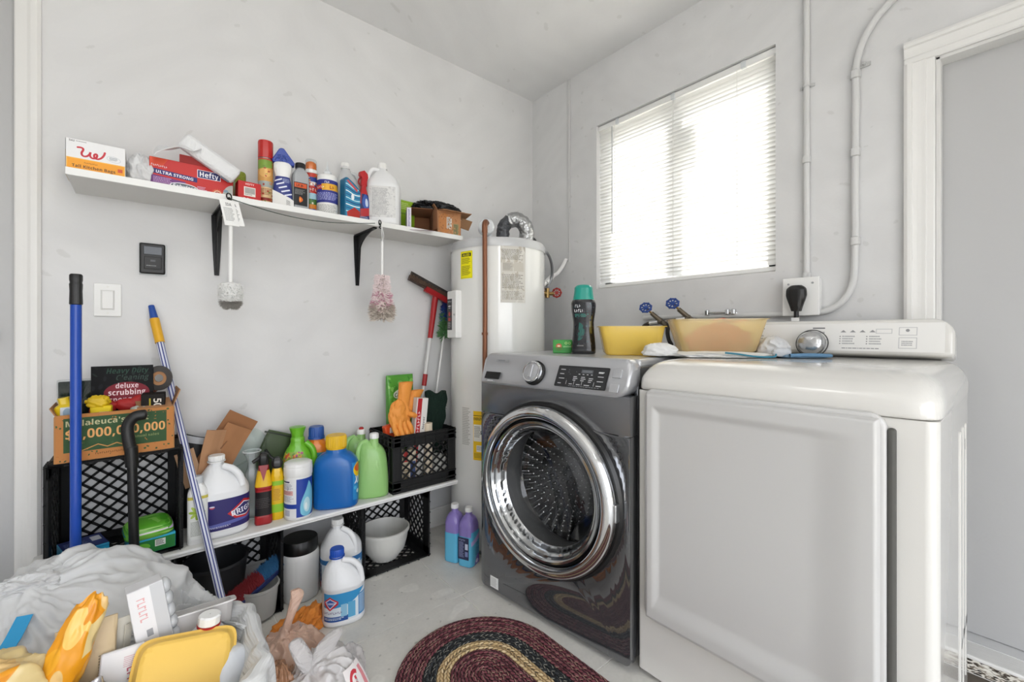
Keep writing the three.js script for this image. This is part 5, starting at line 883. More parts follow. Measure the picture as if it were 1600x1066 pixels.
{
  const t = inCarton('sponge_pack', 'dark pack of deluxe scrubbing sponges standing in the green carton', 'sponges', 0.012, 0.006, 0.01, -0.06);
  const W = 0.155, H = 0.272;
  part('card', bx(W, H, 0.003, 0, 0, 0, 0.001), printed(512, 720, (g, a, b) => {
    R(g, '#0c0d10', 0, 0, a, b); X(g, 'Heavy Duty', 290, 44, 64, '#2e4a3e', 'italic bold', 0, 400); X(g, 'Cleaning', 330, 104, 66, '#35463f', 'italic bold', 0, 330); speck(g, a, b, 60, ['#1a1c20', '#202b27', '#151b19'], 5, 26);
    g.fillStyle = '#7d2a35'; g.beginPath(); g.ellipse(290, 236, 190, 92, 0, 0, 7); g.fill(); X(g, 'deluxe', 290, 176, 60, '#e4ccd0', 'bold'); X(g, 'scrubbing', 290, 234, 66, '#ecd8da', 'bold', 0, 350); X(g, 'sponges', 270, 296, 66, '#e4ccd0', 'bold');
  }, 0.6, { specularIntensity: 0.4 }), t);
  const rs = M(0xa81c1a, 0.6); for (const [x, y, r] of [[-0.04, 0.118, 0.3], [0.012, 0.122, -0.2], [0.045, 0.13, 0.5]]) part('red_sponge', lump(0.036, 0.022, 0.014, { folds: 6, depth: 0.05, rough: 0.1, flat: -0.9, k: x * 50, seg: 32 }).rotateZ(r).translate(x, y, 0.016), rs, t, 'red sponge');
}
{
  const t = inCarton('scouring_pad', 'dark green scouring pad behind the blue broom pole in the carton', 'scouring pad', -0.092, 0.006, -0.03, 0.06);
  part('pad', bx(0.1, 0.225, 0.014, 0, 0, 0, 0.003), M(0x17251f, 0.95, { bumpMap: crinkle, bumpScale: 0.004 }), t); part('film', bx(0.106, 0.232, 0.02, 0, 0, 0, 0.004), clearPlastic, t);
}
{
  const t = inCarton('cleanser_bottle', 'yellow squeeze bottle lying in the left end of the carton', 'bottle', -0.085, 0.105, 0.045, 0.1);
  const ye = M(0xe3c31c, 0.3);
  part('bottle', loft([[0, 0.02, 0.016, 3], [0.008, 0.026, 0.02, 3], [0.06, 0.026, 0.02, 3], [0.072, 0.014, 0.014, 2], [0.09, 0.014, 0.014, 2]]).rotateZ(0.18).translate(-0.022, -0.005, 0), ye, t);
  part('printed_label', bx(0.03, 0.034, 0.002, -0.03, 0.022, 0.022, 0.001), printed(64, 64, (g, w, h) => { R(g, '#cfd6dc', 0, 0, w, h); O(g, '#8fa8bd', 32, 32, 20, 26); }), t);
  const t2 = inCarton('yellow_sponge', 'yellow packaged sponge right of the blue broom pole in the carton', 'sponge', -0.02, 0.098, 0.066, -0.1); t2.position.x = CX - 0.037;
  part('sponge_body', bx(0.05, 0.06, 0.03, 0, 0, 0, 0.006, 3), M(0xe6c91a, 0.7), t2); part('printed_label', bx(0.022, 0.03, 0.001, 0.008, 0.012, 0.0155, 0.0004), printed(32, 48, (g, w, h) => { R(g, '#d9d489', 0, 0, w, h); fine(g, '#6d6a30', 4, 6, 24, 36, 5, 2); }), t2);
  part('yellow_knot', lump(0.028, 0.02, 0.02, { folds: 5, depth: 0.2, rough: 0.2, k: 9, seg: 32 }).translate(-0.008, 0.056, 0), M(0xd8b414, 0.5), t2);
}
{
  const t = inCarton('black_box', 'black box with the number fifty printed sideways at the right of the carton', 'box', 0.09, 0.02, 0.055, -0.06);
  carton(0.062, 0.165, 0.06, M(0x120f0c, 0.6, { specularIntensity: 0.4 }), printed(192, 512, (g, a, b) => { R(g, '#171310', 0, 0, a, b); X(g, '50', 130, 92, 92, '#d8d2c8', 'bold', Math.PI / 2); Z(g, 4, 118, 250, 52, '#b9b2a6', 'bold', Math.PI / 2); R(g, '#a89a2c', 62, 40, 14, 110); fine(g, '#8b857a', 40, 330, 110, 150, 9, 3); }, 0.6, { specularIntensity: 0.4 }), t);
  const r = inCarton('tape_roll', 'brown tape roll on edge at the top right of the carton', 'tape', 0.105, 0.187, -0.01, 0.5);
  part('tape', lathe([[0.021, -0.017], [0.036, -0.015], [0.038, 0], [0.036, 0.015], [0.021, 0.017], [0.021, -0.017]], 40).rotateX(Math.PI / 2).rotateY(-0.55).scale(1, 1.15, 1).translate(0, 0.042, 0), M(0x2f2a27, 0.6), r);
  part('core', lathe([[0.012, -0.012], [0.0215, -0.012], [0.0215, 0.012], [0.012, 0.012], [0.012, -0.012]], 40).rotateX(Math.PI / 2).rotateY(-0.55).scale(1, 1.15, 1).translate(0, 0.042, 0), kraft, r);
  const b = inCarton('brown_packet', 'reddish brown packet slanting between the sponge pack and tape roll', 'packet', 0.068, 0.15, -0.03, 0);
  part('packet', bx(0.045, 0.09, 0.016, 0, 0, 0, 0.004).rotateZ(0.75).translate(0.028, 0.028, 0), M(0x7c4530, 0.6), b); part('yellow_tip', bx(0.018, 0.02, 0.018, 0.0, 0.022, 0.02, 0.004), M(0xd9b61a, 0.5), b);
  const k = inCarton('silver_packet', 'small crumpled silver packet at the front edge of the carton', 'packet', 0.055, 0.11, 0.085, 0.2);
  part('packet', lump(0.03, 0.022, 0.012, { folds: 7, depth: 0.2, rough: 0.2, k: 5, seg: 40 }), M(0xb9bdb4, 0.3, { metalness: 0.7 }), k); part('corner', bx(0.02, 0.014, 0.01, 0.018, 0.002, 0.004, 0.003), M(0x3f4a44, 0.5), k);
  const f = inCarton('clear_bag', 'clear plastic film bulging above the sponge pack in the carton', 'bag', 0.02, 0.236, -0.045, 0);
  part('film', sheet((u, v) => [-0.075 + 0.15 * u, 0.05 * Math.sin(u * Math.PI) * (1 - 0.4 * v) - 0.02, -0.03 + 0.07 * v + 0.006 * Math.sin(u * 11)], 24, 10, 0.0006), clearPlastic, f);
}
// inside the upper left crate
{
  const t = thing('blue_carton', 'dark and light blue carton inside the upper left crate', 'box', [-0.145, LS + 0.013, -1.89], 0.25);
  carton(0.1, 0.062, 0.11, printed(128, 128, (g, w, h) => { R(g, '#1f9ac2', 0, 0, w, h); R(g, '#2b8fc0', 0, 0, w, 30); }), printed(128, 64, (g, w, h) => { R(g, '#22a0cc', 0, 0, w, h); R(g, '#1c84b4', 0, 0, w, 8); }), t, { top: printed(128, 128, (g, w, h) => { R(g, '#1b2a66', 0, 0, w, h); R(g, '#c7cbd4', 90, 20, 30, 50); fine(g, '#6d7cb0', 10, 30, 70, 60, 6, 2); }) });
  const p = thing('wipes_pack', 'soft pack of green wipes with a purple corner in the upper left crate', 'wipes', [0.01, LS + 0.068, -1.885], 0.12);
  part('pack', loft([[0, 0.056, 0.048, 5], [0.008, 0.064, 0.054, 5], [0.022, 0.063, 0.053, 4], [0.036, 0.05, 0.044, 4], [0.04, 0.03, 0.03, 4]], { k: 3 }).rotateX(0.18), printed(256, 256, (g, w, h) => { R(g, '#5fae34', 0, 0, w, h); speck(g, w, h, 60, ['#7cc24a', '#4b9a2a', '#9ad06a'], 6, 24); O(g, '#c8b7d4', 190, 120, 40, 30); O(g, '#2a6a9a', 60, 140, 22); R(g, '#dcdccf', 100, 90, 50, 30); }, 0.25), p);
  const q = thing('wipes_tub', 'green and light blue wipes box at the bottom of the upper left crate', 'wipes', [0.015, LS + 0.0125, -1.888], 0.12);
  carton(0.12, 0.05, 0.1, M(0x2fa6c8, 0.4), printed(256, 110, (g, w, h) => { R(g, '#1e7a34', 0, 0, w, h); R(g, '#35b6d8', 0, 0, w, 14); R(g, '#e4e7df', 140, 24, 60, 50); fine(g, '#2f3a2f', 146, 30, 48, 40, 4, 2); O(g, '#6bbf3a', 70, 60, 44, 30); }), q);
}
// poles standing in front of the crates
{
  const t = thing('broom_pole', 'bright blue broom pole with black ribbed grip standing at the left', 'broom', [-0.152, 0, -1.782]);
  const blueM = M(0x1746a6, 0.3);
  part('pole', rod([0, 0.03, 0.012], [0.0, 1.165, -0.004], 0.0125), blueM, t);
  part('grip', lathe([[0.0125, 1.15], [0.0148, 1.152], [0.0138, 1.19], [0.0148, 1.21], [0.013, 1.215], [0.0145, 1.222], [0.0145, 1.236], [0.012, 1.24], [0.001, 1.24]], 24).translate(0, 0, -0.004), black, t);
  part('broom_head', loft([[0, 0.06, 0.018, 3], [0.03, 0.06, 0.018, 3], [0.05, 0.03, 0.016, 2.5], [0.06, 0.016, 0.016, 2]]).translate(0, 0.0, -0.0), M(0x15398a, 0.5), t);
}
{
  const t = thing('striped_mop', 'blue and white striped mop pole with yellow grip leaning across the plank', 'mop', [0, 0, 0]);
  const a = [0.222, 0.03, -1.655], b = [0.028, 1.12, -2.06], q = (s) => [0, 1, 2].map((i) => a[i] + (b[i] - a[i]) * s);
  const stripes = canvas(256, 16, (g, w, h) => { R(g, '#d6d8e2', 0, 0, w, h); for (let i = 0; i < 8; i++) { R(g, '#2b3680', i * 32, 0, 11, h); R(g, '#8b93c4', i * 32 + 11, 0, 3, h); } });
  part('pole', rod(q(0), q(0.93), 0.0118, 0.0118, 24), M(0xffffff, 0.3, { map: stripes }), t, 'striped pole');
  part('yellow_grip', merge(rod(q(0.92), q(1), 0.0145, 0.0145, 20)), M(0xe0a820, 0.4), t, 'yellow grip'); part('blue_tip', rod(q(1), q(1.045), 0.0125, 0.009, 20), M(0x1d4a9c, 0.4), t, 'blue tip');
  part('mop_socket', rod(q(-0.02), q(0.05), 0.018, 0.014, 16), M(0x2b3680, 0.5), t);
}
{
  const t = thing('dustpan_handle', 'black hooked dustpan handle in front of the upper left crate', 'dustpan', [-0.03, 0, -1.785]);
  part('tube', rod([0.012, 0.12, 0.03], [0, 0.70, 0], 0.0125), black, t); part('collar', rod([0.0008, 0.655, 0.002], [-0.001, 0.715, 0], 0.0165), black, t);
  const s = new THREE.CatmullRomCurve3([V3(-0.001, 0.70, 0), V3(-0.008, 0.745, 0), V3(-0.008, 0.785, 0), V3(0.008, 0.808, 0.004), V3(0.03, 0.812, 0.006)]);
  const g = new THREE.TubeGeometry(s, 40, 0.016, 14); part('hook_grip', g.scale(1, 1, 0.8), black, t); part('grip_end', new THREE.SphereGeometry(0.016, 14, 10).scale(0.5, 1, 0.8).translate(0.03, 0.812, 0.005), black, t);
  part('pan', merge(bx(0.12, 0.012, 0.07, 0.03, 0.0, 0.06, 0.004), bx(0.12, 0.13, 0.008, 0.03, 0, 0.026, 0.003)), black, t);
}
const onPlank = (name, label, cat, x, z, turn, group) => thing(name, label, cat, [x, LS, z], turn ?? toCam(x, z), group);
{
  const t = onPlank('lotion_bottle', 'white bottle with green leaf print just right of the upper left crate', 'bottle', 0.142, -1.86);
  const S = [[0, 0.027, 0.02, 4], [0.006, 0.03, 0.023, 4], [0.16, 0.03, 0.023, 3.5], [0.19, 0.024, 0.02, 2.6], [0.205, 0.014, 0.014, 2], [0.215, 0.014, 0.014, 2]];
  part('bottle', loft(S), white, t); part('cap', lathe([[0.016, 0.208], [0.016, 0.228], [0.013, 0.232], [0.001, 0.232]], 28), M(0xb9bdc0, 0.4), t);
  part('printed_label', wrap(S, 0.02, 0.17, -1.2, 1.2), printed(192, 384, (g, w, h) => { R(g, '#e2e3df', 0, 0, w, h); R(g, '#c5b84a', 6, 10, w, 26); for (let i = 0; i < 7; i++) { g.save(); g.translate(90, 150); g.rotate(i * 0.8); g.fillStyle = ['#9dbb3c', '#b4cc58'][i % 2]; g.beginPath(); g.ellipse(34, 0, 34, 13, 0, 0, 7); g.fill(); g.restore(); } fine(g, '#8f9489', 40, 230, 100, 130, 12, 3); }), t);
}
{
  const t = onPlank('bleach_jug', 'big white jug with purple label and red diamond, largest on the plank', 'jug', 0.218, -1.915, toCam(0.218, -1.915, 0.15));
  const S = [[0, 0.074, 0.066, 3], [0.008, 0.083, 0.075, 3], [0.02, 0.085, 0.077, 2.8], [0.15, 0.085, 0.077, 2.8], [0.162, 0.084, 0.076, 2.6], [0.195, 0.07, 0.064, 2.4, -0.004], [0.23, 0.042, 0.04, 2.1, -0.012], [0.25, 0.024, 0.024, 2, -0.016], [0.258, 0.022, 0.022, 2, -0.016], [0.268, 0.022, 0.022, 2, -0.016]];
  jug(t, S, hdpe, { capR: 0.0255, capH: 0.018, handle: [[0.0, 0.245, 0.03], [0.028, 0.232, 0.046], [0.048, 0.205, 0.054], [0.056, 0.17, 0.058]], hr: 0.012 });
  part('printed_label', wrap(S, 0.03, 0.138, -0.72, 1.45), printed(768, 448, (g, w, h) => {
    R(g, '#2b2566', 0, 0, w, h); P(g, '#5b62a8', [[0, 360], [768, 300], [768, 350], [0, 410]]); g.strokeStyle = '#c9d0e8'; g.lineWidth = 4;
    P(g, '#c4262c', [[300, 230], [520, 60], [740, 130], [768, 250], [560, 340], [400, 320]]); P(g, '#e8e4ea', [[340, 226], [520, 96], [720, 150], [740, 236], [556, 310], [420, 296]]); P(g, '#2b2566', [[362, 226], [524, 112], [706, 160], [722, 232], [556, 296], [428, 284]]);
    g.save(); g.translate(536, 214); g.rotate(-0.16); g.fillStyle = '#f0eef4'; g.font = 'bold 108px sans-serif'; g.textAlign = 'center'; g.textBaseline = 'middle'; g.fillText('BRIGHT', 0, 0, 400); g.restore();
    O(g, '#b9405a', 110, 100, 34, 20); O(g, '#d8d8e8', 110, 88, 34, 12); fine(g, '#c9cbe4', 30, 388, 330, 28, 2, 4);
  }), t);
}
{
  const t = onPlank('clear_spray_bottle', 'clear empty spray bottle behind the black and red sprayer', 'bottle', 0.325, -1.975);
  const S = [[0, 0.026, 0.022, 3], [0.006, 0.029, 0.025, 3], [0.15, 0.029, 0.025, 3], [0.19, 0.018, 0.018, 2], [0.215, 0.015, 0.015, 2], [0.235, 0.02, 0.02, 2], [0.262, 0.031, 0.031, 2]];
  part('bottle', loft(S, { cap: false }), M(0xe6ebec, 0.15, { transmission: 0.75, thickness: 0 }), t); part('funnel_rim', new THREE.TorusGeometry(0.031, 0.002, 8, 32).rotateX(Math.PI / 2).translate(0, 0.262, 0), milky, t);
  part('base', lathe([[0.001, 0], [0.025, 0], [0.026, 0.004], [0.001, 0.004]], 24), milky, t);
}
{
  const t = onPlank('polish_bottle', 'black and red sprayer bottle with yellow collar, left of the yellow green bottle', 'spray bottle', 0.349, -1.885);
  const S = [[0, 0.026, 0.02, 3.5], [0.006, 0.03, 0.024, 3.5], [0.03, 0.03, 0.024, 3.5], [0.034, 0.028, 0.022, 3.5], [0.13, 0.027, 0.022, 3.2], [0.14, 0.029, 0.023, 3], [0.165, 0.026, 0.022, 2.6], [0.19, 0.022, 0.02, 2.2], [0.21, 0.018, 0.018, 2], [0.222, 0.018, 0.018, 2]];
  part('bottle', loft(S), M(0x9c1f24, 0.3), t);
  part('printed_label', wrap(S, 0.036, 0.132, -1.5, 1.5), printed(128, 192, (g, w, h) => { R(g, '#161314', 0, 0, w, h); R(g, '#a3262b', 0, 0, w, 12); fine(g, '#4a4444', 20, 60, 90, 80, 6, 3); }, 0.3), t);
  part('yellow_collar', wrap(S, 0.145, 0.205, -Math.PI, Math.PI), M(0xe2b41c, 0.35), t); const c = new THREE.Shape(); c.moveTo(-0.016, 0.226); c.lineTo(0.016, 0.226); c.lineTo(0, 0.166); c.closePath(); part('red_chevron', extrude(c, 0.002, 0.0005).rotateX(-0.11).translate(0, 0.002, 0.0425), M(0x8e1820, 0.35), t);
  part('pump_head', loft([[0.222, 0.017, 0.017, 2], [0.245, 0.019, 0.019, 2], [0.262, 0.017, 0.018, 2], [0.272, 0.008, 0.009, 2]]), black, t); part('nozzle', tube([[0, 0.256, 0], [-0.02, 0.25, 0.008], [-0.036, 0.24, 0.012]], 0.007, 14, 10), black, t);
}
{
  const t = onPlank('yellow_bottle', 'yellow bottle with lime bands and black pour spout', 'bottle', 0.399, -1.9);
  const S = [[0, 0.021, 0.018, 3], [0.006, 0.0235, 0.02, 3], [0.15, 0.0235, 0.02, 3], [0.185, 0.02, 0.018, 2.4], [0.205, 0.014, 0.014, 2]];
  part('bottle', loft(S), M(0xe2b918, 0.35), t); const lime = M(0x8bbf2c, 0.4);
  part('lime_band', wrap(S, 0.03, 0.062, -Math.PI, Math.PI), lime, t); part('lime_band', wrap(S, 0.135, 0.152, -Math.PI, Math.PI), lime, t); part('printed_label', wrap(S, 0.07, 0.125, -0.8, 0.8), printed(64, 96, (g, w, h) => { R(g, '#dcb324', 0, 0, w, h); fine(g, '#b2741c', 10, 8, 44, 80, 8, 3); }), t);
  part('spout', loft([[0.2, 0.016, 0.016, 2], [0.215, 0.021, 0.018, 2], [0.232, 0.018, 0.015, 2], [0.242, 0.008, 0.008, 2]]), M(0x2a2a2b, 0.35), t); part('spout_tip', tube([[0, 0.225, 0], [-0.022, 0.245, 0], [-0.04, 0.275, 0.002]], 0.0055, 14, 8), black, t);
}
{
  const t = onPlank('wipes_canister', 'white and blue wipes canister with round white lid', 'canister', 0.468, -1.868);
  const S = [[0, 0.046, 0.046, 2], [0.004, 0.05, 0.05, 2], [0.165, 0.05, 0.05, 2], [0.17, 0.05, 0.05, 2]];
  part('canister', loft(S), white, t);
  part('printed_label', wrap(S, 0.012, 0.16, -1.5, 1.7, { k: 1 }), printed(768, 512, (g, w, h) => {
    R(g, '#e4e5e6', 0, 0, w, h); P(g, '#1e3f9a', [[330, 0], [768, 0], [768, 512], [330, 512]]); R(g, '#1e3f9a', 0, 330, 768, 60); g.fillStyle = '#7cc3dc'; g.beginPath(); g.moveTo(560, 40); g.bezierCurveTo(470, 240, 360, 300, 400, 460); g.bezierCurveTo(470, 560, 700, 520, 720, 300); g.bezierCurveTo(700, 200, 640, 120, 560, 40); g.fill(); O(g, '#bfe2ea', 520, 360, 70, 100); O(g, '#e4f2f4', 500, 380, 30, 50); R(g, '#e4e5e6', 20, 20, 290, 290); R(g, '#2a2f5c', 24, 24, 180, 20); X(g, '3', 170, 120, 60, '#5a5f7a'); R(g, '#d8a6a2', 30, 150, 240, 60); fine(g, '#8a8fa0', 30, 60, 250, 80, 6, 3); fine(g, '#a06a68', 40, 156, 220, 46, 4, 4); fine(g, '#8a8fa0', 30, 224, 250, 80, 6, 5); R(g, '#e4e5e6', 60, 400, 180, 100); for (let i = 0; i < 40; i++) R(g, '#777c98', 90 + i * 3, 410, (i * 5) % 3 + 0.5, 80);
  }), t);
  part('lid', lathe([[0.051, 0.168], [0.0525, 0.172], [0.0525, 0.2], [0.051, 0.203], [0.052, 0.206], [0.05, 0.216], [0.042, 0.221], [0.001, 0.222]], 48), white, t);
}
{
  const t = onPlank('green_spray_bottle', 'lime green bottle with flared top behind the wipes canister', 'bottle', 0.495, -1.985);
  const S = [[0, 0.054, 0.034, 3], [0.01, 0.058, 0.038, 3], [0.17, 0.058, 0.038, 3], [0.225, 0.05, 0.034, 2.4], [0.262, 0.03, 0.026, 2], [0.278, 0.026, 0.026, 2]];
  const gm = M(0x79c832, 0.3, { transmission: 0.2, thickness: 0 }); part('bottle', loft(S), gm, t);
  part('flared_cap', lathe([[0.027, 0.272], [0.0275, 0.286], [0.023, 0.292], [0.0245, 0.306], [0.031, 0.326], [0.032, 0.332], [0.028, 0.334], [0.001, 0.33]], 36), gm, t); part('handle_loop', tube([[0.03, 0.268, 0.01], [0.056, 0.24, 0.014], [0.064, 0.2, 0.016], [0.058, 0.16, 0.016]], 0.012, 24, 12), gm, t);
  part('printed_label', wrap(S, 0.17, 0.235, -1.2, 0.4), printed(192, 128, (g, w, h) => { R(g, '#8fae4a', 0, 0, w, h); speck(g, w, h, 60, ['#c9582e', '#e0b040', '#a84a7a', '#5a8a2c'], 4, 16); }), t);
}
{
  const t = onPlank('detergent_jug', 'orange detergent bottle with blue cap at the back behind the blue jug', 'bottle', 0.575, -2.0);
  const S = [[0, 0.05, 0.034, 3], [0.01, 0.055, 0.038, 3], [0.2, 0.055, 0.038, 3], [0.24, 0.05, 0.036, 2.4], [0.262, 0.034, 0.03, 2], [0.272, 0.026, 0.026, 2]];
  part('bottle', loft(S), M(0xdb7b1a, 0.3), t); part('printed_label', wrap(S, 0.03, 0.215, -1.4, 1.4), printed(128, 192, (g, w, h) => { R(g, '#2f8a94', 0, 0, w, h); R(g, '#1d5a80', 0, 60, w, 60); }), t);
  part('cap', merge(capGeo(0.03, 0.05, 0.272), lathe([[0.03, 0.27], [0.034, 0.27], [0.034, 0.278], [0.03, 0.278]], 30)), M(0x1f4f9c, 0.4), t, 'blue cap');
}
{
  const t = onPlank('detergent_jug', 'large blue detergent jug with ribbed yellow cap at the front of the plank', 'jug', 0.622, -1.885, toCam(0.622, -1.885, -0.1));
  const S = [[0, 0.078, 0.05, 3.4], [0.008, 0.087, 0.057, 3.4], [0.03, 0.089, 0.058, 3.4], [0.15, 0.089, 0.058, 3.2], [0.19, 0.084, 0.056, 2.8], [0.215, 0.066, 0.05, 2.4], [0.23, 0.042, 0.04, 2], [0.245, 0.038, 0.038, 2]];
  part('jug', loft(S, { seg: 60 }), M(0x1262ae, 0.28), t);
  part('printed_label', wrap(S, 0.03, 0.185, 0.72, 1.75), printed(256, 384, (g, w, h) => { R(g, '#2a86c4', 0, 0, w, h); O(g, '#e8c21c', 120, 80, 110, 76); O(g, '#d85a24', 110, 60, 80, 40); X(g, 'Xtra', 128, 180, 104, '#f2f2f2', 'italic bold'); for (let i = 0; i < 9; i++) O(g, ['#4fb2dc', '#bfe4f0', '#5aa03c', '#e0e8ee'][i % 4], 40 + (i * 61) % 190, 260 + (i * 37) % 110, 26, 20); }), t);
  part('collar', lathe([[0.04, 0.242], [0.041, 0.25], [0.036, 0.254]], 40), M(0xdcae12, 0.4), t); part('cap', capGeo(0.041, 0.048, 0.25, 0, 0, 30), M(0xe2b61a, 0.42), t, 'yellow ribbed cap');
}
{
  const mk = (x, z, turn, label, cap, capM) => {
    const t = onPlank('green_jug', label, 'jug', x, z, turn);
    const S = [[0, 0.064, 0.046, 3.2], [0.008, 0.07, 0.052, 3.2], [0.06, 0.071, 0.053, 3], [0.14, 0.066, 0.05, 2.8], [0.19, 0.058, 0.045, 2.6], [0.222, 0.046, 0.036, 2.3, -0.008], [0.238, 0.026, 0.024, 2, -0.018], [0.246, 0.018, 0.018, 2, -0.022]];
    const gm = M(0xa4d884, 0.3, { transmission: 0.22, thickness: 0 });
    part('jug', loft(S, { seg: 56 }), gm, t); part('spout_column', loft([[0.13, 0.012, 0.016, 2.4, 0.02, 0.036], [0.19, 0.019, 0.02, 2.2, 0.012, 0.024], [0.245, 0.0185, 0.0185, 2, 0.008, 0.012], [0.262, 0.0185, 0.0185, 2, 0.008, 0.012]]), M(0xaee08e, 0.3, { transmission: 0.2, thickness: 0 }), t);
    part('handle', tube([[-0.02, 0.244, 0.004], [-0.046, 0.236, 0.012], [-0.06, 0.205, 0.02], [-0.062, 0.165, 0.022]], 0.012, 30, 12), gm, t);
    part('cap', lathe([[0.0205, 0.258], [0.0205, 0.276], [0.018, 0.28], [0.001, 0.28]], 30).translate(0.008, 0, 0.012), white, t); if (capM) part('red_button', lathe([[0.011, 0.279], [0.011, 0.286], [0.006, 0.29], [0.001, 0.29]], 20).translate(0.008, 0, 0.012), capM, t, 'red button on the cap'); return t;
  };
  mk(0.785, -1.9, toCam(0.785, -1.9, 0.05), 'front translucent green jug with plain white cap', 0); mk(0.772, -2.02, toCam(0.772, -2.02, 0.1), 'rear translucent green jug with red button on its white cap', 0, M(0xb01c1c, 0.4));
}
// paper bag bundle, clear clamshell, dark green pouch behind the big jug
{
  const t = onPlank('paper_bag', 'folded brown paper bags slanting against the upper left crate', 'bag', 0.19, -2.0, 0.0);
  const pl = (w, h, th, x, y, z, rz, ry, m, name = 'paper_fold') => part(name, sheet((u, v) => [(-w / 2 + w * u), h * v, 0.004 * Math.sin(u * 5) + 0.003 * Math.sin(v * 7)], 12, 12, th).rotateY(ry).rotateZ(rz).translate(x, y, z), m, t);
  pl(0.095, 0.2, 0.006, 0.0, 0.19, 0.02, -0.5, 0.1, M(0xa2724c, 0.85)); pl(0.11, 0.225, 0.004, -0.005, 0.21, 0.0, -0.55, -0.15, M(0x946541, 0.85)); pl(0.07, 0.19, 0.005, -0.02, 0.18, 0.045, -0.2, 0.35, M(0xb08460, 0.85)); pl(0.06, 0.13, 0.004, -0.05, 0.18, 0.06, 0.25, 0.2, M(0xc09a78, 0.85));
  part('fold_line', bar([0.03, 0.29, 0.03], [0.09, 0.36, 0.012], 0.004, 0.004), kraftDark, t); part('bag_block', loft([[0, 0.05, 0.03, 5], [0.2, 0.05, 0.025, 5]], { k: 1 }).rotateZ(-0.12).translate(-0.01, 0, 0.01), kraft, t);
  const b = onPlank('black_bag', 'dark folded bag between the green carton and the paper bags', 'bag', 0.135, -2.04, 0);
  part('bag', sheet((u, v) => [-0.04 + 0.1 * u, 0.36 * v * (1 - 0.1 * u), 0.02 * Math.sin(u * 3)], 14, 10, 0.012), M(0x1f2022, 0.5), b); part('lining', sheet((u, v) => [-0.035 + 0.09 * u, 0.33 + 0.025 * v - 0.03 * u, 0.012 + 0.02 * Math.sin(u * 3)], 14, 5, 0.004), M(0xb9bcc0, 0.5), b);
  const c = onPlank('clear_clamshell', 'clear plastic clamshell dome behind the big purple label jug', 'container', 0.315, -2.035, toCam(0.315, -2.035));
  part('dome', loft([[0.0, 0.06, 0.03, 2.6], [0.2, 0.07, 0.035, 2.6], [0.29, 0.072, 0.036, 2.4], [0.33, 0.05, 0.028, 2.2], [0.345, 0.02, 0.01, 2]]), M(0xf6faf8, 0.05, { transmission: 1, thickness: 0, ior: 1.25 }), c); part('rim', tube([[-0.068, 0.19, 0.034], [0, 0.22, 0.036], [0.06, 0.27, 0.032], [0.066, 0.3, 0.02]], 0.003, 24, 8), clearPlastic, c);
  const p = onPlank('green_pouch', 'dark olive green pouch leaning on the wall behind the clear dome', 'pouch', 0.392, -2.05, 0);
  part('pouch', loft([[0, 0.05, 0.014, 4], [0.2, 0.055, 0.016, 4], [0.27, 0.05, 0.01, 4], [0.285, 0.048, 0.004, 4]], { k: 2 }).rotateZ(-0.35).translate(-0.045, 0.04, 0), M(0x3a4a2a, 0.5), p); part('seam', bar([-0.01, 0.32, 0.01], [0.085, 0.285, 0.01], 0.006, 0.004), M(0x1c2418, 0.5), p);
}
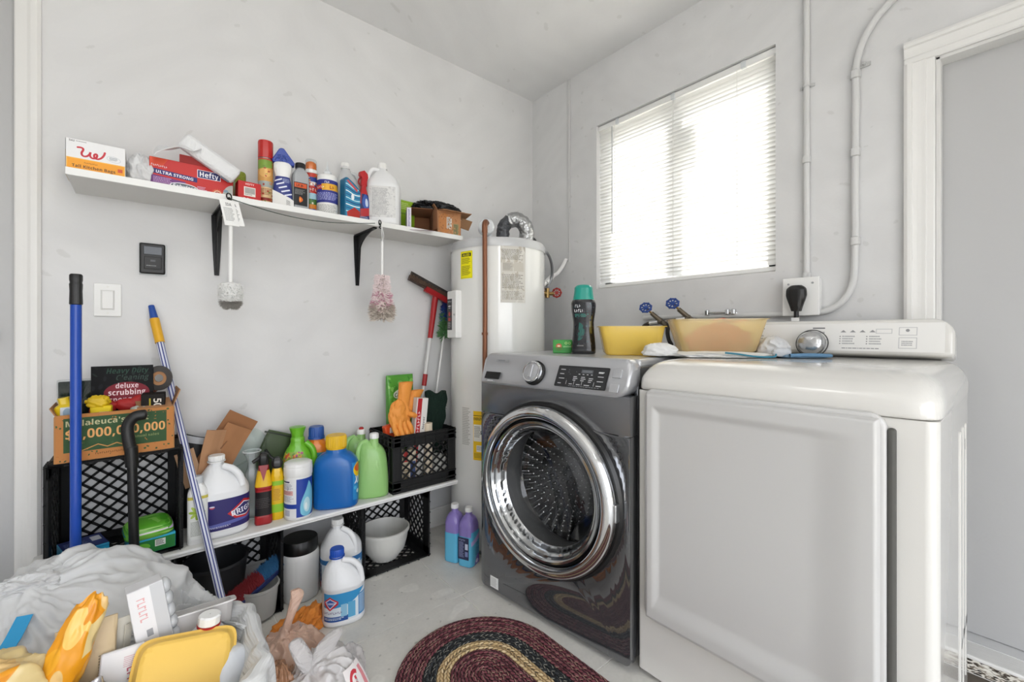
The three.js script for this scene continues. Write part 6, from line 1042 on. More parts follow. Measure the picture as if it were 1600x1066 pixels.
// in the right crate on the plank
const RX = 1.018, RZ = -1.958;
{
  const t = thing('rubber_gloves', 'orange rubber gloves flopping over the rim of the right crate', 'gloves', [RX - 0.1, LS + 0.02, RZ + 0.06], 0.1);
  const og = M(0xe8963e, 0.6, { bumpMap: crinkle, bumpScale: 0.002 }), ogIn = M(0xc4561c, 0.6);
  part('glove', lump(0.052, 0.078, 0.03, { folds: 4, depth: 0.07, rough: 0.12, freq: 1.7, k: 21, flat: -0.97, knot: V3(0.3, 1, 0.2) }).translate(0, 0.245, 0), og, t);
  part('cuff', loft([[0.34, 0.03, 0.022, 2.4, 0.012, 0], [0.39, 0.03, 0.02, 2.4, 0.026, -0.006], [0.45, 0.033, 0.022, 2.4, 0.038, -0.012], [0.475, 0.036, 0.024, 2.4, 0.044, -0.014], [0.472, 0.032, 0.02, 2.4, 0.044, -0.014], [0.42, 0.026, 0.016, 2.4, 0.032, -0.01]], { cap: false }), og, t);
  part('second_cuff', loft([[0.30, 0.026, 0.018, 2.4, 0.05, -0.02], [0.36, 0.03, 0.018, 2.4, 0.075, -0.022], [0.41, 0.034, 0.022, 2.4, 0.1, -0.02], [0.43, 0.037, 0.024, 2.4, 0.108, -0.018], [0.427, 0.033, 0.02, 2.4, 0.108, -0.018], [0.38, 0.026, 0.014, 2.4, 0.088, -0.02]], { cap: false }), og, t); part('cuff_lining', loft([[0.40, 0.028, 0.015, 2.4, 0.098, -0.02], [0.424, 0.032, 0.019, 2.4, 0.107, -0.018]], { k: 1 }), ogIn, t, 'dark inner cuff');
  [[-0.036, 0.27, 0.015, -0.032, 0.222, 0.034], [-0.012, 0.265, 0.026, -0.006, 0.206, 0.04], [0.014, 0.265, 0.024, 0.022, 0.21, 0.038], [0.034, 0.29, 0.016, 0.046, 0.238, 0.03], [0.036, 0.33, 0.018, 0.062, 0.318, 0.034]].forEach(([x, y, z, a, b, c]) => part('finger', merge(tube([[x * 0.7, y + 0.05, z - 0.012], [x, y, z], [(x + a) / 2, (y + b) / 2, (z + c) / 2 + 0.008], [a, b, c]], 0.0125, 20, 12), new THREE.SphereGeometry(0.0125, 12, 8).translate(a, b, c)), og, t));
  const g = thing('detergent_bag', 'green printed detergent pouch standing at the back of the right crate', 'pouch', [RX - 0.03, LS + 0.02, RZ - 0.085], 0.08);
  const S = [[0, 0.06, 0.03, 3.4], [0.35, 0.072, 0.025, 3.4], [0.475, 0.075, 0.012, 4], [0.5, 0.075, 0.004, 4]];
  part('pouch', loft(S, { k: 3 }), M(0x4f9a32, 0.35), g); part('printed_label', wrap(S, 0.3, 0.49, -1.1, 1.1), printed(256, 320, (g, w, h) => { R(g, '#56a236', 0, 0, w, h); speck(g, w, h, 40, ['#6ab648', '#3f8a2a', '#84c45e'], 6, 26); g.save(); g.translate(140, 140); g.rotate(-0.12); O(g, '#dfe6dc', 0, 0, 96, 44); X(g, 'Cascade', 0, 0, 46, '#2f6a2c', 'italic bold'); g.restore(); }, 0.3), g);
  const o = thing('orange_packet', 'small red orange packet at the left corner of the right crate', 'packet', [RX - 0.125, LS + 0.2, RZ + 0.02], 0.2);
  part('packet', bx(0.05, 0.1, 0.03, 0, 0, 0, 0.008, 3).rotateZ(0.2), M(0xcc4a22, 0.35), o); part('tip', bx(0.02, 0.026, 0.004, -0.008, 0.06, 0.017, 0.001), M(0xd8cfc6, 0.5), o);
  const b = thing('foil_box', 'red and white upright wrap box leaning in the right crate', 'box', [RX - 0.035, LS + 0.02, RZ + 0.075], 0.0); b.rotation.z = -0.1;
  carton(0.06, 0.4, 0.04, M(0xd8d5d0, 0.5), printed(128, 640, (g, w, h) => { R(g, '#e2dfda', 0, 0, w, h); R(g, '#b3242a', 6, 0, 52, h); Z(g, 9, 32, 200, 40, '#f0e4e0', 'bold', -Math.PI / 2, 300); X(g, 'Never', 94, 190, 34, '#4a4a4a', 'bold', -Math.PI / 2, 240); fine(g, '#9a9a98', 70, 340, 48, 260, 22, 3); }), b);
  const s = thing('scrub_pad', 'dark green ragged scrub pad standing in the right crate', 'scouring pad', [RX + 0.105, LS + 0.02, RZ + 0.01], 0.0); s.rotation.z = -0.06;
  part('pad', sheet((u, v) => [-0.055 + 0.105 * u + 0.004 * Math.sin(v * 30), 0.41 * v + 0.008 * Math.sin(u * 9), 0.012 * Math.sin(u * 4 + v * 5)], 24, 40, 0.016), M(0x10291f, 0.95, { bumpMap: crinkle, bumpScale: 0.006 }), s);
  part('pad_nap', fibres(500, () => { const u = rnd(), v = rnd(); return { a: V3(-0.055 + 0.105 * u, 0.41 * v, 0.008 + 0.012 * Math.sin(u * 4 + v * 5)), d: V3(rr(-1, 1), rr(-1, 1), 1).normalize(), l: 0.007, w: 0.0012 }; }), M(0x0d231a, 0.95), s);
  const r = thing('paper_roll', 'small cream paper roll with brown core by the red wrap box', 'roll', [RX + 0.032, LS + 0.03, RZ + 0.095], 0.1);
  part('roll', lathe([[0.011, 0], [0.02, 0], [0.02, 0.265], [0.012, 0.265], [0.011, 0.2]], 28), M(0xd9cbb4, 0.8), r); part('core', lathe([[0.0095, 0.1], [0.0118, 0.1], [0.0118, 0.262], [0.0095, 0.262]], 24), kraftDark, r);
  const w = thing('white_tub', 'white tub with blue yellow label seen through the right crate lattice', 'tub', [RX + 0.06, LS + 0.012, RZ - 0.03], toCam(RX, RZ));
  const T = [[0, 0.04, 0.04, 2], [0.15, 0.046, 0.046, 2], [0.2, 0.046, 0.046, 2], [0.212, 0.03, 0.03, 2]]; part('tub', loft(T, { k: 1 }), white, w); part('printed_label', wrap(T, 0.12, 0.2, -1.2, 1.2, { k: 1 }), printed(192, 96, (g, a, b) => { R(g, '#2a78a4', 0, 0, a, b); O(g, '#e0c23a', 90, 56, 54, 24); Z(g, 3, 90, 56, 34, '#1c3a6a'); R(g, '#e2e4e4', 0, 0, a, 16); }), w);
  const v = thing('cream_carton', 'cream and red carton low in the front of the right crate', 'box', [RX - 0.07, LS + 0.012, RZ + 0.085], -0.15);
  carton(0.07, 0.17, 0.035, M(0xcfc0a4, 0.6), printed(96, 192, (g, a, b) => { R(g, '#d6c8ae', 0, 0, a, b); R(g, '#b52f2a', 10, 4, 30, 56); R(g, '#3a4a78', 56, 60, 36, 130); fine(g, '#7c6a4a', 8, 90, 40, 80, 6, 2); }), v);
  const q = thing('grey_rag', 'crumpled pale rag seen through the right crate lattice', 'rag', [RX + 0.1, LS + 0.012, RZ + 0.07], 0);
  part('rag', lump(0.05, 0.07, 0.035, { folds: 9, depth: 0.15, rough: 0.2, k: 2, seg: 56 }), M(0xc6c5bf, 0.9), q);
}
{
  const t = thing('squeegee', 'red handled window squeegee leaning on the wall above the right crate', 'squeegee', [0, 0, 0]);
  const a = V3(1.06, 0.42, -2.02), b = V3(1.205, 1.285, -2.055), q = (s) => a.clone().lerp(b, s).toArray();
  part('pole', rod(q(0), q(0.78), 0.0095), M(0xd2d2d0, 0.35), t, 'white pole'); part('red_clamp', rod(q(0.43), q(0.5), 0.0125), M(0x9c1a1e, 0.4), t); part('red_grip', rod(q(0.72), q(0.96), 0.0135, 0.017), M(0xa3181e, 0.4), t);
  const c = V3(1.178, 1.305, -2.05), d = V3(0.26, -0.105, -0.01).normalize();
  const e0 = c.clone().addScaledVector(d, -0.145).toArray(), e1 = c.clone().addScaledVector(d, 0.125).toArray();
  part('yoke', bar(c.clone().addScaledVector(d, -0.05).add(V3(0, -0.02, 0.01)).toArray(), c.clone().addScaledVector(d, 0.12).add(V3(0, -0.02, 0.01)).toArray(), 0.028, 0.022), M(0xa3181e, 0.4), t, 'red yoke'); part('neck', rod(q(0.93), [1.2, 1.29, -2.045], 0.016), M(0xa3181e, 0.4), t);
  part('bar', bar(e0, e1, 0.03, 0.02), M(0x4b3a32, 0.6), t); part('blade', bar(c.clone().addScaledVector(d, -0.15).add(V3(0.006, 0.02, 0.014)).toArray(), c.clone().addScaledVector(d, 0.12).add(V3(0.006, 0.02, 0.014)).toArray(), 0.016, 0.004), M(0x2a2422, 0.6), t);
  part('sponge_strip', fibres(700, () => { const s = rr(-0.148, 0.12); return { a: c.clone().addScaledVector(d, s).add(V3(0, rr(-0.01, 0.012), 0.012)), d: V3(rr(-0.6, 0.4), rr(-0.2, 1), rr(0.2, 1)).normalize(), l: 0.014, w: 0.0012 }; }), M(0x6e5a4c, 0.9), t);
}
{
  const t = thing('microfibre_duster', 'blue and green fluffy duster on a white stick by the heater control box', 'duster', [0, 0, 0]);
  const a = V3(1.13, 0.44, -2.0), b = V3(1.262, 1.08, -2.06); part('stick', rod(a.toArray(), b.toArray(), 0.0055), white, t);
  const dirU = b.clone().sub(a).normalize(), fl = (n, s0, s1, m, l) => part('fluff', fibres(n, () => { const s = rr(s0, s1), p = b.clone().addScaledVector(dirU, s); return { a: p, d: V3(rr(-1, 1), rr(-0.5, 0.5), rr(-1, 1)).normalize(), l: 0.048 * rr(0.6, 1), w: 0.003 }; }), m, t, l);
  fl(500, -0.03, 0.1, M(0x5d8f5a, 0.9), 'green fluff'); fl(450, 0.07, 0.17, M(0x2c4f9a, 0.9), 'blue fluff'); fl(250, 0.12, 0.2, M(0x4a3f86, 0.9), 'violet fluff');
}

// ---------------------------------------------------------------- on the floor, under and in front of the plank
{
  const t = thing('plastic_jar', 'large white jar with a wide black lid on the floor', 'jar', [0.484, 0, -1.905], 0);
  part('jar', lathe([[0.001, 0], [0.064, 0], [0.071, 0.006], [0.0725, 0.02], [0.0725, 0.165], [0.069, 0.182], [0.062, 0.19], [0.062, 0.2]], 56), M(0xd9d9d7, 0.35, { transmission: 0.08, thickness: 0 }), t); part('lid', lathe([[0.066, 0.186], [0.067, 0.19], [0.067, 0.232], [0.064, 0.236], [0.001, 0.236]], 56), black, t, 'black lid');
}
{
  const t = thing('bleach_jug', 'rear white jug with small blue label on the floor behind the blue capped jug', 'jug', [0.637, 0, -1.87], toCam(0.637, -1.87, 0.1));
  const S = [[0, 0.07, 0.058, 3], [0.008, 0.08, 0.066, 3], [0.15, 0.082, 0.068, 2.8], [0.185, 0.074, 0.06, 2.5], [0.225, 0.045, 0.04, 2.1, -0.01], [0.25, 0.022, 0.022, 2, -0.014], [0.268, 0.021, 0.021, 2, -0.014]];
  jug(t, S, hdpe, { capR: 0.0235, capH: 0.02, handle: [[0.0, 0.248, 0.02], [0.03, 0.23, 0.034], [0.048, 0.195, 0.044], [0.052, 0.15, 0.052]], hr: 0.0115 });
  part('printed_label', wrap(S, 0.02, 0.14, -1.6, 1.6), printed(512, 256, (g, w, h) => { R(g, '#c9d6e0', 0, 0, w, h); R(g, '#2a6ca8', 0, 0, w, 40); R(g, '#28436e', 10, 50, 70, 180); fine(g, '#dfe6ee', 14, 60, 60, 160, 12, 3); R(g, '#2f77b4', 400, 0, 112, 70); R(g, '#b03a3a', 30, 200, 40, 50); }), t);
}
{
  const t = thing('bleach_jug', 'front white bleach jug with royal blue cap and blue label on the floor', 'jug', [0.572, 0, -1.655], toCam(0.572, -1.655, 0.1));
  const S = [[0, 0.066, 0.058, 2.8], [0.006, 0.074, 0.066, 2.8], [0.018, 0.076, 0.068, 2.8], [0.022, 0.074, 0.066, 2.8], [0.125, 0.074, 0.066, 2.7], [0.135, 0.076, 0.068, 2.7], [0.165, 0.068, 0.06, 2.4, -0.004], [0.2, 0.046, 0.042, 2.1, -0.014], [0.222, 0.023, 0.023, 2, -0.022], [0.24, 0.022, 0.022, 2, -0.022]];
  jug(t, S, hdpe, { capR: 0.0245, capH: 0.026, capM: M(0x1c4fb2, 0.38), handle: [[-0.004, 0.222, 0.016], [0.03, 0.214, 0.026], [0.054, 0.188, 0.034], [0.062, 0.14, 0.04]], hr: 0.0105 });
  part('printed_label', wrap(S, 0.024, 0.124, -1.1, 1.9), printed(768, 320, (g, w, h) => {
    R(g, '#dbe5ec', 0, 0, w, h); g.fillStyle = '#2f8fc6'; g.beginPath(); g.moveTo(0, 0); g.lineTo(520, 0); g.lineTo(420, 80); g.bezierCurveTo(330, 150, 200, 170, 0, 160); g.fill(); R(g, '#1d4f9a', 0, 262, 300, 58); R(g, '#8fc3df', 220, 130, 70, 140); R(g, '#5da9d2', 300, 120, 90, 180);
    P(g, '#c02634', [[10, 90], [90, 30], [190, 90], [190, 120], [90, 190], [10, 130]]); P(g, '#e8edf2', [[26, 96], [92, 50], [172, 98], [92, 170]]); P(g, '#2a4fa0', [[34, 100], [92, 60], [162, 100], [92, 158]]); X(g, 'CLOROX', 98, 108, 30, '#eef2f6', 'bold', 0, 118); Z(g, 12, 110, 218, 36, '#6a5a8a', 'italic bold'); R(g, '#2f7fbc', 430, 60, 330, 250); fine(g, '#d5e4ee', 444, 76, 290, 220, 12, 5); fine(g, '#dfe9f1', 16, 276, 250, 30, 2, 6); P(g, '#28327c', [[600, 0], [768, 0], [768, 60], [560, 70]]);
  }), t);
}
{
  const t = thing('cleaner_bottles', 'pair of lavender and blue cleaner bottles sleeved together beside the washer', 'bottles', [1.132, 0, -1.695], 0.42);
  const pur = M(0x9c8ad2, 0.3, { transmission: 0.25, thickness: 0 }), blu = M(0x66c0e4, 0.2, { transmission: 0.15, thickness: 0 }), S = (x, z) => [[0, 0.036, 0.034, 4, x, z], [0.006, 0.04, 0.038, 4, x, z], [0.165, 0.04, 0.038, 4, x, z], [0.192, 0.038, 0.036, 3.4, x, z], [0.214, 0.03, 0.029, 2.6, x, z], [0.229, 0.015, 0.015, 2, x, z], [0.243, 0.015, 0.015, 2, x, z]];
  for (const [x, z] of [[0.006, -0.041], [0, 0.04]]) { part('bottle', loft(S(x, z)), pur, t); part('cap', capGeo(0.0175, 0.02, 0.242, x, z), white, t); part('blue_sleeve', wrap(S(x, z), 0.003, 0.138, -Math.PI, Math.PI, { off: 0.0012, seg: 60 }), blu, t, 'blue sleeve'); }
  part('printed_label', new THREE.PlaneGeometry(0.056, 0.10).rotateY(-Math.PI / 2).translate(-0.0418, 0.085, 0.036), printed(160, 224, (g, w, h) => { R(g, '#232748', 0, 0, w, h); Z(g, 7, 62, 26, 24, '#aab4d8', 'bold', 0, 96); fine(g, '#98a0c8', 12, 46, 80, 160, 14, 3); R(g, '#c9cde0', 104, 60, 44, 60); R(g, '#7d86b4', 104, 140, 44, 50); }), t);
  part('printed_label', wrap(S(0, 0.04), 0.006, 0.16, -0.78, 0.78, { off: 0.002 }), printed(224, 320, (g, w, h) => { R(g, '#58b4d6', 0, 0, w, h); P(g, '#b9a6d8', [[0, 90], [224, 20], [224, 80], [0, 130]]); X(g, '3.8', 130, 130, 44, '#27306a'); fine(g, '#27306a', 90, 160, 110, 80, 6, 3); P(g, '#7a5fb0', [[60, 320], [110, 250], [170, 230], [224, 260], [224, 320]]); O(g, '#d8d2ea', 130, 290, 34, 20); }), t);
}
{
  const t = thing('mixing_bowl', 'grey white deep bowl sitting in the right floor crate', 'bowl', [0.866, 0.012, -1.95], 0); t.scale.setScalar(0.97);
  const prof = [[0.001, 0.006], [0.055, 0.006], [0.058, 0], [0.063, 0], [0.07, 0.012], [0.096, 0.045], [0.108, 0.09], [0.113, 0.128], [0.119, 0.13], [0.119, 0.142], [0.112, 0.144], [0.108, 0.132], [0.103, 0.09], [0.09, 0.05], [0.062, 0.018], [0.001, 0.014]];
  part('bowl', lathe(prof, 72), M(0xcfcec8, 0.45), t);
  const nb = []; for (let i = 0; i < 24; i++) nb.push(new THREE.SphereGeometry(0.005, 8, 6).scale(1, 1.6, 0.6).rotateY(i * Math.PI / 12).translate(0.066 * Math.sin(i * Math.PI / 12), 0.012, 0.066 * Math.cos(i * Math.PI / 12))); part('foot_beading', merge(nb), M(0xb3b2ac, 0.45), t);
}
// contents of the left floor crate
{
  const b = thing('bucket', 'dark grey bucket inside the left floor crate', 'bucket', [0.205, 0.012, -1.95], 0);
  part('bucket', lathe([[0.001, 0.004], [0.075, 0.004], [0.078, 0], [0.1, 0.2], [0.105, 0.205], [0.105, 0.215], [0.098, 0.212], [0.078, 0.012], [0.001, 0.012]], 48), M(0x2d2e30, 0.45), b);
  const u = thing('white_tub', 'translucent white tub under the scrub brush in the left floor crate', 'tub', [0.328, 0.012, -1.855], 0);
  part('tub', lathe([[0.001, 0.002], [0.052, 0.002], [0.055, 0], [0.066, 0.1], [0.07, 0.103], [0.07, 0.112], [0.065, 0.112], [0.062, 0.1], [0.052, 0.008], [0.001, 0.008]], 48), M(0xdcdcd8, 0.25, { transmission: 0.35, thickness: 0 }), u);
  const s = thing('scrub_brush', 'scrub brush with red and blue bristles lying on the white tub', 'brush', [0.322, 0.125, -1.862], 0.35); s.rotation.order = 'YXZ'; s.rotation.z = 0.36;
  part('back', loft([[-0.014, 0.1, 0.03, 3], [-0.004, 0.105, 0.033, 3], [0.002, 0.1, 0.03, 3]], { k: 2 }), M(0x1d2a5a, 0.4), s);
  const tuft = (n, x0, x1, m, l) => part('bristles', fibres(n, () => ({ a: V3(rr(x0, x1), 0.0, rr(-0.026, 0.026)), d: V3(rr(-0.2, 0.2), 1, rr(-0.2, 0.25)).normalize(), l: rr(0.032, 0.042), w: 0.0022 })), m, s, l);
  tuft(900, -0.1, 0.02, M(0x8e2a30, 0.8), 'red bristles'); tuft(700, 0.02, 0.1, M(0x356f9e, 0.8), 'blue bristles');
}
{
  const t = thing('orange_cloth', 'crumpled orange cleaning cloth on the floor by the left crate', 'cloth', [0.4, 0, -1.645], 0.4);
  const m = M(0xe08a38, 0.9, { bumpMap: crinkle, bumpScale: 0.003 });
  part('cloth', lump(0.1, 0.055, 0.06, { folds: 9, depth: 0.18, rough: 0.24, freq: 2.4, k: 6, flat: -0.3, seg: 110, knot: V3(0.8, 0.5, 0) }), m, t);
  part('fold', lump(0.065, 0.05, 0.032, { folds: 7, depth: 0.16, rough: 0.2, k: 16, flat: -0.3, seg: 64 }).rotateY(-0.5).translate(-0.06, 0.012, 0.03), m, t); part('fold', lump(0.07, 0.035, 0.03, { folds: 6, depth: 0.16, rough: 0.2, k: 26, flat: -0.4, seg: 64 }).rotateY(0.4).translate(0.05, 0.03, 0.012), m, t);
}
// braided oval rug
{
  const t = thing('braided_rug', 'oval braided rug in maroon, black and tan before the washer', 'rug', [0.805, 0.0005, -0.73], 0);
  const half = 0.35, rows = 13, R0 = 0.272, dr = R0 / rows;
  const braidTex = (base, tones, fleck, slash, k) => canvas(512, 32, (g, w, h) => { // u along the braid, v across it: two columns of slanting strands
    R(g, base, 0, 0, w, h); let q = k * 97 + 5; const rd = () => { q = (q * 1103515245 + 12345) & 0x7fffffff; return q / 0x7fffffff; };
    for (let i = -1; i < 33; i++) for (const s of [0, 1]) {
      const x = i * 16 + s * 8, p = rd(); g.fillStyle = p < 0.3 ? fleck : tones[(rd() * tones.length) | 0];
      g.save(); g.translate(x + 8, s ? 24 : 8); g.rotate(s ? -0.55 : 0.55); g.beginPath(); g.ellipse(0, 0, 9.5, 5.6, 0, 0, 7); g.fill(); if (rd() < 0.55) { g.fillStyle = slash; g.fillRect(-9, 4, 18, 2.4); } g.restore();
    }
  });
  const bumpT = canvas(512, 32, (g, w, h) => { R(g, '#111', 0, 0, w, h); for (let i = -1; i < 33; i++) for (const s of [0, 1]) { g.fillStyle = '#ddd'; g.save(); g.translate(i * 16 + s * 8 + 8, s ? 24 : 8); g.rotate(s ? -0.55 : 0.55); g.beginPath(); g.ellipse(0, 0, 9, 5.2, 0, 0, 7); g.fill(); g.restore(); } }, false);
  const kinds = { m: ['#2c1418', ['#6a343c', '#733a43', '#612e36', '#7a444b'], '#7e4a50', '#c4a68c'], d: ['#141516', ['#2c2f31', '#383b3d', '#25282a'], '#34373a', '#b5b0a2'], t: ['#a98b60', ['#dcc295', '#e4cca2', '#d2b686', '#dcc59c'], '#cdb084', '#2a221c'] };
  const mats = {}; for (const [k, [b, f, fl, sl]] of Object.entries(kinds)) mats[k] = { map: braidTex(b, f, fl, sl, k.charCodeAt(0)) };
  for (let i = 0; i < rows; i++) {
    const r = R0 - dr * (i + 0.5), kind = i < 4 ? 'm' : i < 6 ? 'd' : i < 8 ? 't' : 'm', n = 220, L = 4 * half + 2 * Math.PI * r, pos = [], uv = [], idx = [], K = 10;
    const at = (s) => { s = ((s % 1) + 1) % 1 * L; const a = 2 * half, b = Math.PI * r; if (s < a) return [r, -half + s, 1, 0]; s -= a; if (s < b) { const q = s / r; return [r * Math.cos(q), half + r * Math.sin(q), Math.cos(q), Math.sin(q)]; } s -= b; if (s < a) return [-r, half - s, -1, 0]; s -= a; const q = s / r + Math.PI; return [r * Math.cos(q), -half + r * Math.sin(q), Math.cos(q), Math.sin(q)]; };
    const wv = Math.round(L / 0.017); // stitches along the row
    for (let j = 0; j <= n * 3; j++) { const u = j / (n * 3), [x, z, nx, nz] = at(u); for (let k = 0; k <= K; k++) { const a = k / K * 2 * Math.PI, bulge = 1 + 0.12 * Math.sin(u * wv * Math.PI * 2 + a * 1.0), off = Math.cos(a) * dr * 0.515 * (1 + 0.04 * Math.sin(u * wv * Math.PI + i)), y = 0.0055 + Math.sin(a) * 0.0052 * bulge; pos.push(x + nx * off, y, z + nz * off); uv.push(u * wv / 32 + i * 0.37, 0.5 + 0.5 * Math.cos(a)); } }
    for (let j = 0; j < n * 3; j++) for (let k = 0; k < K; k++) { const a = j * (K + 1) + k, b = a + K + 1; idx.push(a, a + 1, b, a + 1, b + 1, b); }
    const g = new THREE.BufferGeometry(); g.setAttribute('position', new THREE.Float32BufferAttribute(pos, 3)); g.setAttribute('uv', new THREE.Float32BufferAttribute(uv, 2)); g.setIndex(idx); g.computeVertexNormals();
    if (!mats[kind].m) mats[kind].m = M(0xffffff, 0.92, { map: mats[kind].map, bumpMap: bumpT, bumpScale: 0.003 });
    part('braid', g, mats[kind].m, t, { m: 'maroon braid', d: 'black braid', t: 'tan braid' }[kind]);
  }
}

// ---------------------------------------------------------------- on the washer and the dryer
const WT = 0.984, DT = 0.986;
{
  const t = thing('soap_carton', 'small green soap carton on the washer behind the black bottle', 'box', [1.37, WT, -1.262], toCam(1.37, -1.262, 0.05));
  carton(0.1, 0.056, 0.045, M(0x2f9a3a, 0.5), printed(256, 144, (g, w, h) => { R(g, '#3a9e3c', 0, 0, w, h); R(g, '#2c8a34', 0, 80, w, 64); O(g, '#c85a3a', 60, 66, 32, 28); O(g, '#e6d8b0', 60, 66, 18, 10); O(g, '#4a7a2a', 60, 100, 40, 20); for (const x of [140, 178, 216]) { g.strokeStyle = '#b9e08a'; g.lineWidth = 6; g.beginPath(); g.arc(x, 34, 12, 0, 7); g.stroke(); } fine(g, '#a9d89a', 110, 66, 130, 20, 2, 3); }), t);
}
{
  const t = thing('scent_bottle', 'waisted black bottle with teal cap standing on the washer', 'bottle', [1.384, WT, -1.17], toCam(1.384, -1.17));
  const S = [[0, 0.046, 0.03, 3], [0.005, 0.05, 0.033, 3], [0.03, 0.05, 0.033, 3], [0.09, 0.044, 0.03, 2.8], [0.13, 0.043, 0.03, 2.8], [0.18, 0.05, 0.033, 2.8], [0.205, 0.051, 0.033, 2.6], [0.222, 0.044, 0.03, 2.4], [0.228, 0.035, 0.028, 2.2]];
  part('bottle', loft(S), M(0x15161a, 0.14, { clearcoat: 0.6 }), t);
  part('printed_label', wrap(S, 0.02, 0.21, -0.85, 1.1), printed(320, 512, (g, w, h) => { R(g, '#14151a', 0, 0, w, h); Z(g, 3, 70, 40, 46, '#c6c9cc', 'bold', 0, 150); Z(g, 5, 84, 92, 44, '#d8dadc', 'bold', 0, 150); R(g, '#2a8a7c', 20, 128, 200, 6); fine(g, '#3f9488', 20, 142, 190, 24, 2, 4); g.strokeStyle = '#1f7f74'; for (let i = 0; i < 6; i++) { g.lineWidth = 7; g.beginPath(); g.arc(60, 320, 20 + i * 15, -1.4, 1.5); g.stroke(); } R(g, '#4a4220', 236, 150, 50, 200); fine(g, '#8a7c3a', 240, 160, 42, 180, 14, 3); speck(g, w, h, 50, ['#24262c', '#1d3a3a', '#2c2e34'], 4, 18); R(g, '#6a6a6a', 60, 470, 90, 12); }, 0.18), t);
  part('cap', loft([[0.222, 0.044, 0.03, 2.4], [0.228, 0.042, 0.03, 2.4], [0.262, 0.037, 0.028, 2.4], [0.272, 0.037, 0.028, 2.4], [0.282, 0.026, 0.02, 2.2], [0.285, 0.01, 0.008, 2]]), M(0x159182, 0.35), t, 'teal cap');
}
// translucent food bin with sloping sides: inner and outer wall
function binGeo(w, d, h, taper, th) {
  const out = [[0, w * taper - 0.01, d * taper - 0.01, 7], [0.008, w * taper, d * taper, 7], [h, w, d, 7]], rim = [[h, w, d, 7], [h, w + 0.007, d + 0.007, 7], [h + 0.003, w + 0.007, d + 0.007, 7], [h + 0.003, w - th, d - th, 7]], inn = [[h + 0.003, w - th, d - th, 7], [0.01, w * taper - th, d * taper - th, 7], [0.006, w * taper * 0.9, d * taper * 0.9, 7], [0.006, 0.001, 0.001, 2]];
  return { outer: loft(out, { k: 1, seg: 72, cap: false }), base: loft([[0, 0.001, 0.001, 2], [0, w * taper - 0.01, d * taper - 0.01, 7]], { k: 1, seg: 72, cap: false }), rim: loft(rim, { k: 1, seg: 72, cap: false }), inner: loft(inn, { k: 1, seg: 72, cap: false }) };
}
{
  const t = thing('yellow_bin', 'yellow translucent food bin standing on the washer', 'bin', [1.462, WT, -0.997], 0.70 - 1.5708 + 0.05);
  const b = binGeo(0.121, 0.085, 0.108, 0.84, 0.003), m = M(0xf6da70, 0.2, { transmission: 0.4, thickness: 0 });
  part('bin_wall', merge(b.outer, b.base), m, t); part('rim', b.rim, m, t);
}
{
  const t = thing('peach_bin', 'pale peach bin with a red cloth inside on the dryer corner', 'bin', [1.625, DT + 0.012, -0.74], 0.70 - 1.5708 + 0.0);
  const b = binGeo(0.157, 0.1, 0.118, 0.8, 0.003), m = M(0xf8e4b0, 0.1, { transmission: 0.55, thickness: 0 });
  part('bin_wall', merge(b.outer, b.base), m, t); part('rim', b.rim, m, t);
  const c = thing('red_cloth', 'red cloth bundled inside the peach bin', 'cloth', [1.645, DT + 0.016, -0.735], 0.70 - 1.5708);
  part('cloth', lump(0.11, 0.066, 0.068, { folds: 7, depth: 0.1, rough: 0.16, k: 31, flat: -0.5, seg: 80 }), M(0xb5452f, 0.85), c); part('cloth_top', sheet((u, v) => [-0.01 + 0.1 * u, 0.115 + 0.006 * Math.sin(u * 8) - 0.008 * u * u, -0.04 + 0.07 * v], 16, 8, 0.003), M(0xc23d30, 0.85), c);
}
{
  const t = thing('white_cloth', 'white cloth with a teal edge tucked under the peach bin', 'cloth', [1.54, DT + 0.001, -0.70], -0.87);
  const m = M(0xe2e2e0, 0.85, { bumpMap: crinkle, bumpScale: 0.003 });
  part('cloth', lump(0.2, 0.02, 0.12, { folds: 8, depth: 0.1, rough: 0.12, k: 12, flat: -0.3, seg: 100 }).scale(1, 0.62, 1), m, t);
  part('bunched_end', lump(0.06, 0.034, 0.05, { folds: 6, depth: 0.09, rough: 0.12, freq: 1.6, k: 14, flat: -0.3, seg: 64 }).translate(-0.19, 0.002, 0.02), m, t);
  part('teal_edge', tube([[0.0, 0.016, 0.112], [0.04, 0.012, 0.128], [0.08, 0.006, 0.132], [0.12, 0.004, 0.13], [0.15, 0.006, 0.118], [0.155, 0.012, 0.11]], 0.003, 40, 8), M(0x3b7f96, 0.8), t);
  const w = thing('white_packet', 'crumpled white plastic packet right of the peach bin on the dryer', 'packet', [1.70, DT + 0.001, -0.565], 0.3);
  part('packet', lump(0.062, 0.05, 0.05, { folds: 7, depth: 0.08, rough: 0.1, freq: 1.6, k: 18, flat: -0.4, seg: 72 }), M(0xe4e4e4, 0.35, { transmission: 0.15, thickness: 0 }), w);
  const c = thing('blue_cloth', 'folded light blue cloth lying on the dryer by the console', 'cloth', [1.66, DT + 0.001, -0.47], -0.75);
  part('cloth', loft([[0, 0.07, 0.038, 4], [0.004, 0.076, 0.043, 4], [0.009, 0.074, 0.041, 4], [0.011, 0.066, 0.035, 4]], { k: 2 }), M(0x7f9fb8, 0.95, { bumpMap: crinkle, bumpScale: 0.004 }), c); part('fold', tube([[-0.06, 0.008, 0.04], [0, 0.01, 0.043], [0.06, 0.008, 0.042], [0.075, 0.007, 0.03]], 0.006, 24, 10), M(0x6288a8, 0.95), c); part('grey_fold', lump(0.03, 0.016, 0.02, { k: 3, seg: 40, folds: 6 }).translate(-0.07, 0.004, 0.01), M(0xc9ccd0, 0.9), c);
}

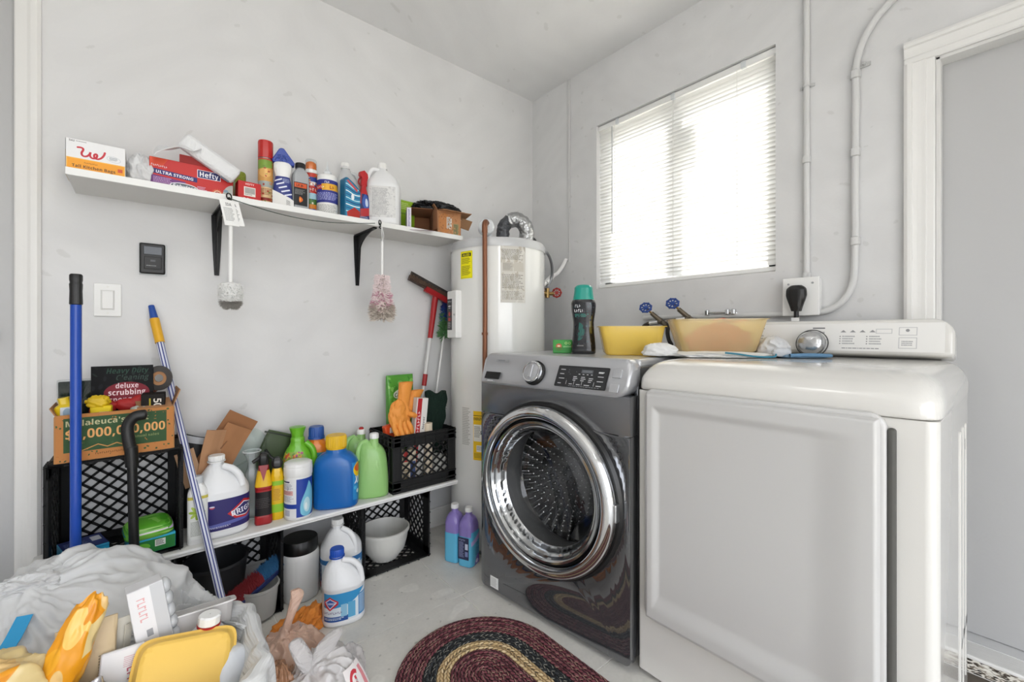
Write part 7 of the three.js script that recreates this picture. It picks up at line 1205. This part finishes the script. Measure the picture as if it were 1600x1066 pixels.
// ---------------------------------------------------------------- foreground: bags and bin
const bagM = M(0xe4e5e5, 0.38, { transmission: 0.22, thickness: 0, bumpMap: crinkle, bumpScale: 0.004 });
{
  const t = thing('trash_bag', 'large white trash bag with blue drawstring slumped at the lower left', 'bag', [-0.155, 0, -1.54], 0);
  const g = lump(0.295, 0.275, 0.212, { folds: 9, depth: 0.05, rough: 0.11, freq: 1.5, k: 40, flat: -0.78, seg: 260, knot: V3(-0.25, 0.8, 0.45), pinch: 0.04 });
  { // wrinkles running away from the knot
    const p = g.attributes.position, n = g.attributes.normal; for (let i = 0; i < p.count; i++) { const x = p.getX(i), y = p.getY(i), z = p.getZ(i), a = Math.atan2(x + 0.08, z - 0.04), d = Math.hypot(x + 0.08, y - 0.44, z - 0.04), f = Math.sin(a * 15 + 4 * noise(x * 4, y * 4, z * 4)), wr = 0.0065 * (1 - Math.abs(f)) * smooth(0.03, 0.09, d) * smooth(0.5, 0.12, d) + 0.006 * (0.5 - Math.abs(noise(x * 14, y * 14, z * 14))) + 0.003 * noise(x * 38, y * 38, z * 38); p.setXYZ(i, x + n.getX(i) * wr, y + n.getY(i) * wr, z + n.getZ(i) * wr); } g.computeVertexNormals();
  }
  part('bag', g, bagM, t);
  part('gathered_end', lump(0.08, 0.085, 0.075, { folds: 10, depth: 0.2, rough: 0.12, freq: 1.6, k: 7, flat: -0.8, seg: 130, knot: V3(1, 0.1, 0.3) }).translate(0.235, 0.2, 0.06), bagM, t); part('knot', lump(0.055, 0.026, 0.032, { folds: 7, depth: 0.2, rough: 0.16, k: 44, flat: -0.8, seg: 80, knot: V3(-1, 0.4, 0) }).translate(-0.055, 0.452, 0.03), bagM, t);
  part('drawstring', sheet((u, v) => { const p = [[-0.045, 0.445, 0.11], [-0.055, 0.425, 0.16], [-0.08, 0.385, 0.195], [-0.115, 0.33, 0.212], [-0.15, 0.28, 0.215]], s = Math.min(3.999, u * 4), i = Math.floor(s), f = s - i, q = (k) => p[i][k] + (p[i + 1][k] - p[i][k]) * f; return [q(0) + (v - 0.5) * 0.026, q(1), q(2) + 0.012 + (v - 0.5) * 0.008]; }, 30, 4, 0.002), M(0x2f9fd6, 0.4), t, 'blue drawstring');
}
// rectangular bin with a white liner folded over the rim
const BX0 = -0.26, BX1 = 0.195, BZ0 = -1.315, BZ1 = -0.98, BH = 0.36;
{
  const t = thing('waste_bin', 'waste bin lined with a white bag and heaped with rubbish', 'bin', [(BX0 + BX1) / 2, 0, (BZ0 + BZ1) / 2], 0);
  const w = (BX1 - BX0) / 2, d = (BZ1 - BZ0) / 2;
  part('bin_body', loft([[0, w * 0.82, d * 0.82, 6], [0.006, w * 0.84, d * 0.84, 6], [BH, w, d, 6], [BH + 0.004, w - 0.006, d - 0.006, 6], [0.02, w * 0.82 - 0.004, d * 0.82 - 0.004, 6], [0.016, 0.01, 0.01, 2]], { k: 1, seg: 72, cap: false }), M(0xc9cbcc, 0.4), t);
  const folds = (geo, k) => { const p = geo.attributes.position; for (let i = 0; i < p.count; i++) { const x = p.getX(i), y = p.getY(i), z = p.getZ(i), a = Math.atan2(x, z), r = 1 + 0.018 * Math.sin(a * 23 + 3 * noise(x * 6, y * 8, z * 6 + k)) + 0.03 * noise(x * 9 + k, y * 9, z * 9); p.setXYZ(i, x * r, y + 0.012 * noise(x * 10, y * 6 + k, z * 10), z * r); } geo.computeVertexNormals(); return geo; };
  part('liner', folds(loft([[BH - 0.13, w + 0.014, d + 0.014, 6], [BH - 0.04, w + 0.02, d + 0.02, 6], [BH + 0.012, w + 0.014, d + 0.014, 6], [BH + 0.022, w - 0.004, d - 0.004, 6], [BH - 0.02, w - 0.03, d - 0.03, 5], [BH - 0.16, w - 0.07, d - 0.06, 4], [BH - 0.2, 0.02, 0.02, 2]], { k: 5, seg: 200, cap: false, crease: 3 }), 3), bagM, t, 'white bin liner');
  part('liner_corner', sheet((u, v) => [w - 0.09 + 0.1 * u, BH - 0.05 + 0.075 * v * (0.7 + 0.3 * Math.sin(u * 3)) , -d + 0.02 + 0.16 * u * (0.4 + 0.6 * v) + 0.008 * Math.sin(v * 12 + u * 6)], 30, 20, 0.0012), bagM, t, 'raised liner corner');
}
{ // yellow foam tray leaning bottom side out
  const t = thing('foam_tray', 'shallow yellow foam tray leaning bottom side out at the front of the bin', 'tray', [0.06, 0.345, -1.125], toCam(0.06, -1.125));
  t.rotation.order = 'YXZ'; t.rotation.x = 0.95;
  part('tray', loft([[-0.02, 0.088, 0.086, 7], [-0.018, 0.091, 0.089, 7], [-0.013, 0.091, 0.089, 7], [-0.01, 0.085, 0.083, 7], [0.006, 0.08, 0.078, 7], [0.013, 0.076, 0.074, 6], [0.015, 0.068, 0.066, 6]], { k: 3, seg: 90 }).rotateY(-0.16), M(0xecc25c, 0.55), t);
}
{
  const t = thing('plastic_tub', 'greyish white plastic tub leaning in the bin behind the yellow tray', 'tub', [0.075, 0.30, -1.255], toCam(0.075, -1.255)); t.rotation.order = 'YXZ'; t.rotation.x = -0.35;
  const b = binGeo(0.092, 0.04, 0.105, 0.88, 0.003); part('tub_wall', merge(b.outer, b.base, b.inner), M(0xcfcbc8, 0.4, { transmission: 0.2, thickness: 0 }), t); part('rim', b.rim, M(0xd8d5d2, 0.4), t);
}
{
  const t = thing('milk_bottle', 'white bottle with red ring cap poking out of the bin', 'bottle', [0.095, 0.262, -1.20], toCam(0.085, -1.195)); t.rotation.order = 'YXZ'; t.rotation.z = -0.12;
  part('bottle', loft([[0, 0.045, 0.045, 3], [0.08, 0.05, 0.05, 3], [0.12, 0.036, 0.036, 2.4], [0.142, 0.02, 0.02, 2]]), M(0xdce0e4, 0.3, { transmission: 0.3, thickness: 0 }), t); part('cap', lathe([[0.022, 0.146], [0.022, 0.162], [0.019, 0.165], [0.001, 0.165]], 32), white, t); part('red_ring', lathe([[0.0225, 0.14], [0.0228, 0.14], [0.0228, 0.1455], [0.0225, 0.1455], [0.018, 0.143]], 32), M(0xb3242a, 0.4), t, 'red ring');
  const j = thing('milk_jug', 'bluish white empty jug behind the yellow tray at the right of the bin', 'jug', [0.13, 0.185, -1.13], 0.6); j.rotation.z = -0.12;
  const S = [[0, 0.05, 0.045, 4], [0.1, 0.055, 0.05, 4], [0.15, 0.045, 0.04, 3], [0.18, 0.02, 0.02, 2]]; part('jug', loft(S), M(0xe6eaf0, 0.3, { transmission: 0.15, thickness: 0 }), j);
}
{ // upright carton of cups with scalloped clear edge
  const t = thing('white_carton', 'tall white carton with scalloped clear edge and blue badge leaning in the bin', 'box', [0.03, 0.30, -1.24], toCam(0.03, -1.24, 0.1)); t.rotation.order = 'YXZ'; t.rotation.z = 0.14; t.rotation.x = -0.1;
  carton(0.062, 0.215, 0.05, M(0xdedee0, 0.5), printed(192, 640, (g, w, h) => { R(g, '#e6e5e6', 0, 0, w, h); R(g, '#c6c7c9', 120, 0, 72, h); for (let i = 0; i < 6; i++) { R(g, '#dda6a6', 40, 60 + i * 26, 44, 6); R(g, '#dda6a6', i % 2 ? 40 : 74, 60 + i * 26, 8, 20); } R(g, '#9a9ca0', 62, 270, 34, 46); R(g, '#6a72b8', 58, 350, 50, 150); Z(g, 9, 84, 424, 28, '#e0e2f4', 'bold', Math.PI / 2, 140); O(g, '#d2a6b4', 96, 522, 26); O(g, '#e6e5e6', 96, 522, 17); fine(g, '#d0a09c', 20, 380, 24, 200, 12, 3); }), t);
  const sc = []; for (let i = 0; i < 7; i++) sc.push(new THREE.SphereGeometry(0.0165, 16, 12).scale(0.7, 1, 1.3).translate(0.034, 0.025 + i * 0.028, 0.0)); part('scalloped_edge', merge(sc), M(0xe2e4e6, 0.2, { transmission: 0.35, thickness: 0 }), t);
  const l = thing('printed_flyer', 'white and navy printed packet at the bottom of the frame beside the yellow tray', 'packet', [-0.045, 0.27, -1.165], toCam(-0.045, -1.165, 0.1)); l.rotation.order = 'YXZ'; l.rotation.z = -0.12; l.rotation.x = -0.25;
  part('packet', bx(0.07, 0.15, 0.012, 0, 0, 0, 0.004), M(0xdddcdd, 0.5), l); part('printed_front', new THREE.PlaneGeometry(0.066, 0.145).translate(0, 0.075, 0.0066), printed(192, 420, (g, w, h) => { R(g, '#e2e1e2', 0, 0, w, h); P(g, '#2a2f7c', [[0, 190], [50, 150], [110, 420], [0, 420]]); Z(g, 3, 48, 330, 44, '#c9cbe8', 'bold', 1.3, 120); Z(g, 5, 140, 170, 46, '#b0586a', 'bold', Math.PI / 2 - 0.1, 200); fine(g, '#c89aa0', 100, 40, 60, 60, 6, 3); }), l);
}
{
  const t = thing('beige_pouch', 'flat beige pouch with a small black tab standing in the bin', 'pouch', [-0.088, 0.335, -1.215], toCam(-0.088, -1.215, -0.05)); t.rotation.order = 'YXZ'; t.rotation.x = -0.12;
  const m = M(0xcdb894, 0.55), S = [[0, 0.034, 0.008, 4], [0.02, 0.042, 0.016, 3.4], [0.09, 0.044, 0.016, 3.4], [0.13, 0.046, 0.008, 4], [0.142, 0.046, 0.003, 4]];
  part('pouch', loft(S, { k: 3 }), m, t); part('printed_text', wrap(S, 0.02, 0.09, 0.1, 0.9), printed(96, 160, (g, w, h) => { R(g, '#cdb894', 0, 0, w, h); Z(g, 5, 58, 80, 26, '#3a3328', 'bold', Math.PI / 2); fine(g, '#6f6450', 20, 30, 14, 110, 9, 2); }), t); part('black_tab', bx(0.012, 0.004, 0.006, -0.006, 0.139, 0.003, 0.001), black, t);
  const p = thing('cream_card', 'blank cream card standing between the beige pouch and white carton', 'card', [-0.062, 0.29, -1.235], toCam(-0.062, -1.235, 0.1)); p.rotation.order = 'YXZ'; p.rotation.z = -0.1; p.rotation.x = -0.15;
  part('card', sheet((u, v) => [-0.03 + 0.06 * u, 0.165 * v, 0.006 * Math.sin(u * 3)], 8, 8, 0.003), M(0xd8d3c6, 0.8), p); part('fold', sheet((u, v) => [0.03 - 0.012 * u, 0.15 * v, 0.003 + 0.012 * u], 4, 8, 0.002), M(0xd2ccbd, 0.8), p);
}
{
  const t = thing('yellow_bag', 'yellow and orange plastic snack bag crumpled at the lower left corner', 'bag', [-0.2, 0.29, -1.17], toCam(-0.2, -1.17)); t.scale.setScalar(1.25);
  const art = printed(512, 384, (g, w, h) => { R(g, '#e0961c', 0, 0, w, h); speck(g, w, h, 26, ['#e8a62c', '#d98a16', '#eec062', '#dcb878'], 16, 60); R(g, '#b9481a', 330, 110, 40, 70); P(g, '#d9c28a', [[150, 120], [330, 60], [340, 110], [160, 190]]); }, 0.3);
  part('bag', lump(0.1, 0.085, 0.055, { folds: 5, depth: 0.1, rough: 0.16, freq: 1.6, k: 51, flat: -0.9, seg: 110, knot: V3(0.5, 0.8, 0.2) }).rotateZ(0.3), art, t); part('upright_end', lump(0.026, 0.085, 0.02, { folds: 4, depth: 0.08, rough: 0.14, freq: 1.5, k: 61, flat: -0.95, seg: 64 }).rotateZ(-0.35).translate(0.045, 0.055, 0.012), art, t);
  part('red_mark', bx(0.012, 0.022, 0.002, 0, 0, 0, 0.0008).rotateZ(0.25).translate(0.062, 0.075, 0.044), M(0xc4511c, 0.4), t);
  const q = thing('brown_packet', 'brownish clear packet lying under the yellow bag at the corner', 'packet', [-0.215, 0.335, -1.11], toCam(-0.215, -1.11));
  part('packet', lump(0.07, 0.05, 0.04, { folds: 9, depth: 0.16, rough: 0.2, k: 71, flat: -0.8, seg: 72 }), M(0xb08a6c, 0.3, { transmission: 0.2, thickness: 0 }), q);
  const s = thing('silver_wrapper', 'crumpled silver wrapper at the bottom edge beside the yellow bag', 'wrapper', [-0.095, 0.30, -1.125], toCam(-0.1, -1.1));
  part('wrapper', lump(0.06, 0.06, 0.035, { folds: 10, depth: 0.18, rough: 0.2, k: 81, flat: -0.8, seg: 72 }), M(0xb5b3b4, 0.25, { metalness: 0.6 }), s);
}
{
  const t = thing('peach_bag', 'tied peach coloured plastic bag with a twisted top by the bin', 'bag', [0.315, 0, -1.36], 0);
  const m = M(0xe8c6b0, 0.35, { transmission: 0.35, thickness: 0, bumpMap: crinkle, bumpScale: 0.004 });
  part('bag', lump(0.1, 0.125, 0.09, { folds: 11, depth: 0.08, rough: 0.12, k: 90, flat: -0.75, seg: 130, knot: V3(-0.2, 1, 0), pinch: 0.1 }), m, t); part('twisted_top', loft([[0.19, 0.034, 0.03, 2, -0.015, 0], [0.215, 0.013, 0.012, 2, -0.01, 0], [0.25, 0.012, 0.008, 2.4, 0.004, 0], [0.3, 0.018, 0.008, 2.6, 0.026, -0.01], [0.318, 0.012, 0.005, 2.6, 0.02, -0.012]], { k: 5 }), m, t);
  const o = thing('brown_bag', 'see-through bag of brown scraps squeezed between bin and white bag', 'bag', [0.262, 0, -1.24], 0);
  part('bag', lump(0.05, 0.12, 0.07, { folds: 9, depth: 0.1, rough: 0.14, k: 99, flat: -0.75, seg: 96, knot: V3(0, 1, 0) }), M(0xb98a68, 0.35, { transmission: 0.3, thickness: 0, bumpMap: crinkle, bumpScale: 0.004 }), o);
}
{
  const t = thing('grocery_bag', 'see-through white grocery bag with red print and tied ears', 'bag', [0.365, 0, -1.2], 0.2);
  const m = M(0xe6e3e2, 0.3, { transmission: 0.45, thickness: 0, bumpMap: crinkle, bumpScale: 0.004 });
  part('bag', lump(0.115, 0.125, 0.1, { folds: 12, depth: 0.07, rough: 0.12, k: 110, flat: -0.75, seg: 140, knot: V3(-0.35, 0.9, 0.1), pinch: 0.08 }), m, t);
  part('tied_ear', loft([[0.185, 0.012, 0.012, 2, -0.04, 0], [0.225, 0.022, 0.01, 2.4, -0.05, -0.01], [0.270, 0.018, 0.006, 2.6, -0.066, -0.02], [0.280, 0.008, 0.004, 2.6, -0.068, -0.02]], { k: 4 }), m, t); part('tied_ear', loft([[0.185, 0.012, 0.012, 2, -0.04, 0], [0.215, 0.03, 0.012, 2.4, -0.005, 0.0], [0.235, 0.036, 0.01, 2.6, 0.02, -0.01], [0.245, 0.02, 0.006, 2.6, 0.04, -0.02]], { k: 4 }), m, t);
  const s = [[0.02, 0.117, 0.104, 2], [0.13, 0.112, 0.1, 2]];
  part('printed_mark', wrap([[0.06, 0.128, 0.112, 2], [0.13, 0.118, 0.104, 2], [0.19, 0.085, 0.075, 2], [0.21, 0.07, 0.06, 2]], 0.12, 0.195, 0.1, 0.75, { k: 2, off: 0.004 }), printed(160, 128, (g, w, h) => { R(g, '#e2dcda', 0, 0, w, h); g.strokeStyle = '#c23a44'; g.lineWidth = 16; g.beginPath(); g.arc(72, 64, 40, 0.6, 5.4); g.stroke(); R(g, '#c23a44', 66, 40, 14, 50); R(g, '#d88a90', 120, 20, 26, 90); }), t, 'red printed mark');
  const b = thing('glass_bottle', 'neck of a pale green glass bottle beside the grocery bag', 'bottle', [0.435, 0.026, -1.165], 0); b.rotation.z = -1.25; b.rotation.y = -0.5;
  part('bottle', lathe([[0.001, -0.1], [0.024, -0.1], [0.026, -0.09], [0.026, -0.03], [0.012, 0.0], [0.011, 0.03], [0.013, 0.032], [0.013, 0.042], [0.009, 0.042]], 32), M(0xcfe6dc, 0.05, { transmission: 0.9, thickness: 0.004, ior: 1.5 }), b);
}
{ // things of one kind share a group
  const kinds = new Map();
  for (const o of scene.children) if (o.userData.category) { const k = o.name.replace(/_\d{3}$/, ''); kinds.set(k, [...(kinds.get(k) ?? []), o]); }
  for (const [k, list] of kinds) if (list.length > 1) for (const o of list) o.userData.group ??= `${k.replace(/_/g, ' ')} group in the laundry room`;
}
renderer.render(scene, camera);
